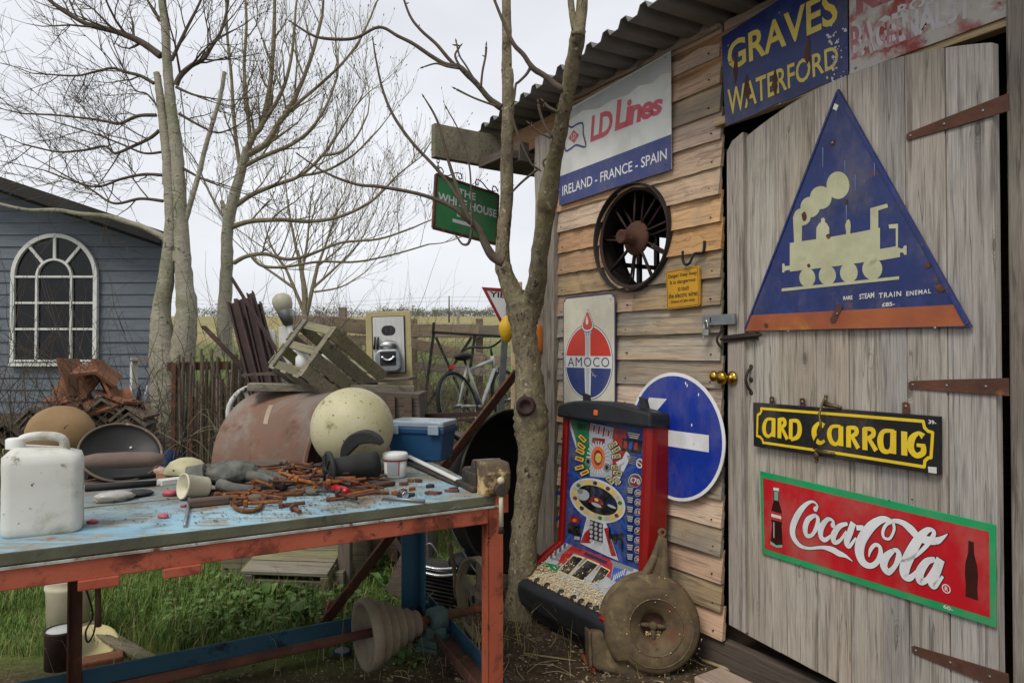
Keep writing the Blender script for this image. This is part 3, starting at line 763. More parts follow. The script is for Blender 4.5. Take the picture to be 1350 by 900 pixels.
def danger():
    fm = sign_frame(WALL, 900, 380, .045, 1.5)
    t = thing('danger_sign', 'small yellow warning plate with handwritten black lettering below the iron hook', 'sign', fm)
    L = lambda x, y: loc(fm, x, y, .003)
    x0, x1 = L(878, 380)[0], L(921.5, 380)[0]; y0, y1 = L(900, 405.5)[1], L(900, 353.5)[1]
    m = MB(); m.prism(rrect(x0, x1, y0, y1, .012), -.012, .001); m.build('plate', M_['danger'], t, bev=.001)
    m = MB(); m.stroke([(*p, .0022) for p in rrect(x0 + .006, x1 - .006, y0 + .006, y1 - .006, .008)], .0016, 1, True); m.build('border', M_['ink'], t)
    w, h = x1 - x0, y1 - y0
    for i, (s_, a, b) in enumerate((('Danger! Keep Away', .07, .95), ('It is dangerous', .12, .9), ('to touch', .36, .7), ('the electric wires', .07, .95), ('Division of Cabin wires', .14, .86))):
        yy = y1 - h * (.14 + .165 * i); hh = h * (.095 if i < 4 else .06)
        lettering(s_, M_['ink'], t, (x0 + w * a, x0 + w * b, yy - hh, yy + hh * .3), .002, .01, .1)
danger()

def train_sign():
    fm = sign_frame(DOOR, 1120, 300, .02)
    t = thing('train_sign', 'triangular blue enamel sign with a cream steam engine on the grey door', 'sign', fm)
    L = lambda x, y: loc(fm, x, y, .003)
    Z = lambda zx, zy: L(975 + zx / 2.647, 100 + zy / 2.647)
    A, B, Cc = L(1103.5, 117), L(980, 436), L(1279, 431)
    m = MB(); m.prism([A, Cc, B], -.012, .001); m.build('panel', M_['navy'], t, bev=.001)
    # raised edge, right and left
    def edge(p, q, w, nm, mt):
        d = (V(q) - V(p)).normalized(); k = MB(); k.bar((p[0], p[1], .002), (q[0], q[1], .002), w, .005, (0, 0, 1)); k.build(nm, M_[mt], t, bev=.001)
    ins = lambda p, k: (p[0] + (A[0] * .5 + B[0] * .25 + Cc[0] * .25 - p[0]) * k, p[1] + (A[1] * .4 + B[1] * .3 + Cc[1] * .3 - p[1]) * k)
    edge(ins(A, .02), ins(Cc, .02), .012, 'edge_bead', 'navy'); edge(ins(A, .02), ins(B, .02), .009, 'edge_bead', 'navy')
    m = MB(); m.plate([Z(38, 835), Z(748, 798), Z(792, 858), Z(795, 872), Z(15, 890)], .0018); m.build('rust_band', M_['trainband'], t)
    sh = MB(); z = [.0022]
    def P(pts): z[0] += .00004; sh.plate([Z(*p) for p in pts], z[0])
    for (x, y, r, ry) in ((343, 382, 40, 48), (283, 425, 38, 40), (246, 458, 34, 36), (218, 492, 30, 30), (236, 704, 28, 33), (306, 696, 30, 34), (381, 686, 31, 36), (463, 673, 35, 38)):
        P(circ(x, y, r, 28, ry))
    P([(186, 490), (218, 500), (217, 585), (190, 582)])
    P([(175, 583), (268, 570), (400, 548), (490, 530), (490, 642), (330, 665), (175, 683)])
    P([(267, 578), (268, 530), (278, 514), (292, 508), (304, 514), (313, 530), (313, 570)]); P([(284, 515), (284, 500), (292, 494), (298, 500), (298, 515)])
    P([(372, 560), (372, 545), (368, 522), (374, 505), (380, 500), (386, 508), (388, 522), (385, 560)])
    P([(456, 545), (456, 462), (515, 446), (518, 459), (484, 470), (484, 535)])
    P([(486, 605), (545, 595), (545, 532), (522, 533), (520, 519), (553, 516), (553, 600), (560, 600), (560, 632), (486, 645)])
    P([(149, 655), (156, 655), (158, 664), (176, 662), (176, 676), (158, 680), (156, 686), (149, 686)])
    P([(558, 603), (570, 602), (574, 592), (583, 592), (583, 624), (574, 624), (570, 616), (558, 618)])
    P([(147, 742), (557, 699), (557, 710), (147, 752)])
    sh.build('steam_engine_silhouette', M_['paleyellow'], t, clean=False)
    q = lambda *a: tuple(Z(*p) for p in a)
    lettering('STEAM', M_['white'], t, None, .003, .02, 0, q((418, 762), (470, 754), (470, 774), (418, 780)))
    lettering('TRAIN', M_['white'], t, None, .003, .015, 0, q((486, 758), (564, 750), (564, 768), (486, 776)), spacing=1.2)
    lettering('ENEMAL', M_['white'], t, None, .003, .015, 0, q((582, 752), (668, 742), (668, 758), (582, 768)), spacing=1.2)
    lettering('RARE', M_['white'], t, None, .003, .02, 0, q((362, 769), (394, 766), (394, 780), (362, 782)))
    lettering('£85-', M_['white'], t, None, .003, .02, 0, q((497, 792), (542, 788), (542, 802), (497, 806)))
    m = MB(); m.plate([Z(332, 96), Z(346, 103), Z(338, 122), Z(325, 115)], .003); m.build('price_sticker', M_['white'], t)
    m = MB(); m.plate([Z(316, 848), Z(345, 797), Z(362, 803), Z(334, 862), Z(320, 862)], .004); m.build('turn_clip', M_['rust'], t)
    m = MB(); m.plate(circ(*Z(324, 234), .011, 14), .003); m.build('washer', M_['rust'], t)
    m = MB()
    for (x, y, a, b) in ((226, 490, 9, 17), (310, 560, 8, 9), (242, 662, 6, 7), (702, 740, 18, 14), (657, 661, 11, 10), (92, 870, 8, 8), (371, 440, 5, 9)):
        m.plate([Z(x + a * math.cos(.7 * i) * (1 + .25 * math.sin(3 * i)), y + b * math.sin(.7 * i)) for i in range(9)], .0036)
    tag(m.build('rust_spot', M_['rust'], t, clean=False), kind='stuff')
    m = MB()
    for (x, y, l) in ((290, 250, 70), (367, 295, 46), (403, 345, 55), (372, 450, 60), (470, 300, 50)): m.plate([Z(x - 2, y), Z(x + 2, y), Z(x + 1, y + l), Z(x - 1, y + l)], .0021)
    tag(m.build('drip_mark', M_['palestreak'], t, clean=False), kind='stuff')
    screws(t, [Z(340, 830), Z(324, 234), Z(170, 892), Z(682, 880)], .004)
M_['trainband'] = mk('rusty_red_band', '#8a4a30', '#a05a34', 5, rough=.7, bump=.15, spots=(('#b0863a', 4, .55, .2), ('#b03a34', 5, .62, .15)))
M_['palestreak'] = mk('pale_streak', '#6b7aa0', '#5c6c96', 9, rough=.5, bump=.02)
train_sign()

def ard():
    fm = sign_frame(DOOR, 1115, 578, .024)
    t = thing('house_name_sign', 'long black sign with yellow uncial lettering screwed on the grey door', 'sign', fm)
    L = lambda x, y: loc(fm, x, y, .006)
    Z = lambda zx, zy: L(975 + zx / 4.5, 480 + zy / 4.5)
    k = (Z(700, 400)[0] - Z(600, 400)[0]) / 100; kv = (Z(600, 350)[1] - Z(600, 450)[1]) / 100
    m = MB(); m.prism([Z(78, 226), Z(1180, 310), Z(1180, 655), Z(82, 485)], -.012, .005); m.build('panel', M_['black'], t, bev=.002)
    g = MB(); z = [.006]
    def S(*pts, closed=False):
        z[0] += .00003
        g.stroke([(*Z(p[0], p[1]), p[2] * (k * .75 + kv * .25)) for p in pts], z[0], 6, closed)
    bp = [(128, 262), (600, 298), (1090, 338), (1092, 350), (1098, 376), (1118, 396), (1146, 404), (1141, 480), (1136, 552), (1118, 556), (1100, 572), (1096, 608), (600, 530), (140, 464), (136, 446), (122, 430), (104, 424), (106, 360), (108, 300), (122, 292), (130, 278)]
    for i in range(len(bp)):
        a, b = bp[i], bp[(i + 1) % len(bp)]; d = V((b[0] - a[0], b[1] - a[1])).normalized() * 4
        S((a[0] - d.x, a[1] - d.y, 15), (b[0] + d.x, b[1] + d.y, 15))
    S((212, 328, 16), (165, 326, 18), (146, 368, 30), (152, 412, 28), (176, 426, 18), (200, 396, 14)); S((203, 322, 30), (201, 430, 32))
    S((238, 322, 30), (237, 438, 30)); S((232, 326, 16), (264, 328, 24), (268, 356, 26), (244, 380, 14)); S((250, 374, 22), (284, 444, 26))
    S((305, 336, 28), (304, 444, 28)); S((296, 334, 16), (345, 338, 24), (358, 384, 32), (346, 428, 28), (306, 448, 16))
    S((502, 366, 30), (474, 348, 18), (444, 388, 34), (450, 440, 32), (478, 466, 22), (506, 452, 14))
    S((600, 368, 16), (550, 370, 20), (533, 412, 30), (548, 460, 28), (578, 472, 18), (598, 432, 14)); S((602, 366, 30), (602, 484, 32))
    S((648, 372, 30), (648, 492, 30)); S((640, 374, 16), (690, 380, 24), (692, 410, 26), (660, 428, 14)); S((664, 420, 22), (706, 498, 26))
    S((744, 378, 30), (745, 508, 30)); S((736, 380, 16), (790, 388, 24), (792, 422, 26), (756, 438, 14)); S((762, 430, 22), (812, 512, 26))
    S((920, 396, 16), (856, 398, 22), (836, 450, 34), (850, 506, 30), (888, 516, 18), (908, 474, 14)); S((914, 392, 32), (912, 530, 34))
    S((978, 398, 32), (979, 540, 32))
    S((1092, 428, 30), (1062, 408, 18), (1024, 442, 34), (1018, 500, 34), (1050, 540, 26), (1090, 524, 28), (1092, 482, 26)); S((1104, 484, 18), (1052, 478, 16))
    g.build('uncial_lettering', M_['yellow'], t, clean=False)
    lettering('39-', M_['white'], t, None, .007, .02, 0, (Z(1122, 328), Z(1168, 335), Z(1168, 358), Z(1122, 352)))
    m = MB(); m.plate([Z(1118, 606), Z(1170, 610), Z(1170, 648), Z(1122, 642)], .0065); m.build('price_sticker', M_['white'], t)
    for (a, b) in ((177, 225), (357, 235), (970, 265)):
        x, y = Z(a, b); m = MB(); m.prism(rrect(x - .013, x + .013, y - .055, y + .022, .008), -.009, -.0065 + .013 * 0); m.m = T((0, 0, .001)); o = m.build('hanging_lug', M_['rust'], t)
        screws(o, [(x, y + .008)], -.0062)
    # long bent handle that crosses the board
    h = bpy.data.objects.new('x', None); bpy.data.objects.remove(h)
    hm = thing('iron_door_handle', 'twisted iron door handle with spur plates in front of the black name board', 'handle', fm)
    m = MB(); P = [(520, 205, .02), (515, 250, .03), (520, 300, .045), (540, 350, .055), (535, 400, .055), (505, 440, .05), (480, 470, .035), (465, 500, .025)]
    m.tube([(*Z(p[0], p[1]), p[2]) for p in cat(P, 4)], .0042, 8); m.build('grip', M_['bronze'], hm)
    for (c, arms) in (((515, 235), ((517, 190), (495, 240), (600, 255))), ((470, 515), ((450, 545), (460, 575), (560, 530)))):
        m = MB()
        for a in arms: m.tube([(*Z(*c), .012), (*Z((c[0] + a[0]) / 2, (c[1] + a[1]) / 2), .012), (*Z(*a), .008)], [.011, .0075, .0055], 8)
        for a in arms: m.ball((*Z(*a), .009), .007, 8, 6)
        m.build('spur_plate', M_['bronze'], hm)
M_['bronze'] = mk('dull_bronze', '#6b5d42', '#524632', 12, rough=.5, metal=.6, bump=.25, spots=(('#3a3228', 12, .58, .15),))
ard()

def coke():
    fm = sign_frame(DOOR, 1150, 710, .012)
    t = thing('cola_sign', 'red enamel sign with green edge, white script and a bottle on the door', 'sign', fm)
    L = lambda x, y: loc(fm, x, y, .004)
    Z = lambda zx, zy: L(990 + zx / 4.498, 600 + zy / 4.498)
    tl, bl = Z(50, 92), Z(62, 582); tr_, br_ = Z(1282, 375), Z(1062, 900)
    w = .95
    def ext(a, b, x): k = (x - a[0]) / (b[0] - a[0]); return (x, a[1] + (b[1] - a[1]) * k)
    X1 = tl[0] + w; tr = ext(tl, tr_, X1); br = ext(bl, br_, X1)
    m = MB(); m.prism([tl, tr, br, bl], -.004, .001); m.build('panel', M_['cokegreen'], t, bev=.001)
    g = .024; ii = [(tl[0] + .017, tl[1] - g - .002), (tr[0] - .017, tr[1] - g), (br[0] - .017, br[1] + g), (bl[0] + .015, bl[1] + g)]
    m = MB(); m.plate(ii, .0016); m.build('red_field', M_['cokered'], t)
    s = (Z(700, 400)[0] - Z(600, 400)[0]) / 100; sv = (Z(600, 350)[1] - Z(600, 450)[1]) / 100; kk = s * .6 + sv * .4
    ST = [
        [(382, 318, 30), (392, 296, 14), (366, 274, 14), (326, 290, 26), (280, 345, 40), (248, 420, 44), (250, 480, 40), (285, 530, 28), (340, 550, 18), (420, 545, 20), (480, 558, 34), (520, 580, 34), (560, 596, 20), (603, 628, 3)],
        [(378, 354, 22), (338, 380, 34), (320, 430, 38), (330, 474, 28), (362, 470, 22), (390, 420, 30), (396, 374, 26), (374, 352, 18)], [(395, 400, 12), (420, 410, 10)],
        [(486, 414, 32), (484, 386, 16), (452, 380, 26), (416, 430, 38), (414, 480, 34), (440, 500, 26), (484, 466, 14)],
        [(572, 404, 18), (524, 420, 30), (490, 470, 38), (492, 512, 30), (526, 505, 20), (566, 450, 16)], [(606, 398, 36), (585, 460, 38), (566, 512, 36), (582, 538, 24), (622, 488, 12)],
        [(624, 428, 28), (668, 430, 28)],
        [(845, 404, 14), (812, 380, 26), (768, 382, 38), (708, 424, 52), (656, 500, 58), (642, 570, 58), (662, 630, 46), (706, 654, 30), (746, 632, 28), (768, 582, 28), (762, 540, 22), (734, 530, 20), (708, 560, 20), (698, 602, 5)],
        [(842, 398, 18), (848, 440, 16), (822, 492, 14), (788, 486, 16), (782, 450, 18), (802, 410, 18), (846, 388, 22), (900, 400, 30), (950, 440, 42), (990, 482, 36), (1040, 502, 40), (1100, 505, 34), (1132, 490, 20), (1166, 464, 3)],
        [(842, 564, 24), (802, 600, 40), (786, 650, 44), (812, 690, 34), (850, 660, 24), (876, 600, 32), (868, 566, 26), (840, 560, 18)],
        [(872, 628, 12), (950, 610, 16), (1030, 546, 20), (1082, 472, 22), (1076, 442, 18), (1040, 446, 30), (990, 500, 46), (940, 590, 56), (912, 660, 56), (912, 710, 48), (946, 724, 30), (992, 676, 14)],
        [(1092, 614, 22), (1042, 630, 34), (1002, 690, 44), (1002, 744, 38), (1042, 736, 24), (1084, 670, 18)], [(1124, 614, 42), (1096, 690, 46), (1072, 746, 46), (1088, 774, 28), (1138, 716, 12)],
    ]
    gb, gw = MB(), MB()
    for i, st in enumerate(ST):
        pts = [(*Z(p[0], p[1]), p[2] * kk) for p in st]
        gb.stroke(pts, .0022 + i * .00003, 7, grow=.0026); gw.stroke(pts, .003 + i * .00004, 7)
        if i in (0, 3): gw.plate(circ(pts[0][0], pts[0][1], pts[0][2] * .5, 14), .0036 + i * .00004)
    gb.build('script_outline', M_['ink'], t, clean=False); gw.build('script_lettering', M_['signwhite'], t, clean=False)
    c = Z(1157, 790); m = MB(); m.stroke([(*p, .003) for p in circ(c[0], c[1], .0125, 20)], .003, 1, True); m.build('registered_ring', M_['signwhite'], t)
    lettering('R', M_['signwhite'], t, (c[0] - .005, c[0] + .006, c[1] - .007, c[1] + .007), .003, .02)
    # bottle print
    def prof(ps, z, mt, nm):
        P = [Z(x, y) for x, y in ps]; m = MB(); m.plate(P, z); m.build(nm, M_[mt], t)
    prof([(132, 195), (162, 200), (163, 270), (180, 330), (184, 380), (180, 420), (184, 480), (186, 540), (150, 545), (114, 525), (118, 470), (124, 410), (116, 370), (118, 325), (133, 265)], .0022, 'bottlebrown', 'bottle_print')
    prof([(132, 190), (164, 195), (164, 212), (131, 207)], .0026, 'white', 'bottle_cap'); prof([(136, 212), (160, 215), (160, 270), (137, 265)], .0026, 'bottlegreen', 'bottle_neck')
    prof([(117, 328), (181, 346), (183, 395), (116, 378)], .0027, 'cokered', 'bottle_label'); prof([(120, 345), (178, 360), (178, 378), (120, 362)], .003, 'white', 'bottle_label_script')
    prof([(116, 508), (148, 532), (184, 530), (184, 545), (150, 546), (114, 526)], .0026, 'bottlegreen', 'bottle_base')
    for (x, d) in ((132, 395), (150, 402), (168, 405)): prof([(x, d), (x + 5, d + 2), (x + 5, d + 95), (x, d + 90)], .0026, 'ldgrey' if x == 132 else 'bottledark', 'bottle_gleam')
    # second bottle, mirrored, at the far end
    sgn = X1 - .07; y = (ext(tl, tr, sgn)[1] + ext(bl, br, sgn)[1]) / 2
    m = MB(); m.plate([(sgn + a * 1.0, y + b) for a, b in ((-.008, .085), (.008, .085), (.009, .05), (.018, .015), (.02, -.02), (.017, -.05), (.019, -.085), (-.019, -.085), (-.017, -.05), (-.02, -.02), (-.018, .015), (-.009, .05))], .0022); m.build('bottle_print', M_['bottlebrown'], t)
    lettering('60-', M_['signwhite'], t, None, .002, .02, 0, (loc(fm, 1243, 796, .004), loc(fm, 1256, 801, .004), loc(fm, 1256, 806, .004), loc(fm, 1243, 801, .004)))
    screws(t, [Z(64, 105), Z(816, 268), Z(952, 262), Z(66, 340), Z(70, 580), Z(294, 648), Z(720, 795)], .001, 'rust', .003)
M_['bottlebrown'] = mk('bottle_brown', '#3a1712', '#2a100c', 6, rough=.4, bump=.01)
M_['bottledark'] = mk('bottle_dark', '#1a0a08', '#140806', 6, rough=.4, bump=.01)
M_['bottlegreen'] = mk('bottle_green', '#7fae9a', '#6b9c88', 6, rough=.4, bump=.01)
coke()

# green pub-board hanging from the barge beam
def green_sign():
    top = WALL @ V((-1.785, 2.60, .5))
    tl = at(575, 230, top.y - .02); n = WALL.col[0].xyz
    fm0 = MAT(-WALL.col[2].xyz, (0, 0, 1), WALL.col[0].xyz, tl)          # hangs under the beam, across the wall
    # face turned to the viewer: local x runs towards the shed
    fm = fm0 @ RY(14) @ RZ(-4)
    t = thing('hanging_sign', 'green hanging sign with white lettering and an arrow below the beam end', 'sign', fm)
    w, h = .55, .335
    m = MB(); m.box((w / 2, -h / 2, 0), (w, h, .008)); m.build('panel', M_['signgreen'], t)
    m = MB()
    for (a, b) in (((0, 0), (w, 0)), ((0, -h), (w, -h)), ((0, 0), (0, -h)), ((w, 0), (w, -h))): m.bar((a[0], a[1], 0), (b[0], b[1], 0), .018, .018, (0, 0, 1))
    m.build('rim', M_['rust'], t, bev=.002)
    lettering('THE', M_['signwhite'], t, (.185, .34, -.088, -.040), .0055, .03)
    lettering('WHITE HOUSE', M_['signwhite'], t, (.02, w - .008, -.16, -.105), .0055, .03, spacing=1.02)
    lettering('B&B', M_['signwhite'], t, (.185, .32, -.225, -.178), .0055, .02)
    m = MB(); m.plate([(.15, -.245), (.32, -.245), (.31, -.228), (.42, -.256), (.31, -.285), (.32, -.268), (.15, -.268)], .0055); m.build('arrow', M_['signwhite'], t)
    m = MB()
    for sx, mx in ((1, .0), (-1, w)):
        P = [(.0, .02, 0), (.03, .05, 0), (.055, .035, 0), (.05, .012, 0), (.03, .02, 0)]
        q = [(.055, .01, 0), (.10, .015, 0), (.15, .045, 0), (.20, .055, 0), (.215, .03, 0), (.195, .018, 0), (.185, .035, 0)]
        for PP in (P, q): m.tube([(mx + sx * p[0], p[1] + .002, 0) for p in cat(PP, 5)], .004, 6)
    m.build('scrollwork', M_['blacksheet'], t)
    m = MB(); p = fm @ V((.015, .01, 0)); L_ = top.z + .02 - p.z; n_ = max(3, int(L_ / .022)); inv = fm.inverted()
    for i in range(n_):
        c = p + V((0, 0, L_ * (i + .5) / n_)); pts = []
        for k in range(10):
            a = 2 * math.pi * k / 10; u = .008 * math.cos(a); v = .016 * math.sin(a)
            pts.append(inv @ (c + (V((u, 0, v)) if i % 2 else V((0, u, v)))))
        m.tube(pts, .0026, 5, closed=True)
    m.build('chain', M_['blacksheet'], t)
green_sign()
# ---------------------------------------------------------------- fruit machine against the wall
def flat(name, c, rough=.35):
    t = NT(name); co = t.coords(); n = t.noise(co, 60, 3, .6)
    k = t.mix(t.ramp(n, .62, .72), C(c), C(tuple(min(1, x * .7 + .06) for x in hx(c))))
    k = t.mix(t.math('MULTIPLY', t.ramp(t.noise(t.coords(off=False), 9, 7, .7), .42, .7), .42), k, C('#7a7264'))
    return t.fin(k, rough, 0, None, .4)
FL = {k: flat('print_' + k, c) for k, c in dict(blue='#14367c', blue2='#1c4a9a', green='#156a44', white='#b9bcc0', red='#931a20', maroon='#6e1f28', orange='#d2622a', yellow='#c9a84a', cream='#b9ae86', black='#0d0e12', grey='#6f7378', silver='#9aa0a6', navy='#141d3a', pink='#a5747c').items()}
M_['machred'] = mk('machine_red', '#8e1512', '#7c110f', 4, rough=.35, bump=.03, spots=(('#a33a30', 12, .68, .1),))
M_['machblack'] = mk('machine_black', '#25272a', '#1c1d20', 9, rough=.55, bump=.1, bscale=150, spots=(('#4a4a48', 30, .70, .05),))
M_['sawdust'] = mk('sawdust', '#c9b58c', '#b39b70', 40, rough=.95, bump=.2, rnd=.1)
def machine():
    MW = WALL @ T((-.68, 0, 0)) @ RZ(.3) @ T((.68, .012, 0))
    t = thing('fruit_machine', 'old red and black fruit machine with printed glass beside the bare tree', 'machine', MW)
    xl, xr, zb, zt = -.96, -.365, .35, 1.03
    glass = MAT((1, 0, 0), V((0, .69, -.04)).normalized(), V((0, .04, .69)).normalized(), (0, zb, .165))
    gm = MW @ glass
    H = (V((0, .69, -.04))).length
    def build(m, name, mat, fr=None, bev=0): return m.build(name, mat, t, fr, bev)
    # cabinet
    m = MB(); m.m = glass; m.box(((xl + xr) / 2 + .03, H / 2 - .1, -.046), (xr - xl + .08, H + .2, .09)); build(m, 'cabinet', M_['machred'], bev=.01)
    m = MB(); m.plate([(xl, 0), (xr, 0), (xr, H), (xl, H)], .001); g = build(m, 'back_glass', FL['blue'], glass)
    # trims
    m = MB(); prof = [(0, .0), (.0, .02), (.018, .038), (.045, .04), (.066, .028), (.074, .0), (.074, -.08), (0, -.08)]
    m.m = glass @ T((xr, 0, 0)) @ Matrix(((1, 0, 0, 0), (0, 0, 1, 0), (0, 1, 0, 0), (0, 0, 0, 1)))
    m.prism(prof, -.03, H); build(m, 'side_trim', M_['machred'], bev=.004)
    m = MB(); m.m = glass; m.box((xl - .018, H / 2, .006), (.036, H, .04)); build(m, 'side_trim', M_['machred'], bev=.008)
    # top cap, bowed
    P = [(xl - .045, 0), (xl - .045, .05)] + [(xl - .03 + (xr - xl + .11) * i / 10, .07 + .035 * math.sin(math.pi * (i / 10) ** .8)) for i in range(11)] + [(xr + .085, .04), (xr + .085, 0)]
    m = MB(); m.m = glass @ T((0, H - .01, 0)); m.prism(P, -.11, .06); build(m, 'top_cap', M_['machblack'], bev=.018)
    for x in (xl + .14, xr - .02): m = MB(); m.m = glass @ T((x, H + .095, .0)); m.prism([(-.02, -.02), (.03, -.02), (.012, .025), (-.03, .035)], -.01, .01); build(m, 'top_lug', M_['machblack'])
    m = MB(); m.m = glass @ T(((xl + xr) / 2 - .01, H + .035, .06)); m.box((0, 0, 0), (.03, .028, .01)); build(m, 'cap_lamp', FL['orange'], bev=.004)
    # print on the glass
    def Z(zx, zy): return loc(gm, 680 + zx / 4.09, 520 + zy / 4.09)
    lay = [.0016]
    def pr(pts, c, name='print', raw=False):
        lay[0] += .00003; m = MB(); m.plate(pts if raw else [Z(*p) for p in pts], lay[0]); o = m.build(name, FL[c], g); return o
    def el(cx, cy, rx, ry, ang, n=28): return [(cx + rx * math.cos(2 * math.pi * i / n) * math.cos(R(ang)) - ry * math.sin(2 * math.pi * i / n) * math.sin(R(ang)), cy + rx * math.cos(2 * math.pi * i / n) * math.sin(R(ang)) + ry * math.sin(2 * math.pi * i / n) * math.cos(R(ang))) for i in range(n)]
    def tagr(cx, cy, w, h, a): ca, sa = math.cos(R(a)), math.sin(R(a)); return [(cx + x * ca - y * sa, cy + x * sa + y * ca) for x, y in ((-w, -h), (w, -h), (w, h), (-w, h))]
    for i in range(14):
        a = 15 + i * 25; pr([(470 + 260 * math.cos(R(a)), 600 + 330 * math.sin(R(a))), (470 + 260 * math.cos(R(a + 4)), 600 + 330 * math.sin(R(a + 4))), (450, 500)], 'blue2', 'ray')
    pr([(290, 130), (400, 150), (402, 440), (350, 350)], 'green', 'flag_green'); pr([(284, 150), (295, 135), (345, 320), (330, 300)], 'white', 'flag_white')
    pr([(396, 150), (530, 178), (520, 450), (402, 440)], 'silver', 'flag_white'); pr([(528, 176), (600, 195), (590, 330), (520, 460)], 'red', 'flag_red')
    pr([(598, 300), (622, 335), (545, 490), (520, 458)], 'white', 'flag_white')
    for i in range(11): pr(tagr(398 + 13 * i, 172 + 4.5 * i, 4.2, 26 - (i % 3) * 5, 8), 'pink' if i % 2 else 'maroon', 'title_stroke')
    for i in range(5): pr(tagr(338 + 9 * i, 172 + i, 3, 18 - (i % 2) * 6, 8), 'black', 'title_stroke')
    for i in range(5): pr(tagr(535 + 10 * i, 208 + 3 * i, 3.4, 20 - (i % 2) * 7, 8), 'maroon', 'title_stroke')
    pr(tagr(448, 250, 34, 16, 6), 'maroon', 'display')
    for i in range(24):
        a = 15 * i; pr([(446 + 62 * math.cos(R(a)), 340 + 92 * math.sin(R(a))), (446 + 62 * math.cos(R(a + 6)), 340 + 92 * math.sin(R(a + 6))), (446, 340)], 'white', 'burst_ray')
    pr(el(446, 340, 37, 62, 0), 'orange', 'burst'); pr(el(446, 340, 24, 42, 0), 'maroon', 'burst_heart'); pr(el(448, 340, 17, 26, 0), 'yellow', 'burst_heart')
    for (x, y, r) in ((392, 360, 17), (494, 392, 18)): pr(el(x, y, r, r * 1.3, 0, 16), 'grey', 'badge'); pr(el(x, y, r * .5, r * .7, 0, 12), 'black', 'badge_heart')
    for (x, y, a) in ((362, 236, 45), (356, 276, 38), (350, 306, 25), (346, 346, 18), (346, 392, -15), (374, 420, -25)):
        pr(tagr(x, y, 27, 14, a), 'black', 'prize_tag'); pr(tagr(x, y, 24, 11, a), 'yellow', 'prize_tag'); pr(tagr(x, y, 16, 4, a), 'maroon', 'prize_figure')
    for (x, y, a, s) in ((528, 270, -32, '£20'), (545, 297, -28, '£40'), (545, 332, -10, '£20'), (540, 390, 0, '£30'), (552, 422, 12, '£8'), (548, 462, 40, '£10'), (512, 462, 45, '£5')):
        pr(tagr(x, y, 27, 14, a), 'black', 'prize_tag'); pr(tagr(x, y, 24, 11, a), 'cream', 'prize_tag')
        q = tagr(x, y, 18, 8, a); lettering(s, FL['black'], g, None, lay[0] + .0003, .03, 0, tuple(Z(*p) for p in q), 'prize_figure')
    pr(tagr(628, 274, 52, 34, 8), 'black', 'display')
    for i, c in enumerate(('red', 'blue2', 'red')): pr(tagr(595 + 28 * i, 270 + 4 * i, 9, 20, 8), c, 'display_digit')
    pr(tagr(565, 366, 18, 12, -30), 'white', 'dove'); pr(el(672, 370, 20, 27, 0, 18), 'white', 'age_badge'); pr(el(672, 370, 13, 19, 0, 14), 'maroon', 'age_badge'); pr(tagr(672, 370, 15, 3, 40), 'white', 'age_badge')
    for i in range(4): pr(tagr(630, 335 + 12 * i, 26 - 3 * i, 3, 12), 'grey', 'small_print')
    for i in range(3): pr(tagr(640, 210 + 11 * i, 34 - 5 * i, 3, 10), 'cream', 'small_print')
    # oval of squares
    pr(el(445, 570, 160, 108, 28, 40), 'white', 'oval_track'); pr(el(445, 570, 150, 98, 28, 40), 'cream', 'oval_track')
    for i in range(22):
        a = 2 * math.pi * i / 22; x, y = 134 * math.cos(a), 84 * math.sin(a); ca, sa = math.cos(R(28)), math.sin(R(28))
        pr(el(445 + x * ca - y * sa, 570 + x * sa + y * ca, 13, 11, 28, 8), ('yellow', 'maroon', 'yellow', 'silver', 'green', 'cream', 'yellow', 'black')[i % 8], 'track_square')
    pr(el(445, 568, 118, 68, 28, 36), 'black', 'oval_heart')
    for (x, y, w, h, c) in ((368, 540, 34, 30, 'silver'), (352, 520, 16, 14, 'grey'), (440, 530, 34, 26, 'navy'), (440, 570, 36, 20, 'maroon'), (440, 594, 30, 9, 'silver'), (520, 585, 32, 26, 'navy'), (522, 602, 26, 7, 'silver'), (440, 566, 12, 8, 'yellow'), (405, 575, 9, 7, 'red'), (470, 588, 9, 7, 'red')):
        pr(el(x, y, w, h, 24, 14), c, 'printed_car')
    pr([(388, 655), (492, 690), (560, 895), (500, 870), (352, 800), (372, 720)], 'white', 'lower_flag'); pr([(375, 745), (400, 720), (410, 800), (352, 798)], 'red', 'lower_flag_red'); pr([(480, 720), (500, 715), (548, 870), (520, 868)], 'red', 'lower_flag_red')
    pr([(405, 672), (475, 695), (474, 800), (400, 775)], 'black', 'keypad')
    for r_ in range(5):
        for c_ in range(3): pr(el(412 + 25 * c_, 690 + 8 * c_ + 24 * r_, 9, 10, 0, 10), 'silver', 'keypad_dot')
    pr(tagr(322, 672, 28, 20, 10), 'maroon', 'card_print'); pr(el(322, 676, 12, 10, 0, 10), 'orange', 'card_print'); pr([(285, 692), (352, 710), (350, 765), (284, 738)], 'black', 'note_slot'); pr(tagr(336, 772, 15, 9, 10), 'silver', 'label_print')
    for (a, b, c_, d) in ((506, 712, 514, 800), (572, 742, 582, 840), (514, 750, 575, 775), (535, 770, 548, 800)): pr([(a, b), (c_, b), (c_, d), (a, d)], 'black', 'slot_print')
    pr(el(648, 462, 36, 38, 20, 24), 'silver', 'roundel'); pr(el(648, 464, 32, 33, 20, 24), 'maroon', 'roundel')
    lettering('£70', FL['white'], g, None, lay[0] + .0003, .03, 0, tuple(Z(*p) for p in ((622, 440), (676, 456), (674, 486), (622, 470))), 'roundel_figure')
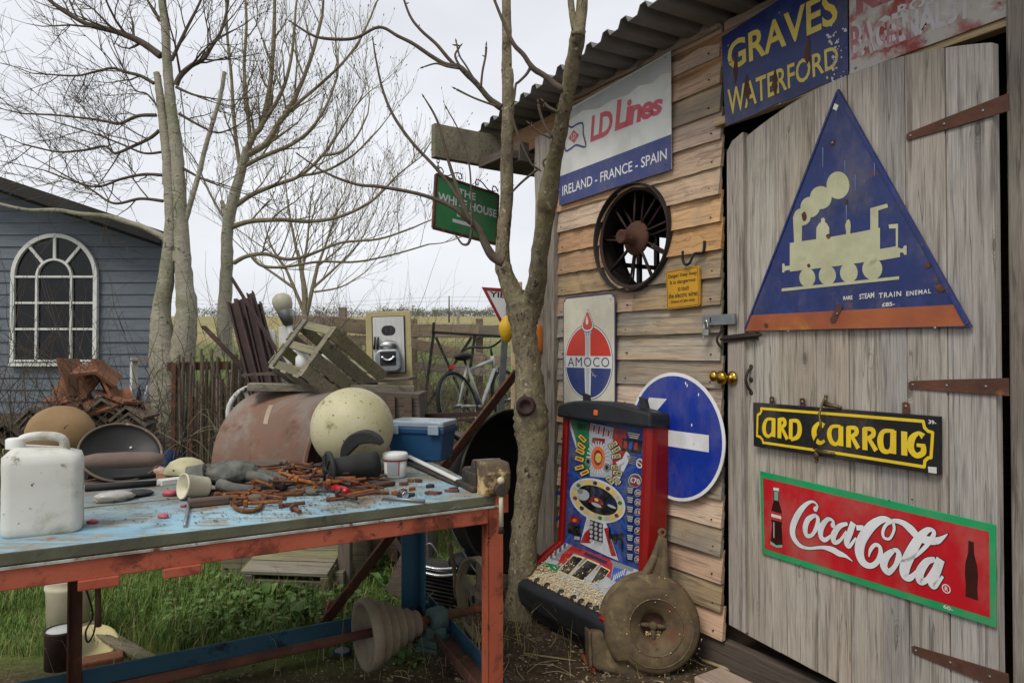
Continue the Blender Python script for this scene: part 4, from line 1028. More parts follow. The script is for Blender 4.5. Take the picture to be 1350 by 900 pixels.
    for i in range(8):
        y = 515 + 51 * i
        pr(tagr(622, y, 19, 19, 8), 'navy', 'word_panel')
        for k in range(3): pr(tagr(622, y - 11 + 11 * k, 16 - k * 2, 3.6, 8), 'silver', 'word_line')
        pr(el(664, y + 14, 18, 20, 0, 18), 'silver', 'roundel'); pr(el(664, y + 15, 15, 16, 0, 18), 'maroon', 'roundel')
        lettering(('50', '20', '15', '10', '7', '5', '4', '3')[i], FL['white'], g, None, lay[0] + .0003, .02, 0, tuple(Z(*p) for p in ((654, y + 4), (675, y + 8), (675, y + 25), (654, y + 22))), 'roundel_figure')
    # playing deck
    up = V((0, .145, -.27)); dh = up.length; deck = MAT((1, 0, 0), up.normalized(), V((0, .27, .145)).normalized(), (0, .205, .435)); dm = MW @ deck
    m = MB(); m.m = Matrix.Identity(4)
    side = [(-.42, .02), (-.42, .208), (-.165, .345), (-.09, .345), (-.09, .02)]
    m.m = MAT((0, 0, -1), (0, 1, 0), (1, 0, 0)); m.prism([(a, b - .004) for a, b in side], xl - .02, xr + .08); build(m, 'deck_body', M_['machblack'])
    m = MB(); m.plate([(xl + .005, 0), (xr + .045, 0), (xr + .03, dh), (xl + .005, dh)], .002); k = m.build('deck_panel', FL['silver'], t, deck)
    for a, b in (((xl - .02), (xl - .02)), ((xr + .065), (xr + .055))): m = MB(); m.bar((a, -.03, .005), (b, dh + .01, .005), .04, .035, (0, 0, 1)); build(m, 'deck_trim', M_['machred'], deck, .008)
    m = MB(); m.m = MAT((0, 0, -1), (0, 1, 0), (1, 0, 0)); m.prism([(-.42, .215), (-.455, .21), (-.475, .18), (-.47, .09), (-.44, .06), (-.42, .06)], xl - .05, xr + .10); build(m, 'bumper', M_['machblack'], bev=.012)
    def D(zx, zy): return loc(dm, 690 + zx / 6.43, 690 + zy / 6.43)
    lay2 = [.003]
    def dp(pts, c, name='deck_print'):
        lay2[0] += .00003; m = MB(); m.plate([D(*p) for p in pts], lay2[0]); m.build(name, FL[c], k)
    dp([(380, 105), (460, 110), (960, 340), (900, 460), (330, 330), (200, 290), (110, 380), (60, 395)], 'grey'); dp([(330, 260), (420, 185), (520, 190), (720, 270), (760, 350), (740, 470), (690, 440), (720, 400), (620, 330), (430, 250), (350, 345), (290, 350)], 'red')
    dp([(180, 330), (320, 360), (280, 420), (130, 400)], 'green'); dp([(110, 370), (200, 380), (190, 430), (100, 410)], 'navy'); dp([(770, 370), (880, 400), (820, 500), (740, 480)], 'blue2'); dp([(880, 400), (960, 420), (930, 480), (860, 470)], 'silver')
    for p in ([(430, 262), (524, 290), (378, 448), (286, 406)], [(548, 300), (652, 346), (504, 498), (392, 450)], [(660, 355), (740, 398), (680, 480), (560, 520)]):
        dp(p, 'cream', 'reel_frame'); c = (sum(q[0] for q in p) / 4, sum(q[1] for q in p) / 4); dp([(c[0] + (q[0] - c[0]) * .86, c[1] + (q[1] - c[1]) * .86) for q in p], 'black', 'reel_window')
    dp([(530, 243), (718, 325), (702, 348), (514, 268)], 'navy', 'display')
    for i in range(9): x, y = 215 + 19 * i, 300 - 15 * i; dp([(x, y - 20), (x + 12, y - 26), (x + 10, y + 14), (x - 4, y + 18)], 'navy' if i % 2 else 'silver', 'title_stroke')
    for i in range(6): x, y = 770 + 18 * i, 440 - 10 * i; dp([(x, y), (x + 10, y - 6), (x - 6, y + 50), (x - 14, y + 48)], 'white', 'title_stroke')
    dp([(430, 195), (500, 205), (495, 240), (440, 232)], 'maroon', 'badge')
    for (x, y) in ((120, 490), (205, 530), (320, 590), (425, 640), (480, 680), (545, 715), (605, 745)):
        q = D(x, y); m = MB(); m.m = T((q[0], max(q[1], .018), .002)); m.lathe([(.017, 0), (.017, .008), (.013, .012), (.0, .012)], 14); m.build('button', M_['machblack'], k)
    rg = random.Random(21); m = MB()
    for i in range(2600):
        x = rg.uniform(xl, xr + .04); y = abs(rg.gauss(0, .085)) + .004
        if y > dh * .9 or (y > .11 and rg.random() < .6): continue
        s = rg.uniform(.0025, .007); a = rg.uniform(0, 6.28); z = .0045 + rg.uniform(0, .006)
        m.add([(x + s * math.cos(a + q) * (1 if j % 2 else .55), y + s * math.sin(a + q) * (1 if j % 2 else .55), z + rg.uniform(-.002, .002)) for j, q in enumerate((0, 1.6, 3.1, 4.7))], [(0, 1, 2, 3)])
    tag(m.build('sawdust', M_['sawdust'], k, clean=False), kind='stuff')
machine()

# ---------------------------------------------------------------- cast blower housing
M_['castiron'] = mk('mossy_cast_iron', '#64543a', '#4a3e2e', 16, rough=.8, bump=.3, bscale=120, bdist=.004, spots=(('#7a6e4a', 9, .54, .15), ('#5a3c2a', 7, .56, .15), ('#3f3426', 22, .6, .1), ('#a8986e', 90, .69, .04)))
def blower():
    p = onz(852, 886, .0); c = at(862, 825, p.y + .02)
    fm = look_frame(c, 14, 12)
    t = thing('blower_housing', 'round rusty cast iron blower housing lying against the fruit machine', 'blower', fm)
    m = MB(); N = 56; prof = [(.0, -.12), (.75, -.12), (.95, -.105), (1.0, -.085), (1.03, -.083), (1.03, -.06), (1.0, -.058), (.99, -.01), (.955, .02), (.9, .034), (.7, .041), (.54, .04), (.46, .03), (.36, .012), (.28, .0), (.25, -.02), (.245, -.05), (.0, -.05)]
    def rad(a):                                       # scroll: grows towards the outlet at lower left
        u = ((math.degrees(a) - 225) % 360) / 360
        return .197 + .036 * u
    vs_ = []
    for (k, z) in prof:
        for j in range(N):
            a = 2 * math.pi * j / N; r = rad(a) if k > .6 else .215
            w = min(1, max(0, (k - .3) / .4)); r = .215 * (1 - w) + rad(a) * w
            vs_.append((k * r * math.cos(a), k * r * math.sin(a), z))
    n = len(prof)
    m.add(vs_, [(i * N + j, i * N + (j + 1) % N, (i + 1) * N + (j + 1) % N, (i + 1) * N + j) for i in range(n - 1) for j in range(N)], True)
    m.build('casing', M_['castiron'], t)
    m = MB(); m.prism([(-.285, -.02), (-.22, -.01), (-.15, .02), (0, -.1), (.05, -.222), (-.1, -.216), (-.25, -.18), (-.285, -.16)], -.11, .0); m.build('outlet', M_['castiron'], t, bev=.022, seg=3); m = MB(); m.box((-.285, -.09, -.055), (.014, .15, .12)); m.build('outlet_flange', M_['castiron'], t, bev=.006)
    m = MB()
    for r0, z in ((.118, .0405), (.165, .037)): m.tube([(r0 * math.cos(R(6 * i)), r0 * math.sin(R(6 * i)), z) for i in range(60)], .003, 6, closed=True)
    m.build('ring_bead', M_['castiron'], t)
    m = MB()
    for a in (172, 352, 268): m.tube([(0, 0, -.02), (.066 * math.cos(R(a)), .066 * math.sin(R(a)), -.012)], [.013, .007], 8)
    m.lathe([(.0, .0), (.012, .0), (.018, -.006), (.018, -.03), (0, -.03)], 16); m.build('spider', M_['castiron'], t)
    m = MB(); m.m = T((0, 0, -.046)); m.lathe([(.0, .004), (.015, .006), (.055, .0)], 20); m.build('fan_disc', M_['rust'], t)
    # two-legged bracket rising from the rim
    m = MB()
    for dx in (-.018, .02):
        m.tube(cat([(dx * 4 - .0, .15, -.02), (dx * 2.2 + .02, .215, -.03), (dx * 1.2 + .05, .29, -.04), (.07, .385, -.05)], 5), [.026 - .0008 * i for i in range(16)], 8)
    m.prism([(-.07, .17), (.09, .17), (.088, .37), (.055, .37), (.0, .25)], -.045, -.03); m.build('bracket', M_['castiron'], t, bev=.003)
    m = MB(); m.m = T((.072, .395, -.05)); m.lathe([(.008, -.014), (.019, -.014), (.021, .0), (.019, .014), (.008, .014), (.008, -.014)], 16); m.build('bracket_eye', M_['castiron'], t)
    for (x, y, z) in ((-.13, -.13, .01), (.04, -.19, .0), (-.06, .17, .02)): m = MB(); m.m = T((x, y, z)); m.box((0, 0, 0), (.035, .018, .03)); m.build('lug', M_['castiron'], t, bev=.005)
    rg = random.Random(2); m = MB()
    for i in range(70):
        a = rg.uniform(0, 6.28); r = rg.choice([.21, .2, .12, rg.uniform(.07, .2)]); s = rg.uniform(.001, .0035); z = .045 if r < .16 else .02
        m.add([(r * math.cos(a) + s * u, r * math.sin(a) + s * v, z + .001) for u, v in ((-1, -.6), (1, -.8), (.8, .9), (-.9, .7))], [(0, 1, 2, 3)])
    for i in range(90):
        a = rg.gauss(-1.57, .5); r = rg.uniform(.03, .06); s = rg.uniform(.002, .004)
        m.add([(r * math.cos(a) + s * u, r * math.sin(a) + s * v, -.035 + rg.uniform(0, .02)) for u, v in ((-1, -.6), (1, -.8), (.8, .9), (-.9, .7))], [(0, 1, 2, 3)])
    tag(m.build('sawdust', M_['sawdust'], t, clean=False), kind='stuff')
blower()

# ---------------------------------------------------------------- bare tree by the shed
def bark(name, a, b, c, sc=9, moss=None, st=(1, 1, .35)):
    t = NT(name); co = t.coords(st); ci = t.coords()
    n = t.noise(co, sc, 8, .65, .4); v = t.voro(co, sc * 3.2); f = t.noise(ci, 60, 4, .6)
    colr = t.mix(t.ramp(n, .3, .7), C(a), C(b)); colr = t.mix(t.ramp(n, .56, .66), colr, C(c)); colr = t.mix(t.math('MULTIPLY', t.ramp(f, .55, .7), .5), colr, C(a))
    if moss: colr = t.mix(t.math('MULTIPLY', t.ramp(t.noise(ci, 3, 5, .6), .5, .65), .7), colr, C(moss))
    colr = t.mix(t.ramp(t.noise(ci, 38, 5, .7), .58, .66), colr, C('#a39a82')); colr = t.mix(t.ramp(t.noise(ci, 24, 5, .7), .6, .68), colr, C(c)); b1 = t.bump(n, .9, .018); return t.fin(colr, .9, 0, t.bump(v, .3, .006, b1), .2)
M_['bark'] = bark('speckled_bark', '#5a5142', '#8d8268', '#3a3228', 22, '#76704f', (1, 1, .55))
M_['bark_pale'] = bark('pale_ash_bark', '#858070', '#9f9a88', '#5d584a', 9, '#74765a', (1, 1, 1.9))
M_['twig'] = mk('twig', '#5b4f42', '#4a4036', 20, rough=.9, bump=.1)
M_['twig_pale'] = mk('pale_twig', '#847a62', '#6e654f', 20, rough=.9, bump=.1)
def limb(m, pts, dep, n=10, k=6, seed=0, jit=.03):
    """pts of (px, py, width px[, depth])"""
    rg = random.Random(seed); P = []
    for p in pts:
        d = p[3] if len(p) > 3 else dep
        w = at(p[0], p[1], d); P.append((w.x, w.y, w.z, p[2] / FPX * d / 2))
    q = cat(P, k)
    m.tube([(x[0], x[1], x[2]) for x in q], [max(.0012, x[3] * (1 + rg.uniform(-jit, jit))) for x in q], n, rj=.07 if n > 8 else 0)
    return q
def buds(m, p, d, rg, s=1.0): m.tube([p, V(p) + V(d) * .012 * s, V(p) + V(d) * .026 * s], [.002 * s, .0045 * s, .0008], 5)
def shed_tree():
    b = onground(690, 812); D = b.y
    t = thing('bare_tree', 'slim bare tree forking twice in front of the shed and fruit machine', 'tree', T((b.x, b.y, 0)))
    inv = Matrix.Translation((-b.x, -b.y, 0))
    m = MB(); m.m = inv
    limb(m, [(684, 850, 60), (687, 800, 43), (689, 740, 36), (692, 690, 35), (699, 630, 36), (703, 590, 42), (700, 560, 46), (699, 530, 42), (696, 480, 34), (691, 440, 34), (688, 405, 40), (684, 392, 32)], D, 14, 6, 1)
    limb(m, [(692, 430, 32), (680, 395, 29), (667, 365, 23), (662, 340, 21), (664, 305, 18), (668, 260, 18), (668, 200, 16.5), (670, 140, 16), (669, 95, 16), (668, 92, 13.5), (668, 30, 12.5), (666, -40, 11), (660, -120, 8), (650, -220, 4)], D, 12, 6, 2)
    limb(m, [(690, 430, 32), (700, 402, 32), (708, 370, 25, 3.6), (712, 330, 23, 3.5), (720, 280, 24, 3.4), (722, 262, 27, 3.35), (728, 225, 22, 3.28), (738, 175, 20, 3.15), (748, 125, 19, 3.02), (757, 75, 20, 2.92), (763, 40, 19, 2.85)], D, 12, 6, 3)
    limb(m, [(762, 48, 18), (767, 10, 15), (770, -50, 12), (774, -140, 8)], 2.85, 10, 6, 4); limb(m, [(761, 45, 13), (754, 15, 9), (751, -20, 8), (744, -110, 5)], 2.85, 8, 6, 5)
    m.ball(at(692, 535, D - .07), .05, 12, 8, (1, .5, 1.2), .05); m.build('trunk', M_['bark'], t)
    m = MB(); m.m = inv; q = at(693, 535, D - .105); m.m = inv @ T(q) @ RX(90); m.lathe([(.0, .0), (.022, .002), (.03, .016), (.042, .02), (.05, .008), (.052, -.02)], 16, jit=.06); m.build('branch_scar', M_['rust_dark'], t)
    rg = random.Random(9); B_ = MB(); B_.m = inv
    br = [
        ([(664, 345, 15), (650, 338, 13), (640, 322, 11), (630, 300, 9.5), (618, 290, 9), (600, 275, 6.5), (575, 263, 5.5), (545, 254, 5), (500, 246, 4.5), (470, 243, 4), (430, 228, 3), (395, 205, 2)], 3.4),
        ([(622, 294, 6), (600, 255, 5), (575, 222, 4.6), (545, 190, 4.4), (520, 155, 4), (505, 120, 3.4), (496, 80, 2.6), (492, 55, 1.8)], 3.35),
        ([(620, 292, 5), (608, 262, 5), (592, 215, 4.4), (580, 170, 3.6), (572, 150, 3), (560, 130, 2)], 3.35),
        ([(622, 300, 3), (621, 250, 2.4), (618, 215, 2.2), (606, 175, 2), (590, 145, 1.6)], 3.3),
        ([(661, 142, 10), (645, 130, 8), (630, 112, 7.5), (616, 98, 8), (605, 88, 7), (588, 85, 6), (570, 75, 5.5), (545, 58, 5), (525, 48, 4.5), (500, 36, 4), (470, 50, 4), (445, 52, 4.5), (415, 48, 3.5), (385, 30, 2.5)], 3.5),
        ([(605, 90, 5), (592, 78, 5), (575, 58, 4.6), (555, 40, 4), (540, 20, 3.4), (528, -15, 2.5)], 3.5),
        ([(612, 96, 4), (600, 75, 3), (606, 62, 2.4), (603, 60, 2)], 3.45), ([(634, 116, 3.4), (636, 95, 3), (640, 75, 3), (641, 62, 3.4)], 3.45), ([(628, 110, 3), (615, 88, 2.6), (606, 74, 2.4), (602, 58, 2.8)], 3.4),
        ([(655, 140, 3.4), (640, 135, 2.8), (622, 128, 2.6), (602, 118, 3)], 3.4), ([(604, 90, 4), (590, 88, 3), (575, 84, 2.4), (560, 88, 2)], 3.4),
        ([(742, 118, 11), (732, 112, 9), (718, 100, 8), (705, 92, 8), (698, 84, 7), (690, 72, 6.5), (680, 62, 6), (674, 52, 5.6), (664, 30, 4.6), (655, 8, 4), (640, -30, 3)], 3.0),
        ([(700, 88, 5), (694, 98, 4), (684, 108, 3.6), (680, 112, 3.4), (678, 130, 2.8), (674, 140, 2.4)], 3.4), ([(672, 142, 4), (680, 170, 3.4), (690, 195, 3), (700, 215, 3), (708, 222, 3)], 3.38),
        ([(722, 228, 3.6), (716, 214, 3), (724, 206, 2.6), (728, 200, 2)], 3.36), ([(711, 222, 3), (700, 230, 3.4), (688, 240, 3.4), (676, 252, 3)], 3.42), ([(728, 180, 4), (718, 165, 4), (712, 148, 4), (710, 138, 4)], 3.15), ([(726, 182, 3), (712, 175, 2.6), (700, 165, 2.4)], 3.15), ([(736, 148, 4), (724, 142, 4), (718, 136, 4)], 3.05),
        ([(623, 300, 5), (618, 320, 4), (610, 322, 3), (604, 315, 2.6)], 3.4)]
    tips = []
    for pts, d in br:
        q = limb(B_, [(a, b_, w) for a, b_, w in pts], d, 7, 5, len(pts)); tips.append(q)
        for j in range(4, len(q), 6):
            if rg.random() < .5 and q[j][3] < .014:
                p = V(q[j][:3]); dr = V((rg.uniform(-1, 1), rg.uniform(-.5, .5), rg.uniform(-.2, 1))).normalized(); buds(B_, p, dr, rg, rg.uniform(.5, .9))
        e = V(q[-1][:3]); dd = (e - V(q[-4][:3])).normalized()
        buds(B_, e, dd, rg, 1.1)
    B_.build('crown', M_['twig'], t)
shed_tree()
# ---------------------------------------------------------------- work bench
UB = V((.865, .502, 0)).normalized(); EB = V((-.40, .917, 0)).normalized(); C0 = V((-.045, 2.6, 0)); TZ = .87
def Bp(a, b, z=0.0): return C0 - UB * a + EB * b + V((0, 0, z))
def tb(px, py, z=TZ): return onz(px, py, z)
def bench_paint():
    t = NT('worn_blue_bench_top'); rot = (0, 0, -math.atan2(UB.y, UB.x))
    co = t.coords((1, 1, 1), True, 'Object', rot); st = t.coords((1.4, 24, 24), True, 'Object', rot)
    g = t.noise(st, 2, 8, .65, .2); n = t.noise(co, 5, 7, .65, .3); n2 = t.noise(co, 14, 5, .6); n3 = t.noise(co, 2.2, 4, .6)
    paint = t.mix(t.ramp(n3, .3, .7), C('#7299ad'), C('#8fb2c0')); paint = t.mix(t.ramp(n2, .55, .7), paint, C('#9aa99a'))
    bare = t.mix(t.ramp(g, .35, .65), C('#6e6250'), C('#8d8068'))
    k = t.ramp(t.math('ADD', t.math('MULTIPLY', g, .55), t.math('MULTIPLY', n, .6)), .545, .65)
    colr = t.mix(t.math('MULTIPLY', k, .85), paint, bare)
    colr = t.mix(t.ramp(t.noise(co, 6.5, 5, .6), .64, .68), colr, C('#9a5a32')); colr = t.mix(t.math('MULTIPLY', t.ramp(t.noise(co, 3.6, 6, .65), .52, .64), .75), colr, C('#57503f'))
    colr = t.mix(t.ramp(t.noise(co, 30, 3, .6), .70, .72), colr, C('#2c2824')); sx = t.n.new('ShaderNodeSeparateXYZ'); t.l.new(t.coords((1, 1, 1), False, 'Object', rot), sx.inputs[0]); colr = t.mix(t.math('MULTIPLY', t.ramp(t.math('MULTIPLY_ADD', n, .7, sx.outputs['Y']), .45, .95), .72), colr, C('#6a6354'))
    return t.fin(colr, .75, 0, t.bump(g, .4, .004), .3)
M_['bench_top'] = bench_paint()
M_['bench_edge'] = mk('bench_edge_wood', '#5e604c', '#4a4a3c', 6, (1, 1, 1), rough=.85, bump=.3, spots=(('#6f8a8c', 5, .6, .1), ('#33302a', 8, .58, .12)))
def bench():
    t = thing('work_bench', 'long steel work bench with orange frame and worn pale blue plank top', 'bench', T(C0))
    def P(a, b, z): return Bp(a, b, z) - C0
    rg = random.Random(6); LEN = 2.3
    for (b0, b1) in ((.0, .27), (.272, .53), (.532, .78), (.782, 1.02)):
        m = MB(); dz = rg.uniform(-.002, .002); n = 8; top, bot = [], []
        for i in range(n + 1):
            a = -.0 + LEN * i / n; w = rg.uniform(-.0015, .0015)
            for bb in (b0, b1): top.append(P(a, bb, TZ + dz + w)); bot.append(P(a, bb, TZ - .036 + dz))
        k = len(top); fs = []
        for i in range(n): q = (2 * i, 2 * i + 1, 2 * i + 3, 2 * i + 2); fs += [q, tuple(x + k for x in q[::-1]), (2 * i, 2 * i + 2, 2 * i + 2 + k, 2 * i + k), (2 * i + 3, 2 * i + 1, 2 * i + 1 + k, 2 * i + 3 + k)]
        fs += [(0, k, k + 1, 1), (2 * n, 2 * n + 1, 2 * n + 1 + k, 2 * n + k)]
        m.add(top + bot, fs); o = m.build('plank', M_['bench_top'], t, bev=.004)
        o.data.materials.append(M_['bench_edge'])
        for p in o.data.polygons:
            if abs(p.normal.z) < .5: p.material_index = 1
    def bar(a, b, w, h, nm, mat, bev=.003): m = MB(); m.bar(a, b, w, h); return m.build(nm, M_[mat], t, bev=bev)
    # front and end aprons: angle iron under the planks
    bar(P(0, -.006, .803), P(LEN, -.006, .803), .01, .06, 'front_apron', 'bench_orange'); bar(P(0, .02, .829), P(LEN, .02, .829), .06, .006, 'front_flange', 'bench_orange')
    bar(P(0, -.014, .833), P(LEN, -.014, .833), .006, .007, 'apron_lip', 'paintlip', 0)
    bar(P(-.006, 0, .803), P(-.006, 1.0, .803), .01, .06, 'end_apron', 'bench_orange'); bar(P(0, 1.01, .803), P(LEN, 1.01, .803), .01, .06, 'back_apron', 'bench_blue')
    for a in (1.02, 1.23, 1.62): bar(P(a, -.005, .760), P(a + .1, -.005, .760), .03, .028, 'apron_cleat', 'bench_orange')
    # legs: angle sections
    def leg(a, b, mat, w=.062, nm='leg', sa=1, sb=1, z1=.832):
        m = MB(); m.bar(P(a, b, 0), P(a, b, z1), .008, w, UB); 
        m2 = MB(); o = P(a, b, 0); x = UB * sa; y = EB * sb
        for (d, e_) in (((x, w), (y, .007)), ((x, .007), (y, w))):
            A = [o, o + d[0] * d[1], o + d[0] * d[1] + e_[0] * e_[1], o + e_[0] * e_[1]]
            m2.add([tuple(q) for q in A] + [(q.x, q.y, z1) for q in A], [(0, 1, 2, 3), (4, 5, 6, 7), (0, 1, 5, 4), (1, 2, 6, 5), (2, 3, 7, 6), (3, 0, 4, 7)])
        return m2.build(nm, M_[mat], t, bev=.0015, clean=True)
    leg(.055, -.012, 'bench_orange', .064); leg(.02, .99, 'bench_blue', .1, sa=-1, sb=-1); leg(1.50, .99, 'rust', .045, sa=1, sb=-1); leg(2.2, -.01, 'bench_orange', .064)
    bar(P(-.004, -.016, .84), P(-.004, .03, .84), .05, .07, 'leg_cap', 'bench_orange')
    # low rails
    bar(P(-.02, 1.0, .105), P(2.2, 1.0, .105), .008, .075, 'low_rail', 'bench_blue'); bar(P(-.02, .965, .068), P(2.2, .965, .068), .075, .007, 'low_rail_flange', 'rust')
    bar(P(.02, .0, .115), P(.02, 1.0, .115), .09, .008, 'end_rail_web', 'rust'); bar(P(-.024, .0, .15), P(-.024, 1.0, .15), .008, .075, 'end_rail_flange', 'bench_blue'); bar(P(.066, .06, .15), P(.066, 1.0, .13), .008, .03, 'end_rail_flange', 'rust')
    bar(P(.06, -.01, .05), P(.6, -.01, .0), .008, .07, 'foot_rail', 'bench_orange')
    # hanging rod
    m = MB(); q = tb(141, 762, .74) - C0; q = P(1.29, .05, .75); m.tube([q, q + V((.004, 0, -.13))], .008, 8); m.build('hanging_bolt', M_['rust'], t)
    # bent nail on the edge
    q = P(.21, -.02, .80); m = MB(); m.tube(cat([q + V((0, -.004, -.02)), q + V((.002, -.006, .01)), q + V((-.006, -.006, .02)), q + V((-.012, -.004, .012))], 4), .0025, 6); m.build('bent_nail', M_['rust'], t)
M_['paintlip'] = mk('pale_paint_lip', '#a9b4ae', '#7f7a6c', 12, rough=.7, bump=.2, spots=(('#5a3a2a', 14, .56, .1),))
bench()

# line shaft with step cone, bearing and flat wheel, lying on the bench's rails
def shaft():
    A = at(640, 800, 3.29); A = onz(640, 800, .2); B = onz(250, 886, .2)
    d = (A - B).normalized(); E = B - d * .9; F_ = A + d * .08
    t = thing('line_shaft', 'rusty line shaft with a grey step cone pulley under the bench', 'shaft', T((A.x, A.y, 0))); o = V((A.x, A.y, 0))
    m = MB(); m.tube([E - o, F_ - o], .019, 14); m.build('shaft', M_['rust'], t)
    y = V((0, 0, 1)); x = y.cross(d).normalized(); fr = lambda c: MAT(x, d.cross(x), d, c - o)
    c = onz(482, 836, .2); prof = [(.03, .05), (.09, .045), (.118, .03), (.125, -.012), (.142, -.014), (.148, -.01), (.148, .03), (.142, .034), (.128, .036)]
    r = [.128, .108, .09, .072, .055]; z = .036
    for k in r: prof += [(k, z), (k, z + .034), (k - .004, z + .04)]; z += .042
    prof += [(.02, z)]
    m = MB(); m.m = fr(c); m.lathe(prof, 36); m.build('cone_pulley', M_['greycast'], t)
    c2 = onz(576, 815, .2); m = MB(); m.m = fr(c2); m.lathe([(.02, -.04), (.045, -.04), (.052, -.03), (.052, .03), (.045, .04), (.02, .04)], 16); m.m = T(c2 - o); m.box((0, 0, -.05), (.09, .09, .05)); m.box((0, 0, -.085), (.17, .10, .03), RZ(64)); m.box((0, 0, -.11), (.18, .11, .02), RZ(64)); m.build('bearing', M_['greencast'], t, bev=.006)
    c3 = onz(624, 790, .2) + d * .03; m = MB(); m.m = fr(c3); m.lathe([(.185, -.025), (.198, -.025), (.198, .025), (.185, .025), (.185, -.025)], 36)
    for i in range(5):
        a = R(72 * i + 20); m.bar((.03 * math.cos(a), .03 * math.sin(a), 0), (.187 * math.cos(a), .187 * math.sin(a), 0), .05, .012, (0, 0, 1))
    m.lathe([(.02, -.03), (.045, -.03), (.045, .03), (.02, .03)], 18); m.build('flat_wheel', M_['greycast'], t, bev=.002)
M_['greycast'] = mk('grey_casting', '#857b66', '#6f6756', 9, rough=.75, bump=.3, spots=(('#4a3a2c', 6, .58, .15), ('#8a8068', 9, .6, .15)))
M_['greencast'] = mk('green_casting', '#3c5552', '#34463f', 9, rough=.75, bump=.3, spots=(('#2a2b26', 6, .52, .15),))
shaft()

# ---------------------------------------------------------------- bench vice
def vice():
    c = Bp(.02, .03, TZ)
    fm = MAT(-EB, V((0, 0, 1)).cross(-EB), (0, 0, 1), c)         # local x: out over the front edge
    t = thing('bench_vice', 'heavy old bench vice with a white lever clamped on the bench corner', 'vice', fm)
    M_['viceiron'] = mk('vice_iron', '#4a3f34', '#37302a', 9, rough=.6, metal=.2, bump=.35, spots=(('#a08a68', 5, .62, .08), ('#221e1b', 6, .56, .15)))
    I = M_['viceiron']
    m = MB(); m.box((-.13, 0, .035), (.15, .10, .07)); m.box((-.13, .0, .012), (.19, .14, .024)); m.build('base', I, t, bev=.008)
    m = MB(); m.prism([(-.21, 0.02), (-.06, .02), (-.05, .06), (-.055, .115), (-.10, .12), (-.12, .085), (-.205, .075)], -.045, .045); m.v = [(a, c_, b) for a, b, c_ in m.v]; m.build('fixed_jaw', I, t, bev=.008)
    m = MB(); m.prism([(-.035, -.01), (.04, .0), (.062, .03), (.068, .085), (.05, .125), (-.045, .125), (-.042, .09), (-.03, .07)], -.05, .05); m.v = [(a, c_, b) for a, b, c_ in m.v]; m.build('sliding_jaw', M_['vicetop'], t, bev=.01)
    for x in (-.048, -.0535 + .0): m = MB(); m.box((x + .001, 0, .108), (.004, .105, .03)); m.build('jaw_plate', M_['steel'], t)
    m = MB(); m.tube([(-.1, 0, .03), (.085, 0, .03)], .016, 12); m.tube([(.07, 0, .03), (.095, 0, .03)], .024, 12); m.build('screw', I, t)
    m = MB(); m.tube([(.085, -.0, .06), (.088, .0, -.10)], .0085, 10); m.ball((.085, 0, .064), .014, 10, 8); m.build('lever', M_['levermat'], t)
    m = MB(); m.tube([(.088, 0, -.10), (.0885, 0, -.125)], [.0085, .012], 8); m.build('lever_end', M_['rust_dark'], t)
M_['vicetop'] = mk('vice_chipped', '#5e4d38', '#453a2e', 9, rough=.7, bump=.35, spots=(('#c2a877', 5, .56, .08), ('#2a2420', 6, .58, .15)))
M_['levermat'] = mk('white_chipped_lever', '#c9c0a6', '#b5ab90', 14, rough=.6, bump=.2, spots=(('#4a3426', 16, .52, .08),))
vice()

# ---------------------------------------------------------------- things on the bench
def toolbox():
    a = tb(513, 607); b = tb(583, 610)
    d = (b - a); w = d.length; a0 = math.atan2(d.y, d.x)
    fm = T((a + b) / 2) @ RZ(math.degrees(a0))
    t = thing('toolbox', 'blue plastic toolbox with a clear tray lid at the back of the bench', 'toolbox', fm)
    h, dp = .145, .17
    m = MB(); x0, x1 = w / 2 * .94, w / 2 * 1.04
    vs_ = [(-x0, 0, .004), (x0, 0, .004), (x0, dp, .004), (-x0, dp, .004), (-x1, -.01, h), (x1, -.01, h), (x1, dp + .01, h), (-x1, dp + .01, h)]
    m.add(vs_, [(3, 2, 1, 0), (0, 1, 5, 4), (1, 2, 6, 5), (2, 3, 7, 6), (3, 0, 4, 7), (4, 5, 6, 7)]); m.build('body', M_['toolblue'], t, bev=.008)
    m = MB(); m.box((0, dp / 2, h + .006), (2 * x1 + .015, dp + .035, .03)); m.build('rim', M_['toolblue'], t, bev=.006)
    m = MB(); m.box((0, dp / 2, h + .036), (2 * x1 + .012, dp + .03, .03)); m.build('lid', M_['clearlid'], t, bev=.008)
    for x in (-x1 * .72, x1 * .72): m = MB(); m.box((x, -.03, h + .012), (.055, .012, .045)); m.build('clasp', M_['clearlid'], t, bev=.004)
M_['toolblue'] = mk('toolbox_blue', '#1c4468', '#183b5c', 5, rough=.45, bump=.03)
M_['clearlid'] = mk('clear_lid', '#8b99a4', '#7a8994', 6, rough=.2, bump=.03, spots=(('#c9ccc9', 6, .6, .2),))
toolbox()
def float_ball():
    c = tb(463, 618); r = .187
    t = thing('net_float', 'large yellowish round net float resting on the bench', 'float', T((c.x, c.y + .02, TZ)))
    m = MB(); m.ball((0, 0, r - .003), r, 48, 30, (1, 1, .985), .0025); m.build('shell', M_['floatyellow'], t)
    m = MB(); m.m = T((-.05, .16, r + .06)) @ RX(-70); m.lathe([(.02, 0), (.03, .015), (.025, .03), (0, .03)], 14); m.build('eye_boss', M_['floatyellow'], t)
M_['floatyellow'] = mk('mouldy_float', '#b4ad8c', '#a49d78', 3.2, rough=.5, bump=.06, spots=(('#c2bc9a', 4, .56, .15), ('#6e6a42', 7, .56, .14), ('#24251a', 55, .62, .04)))
float_ball()
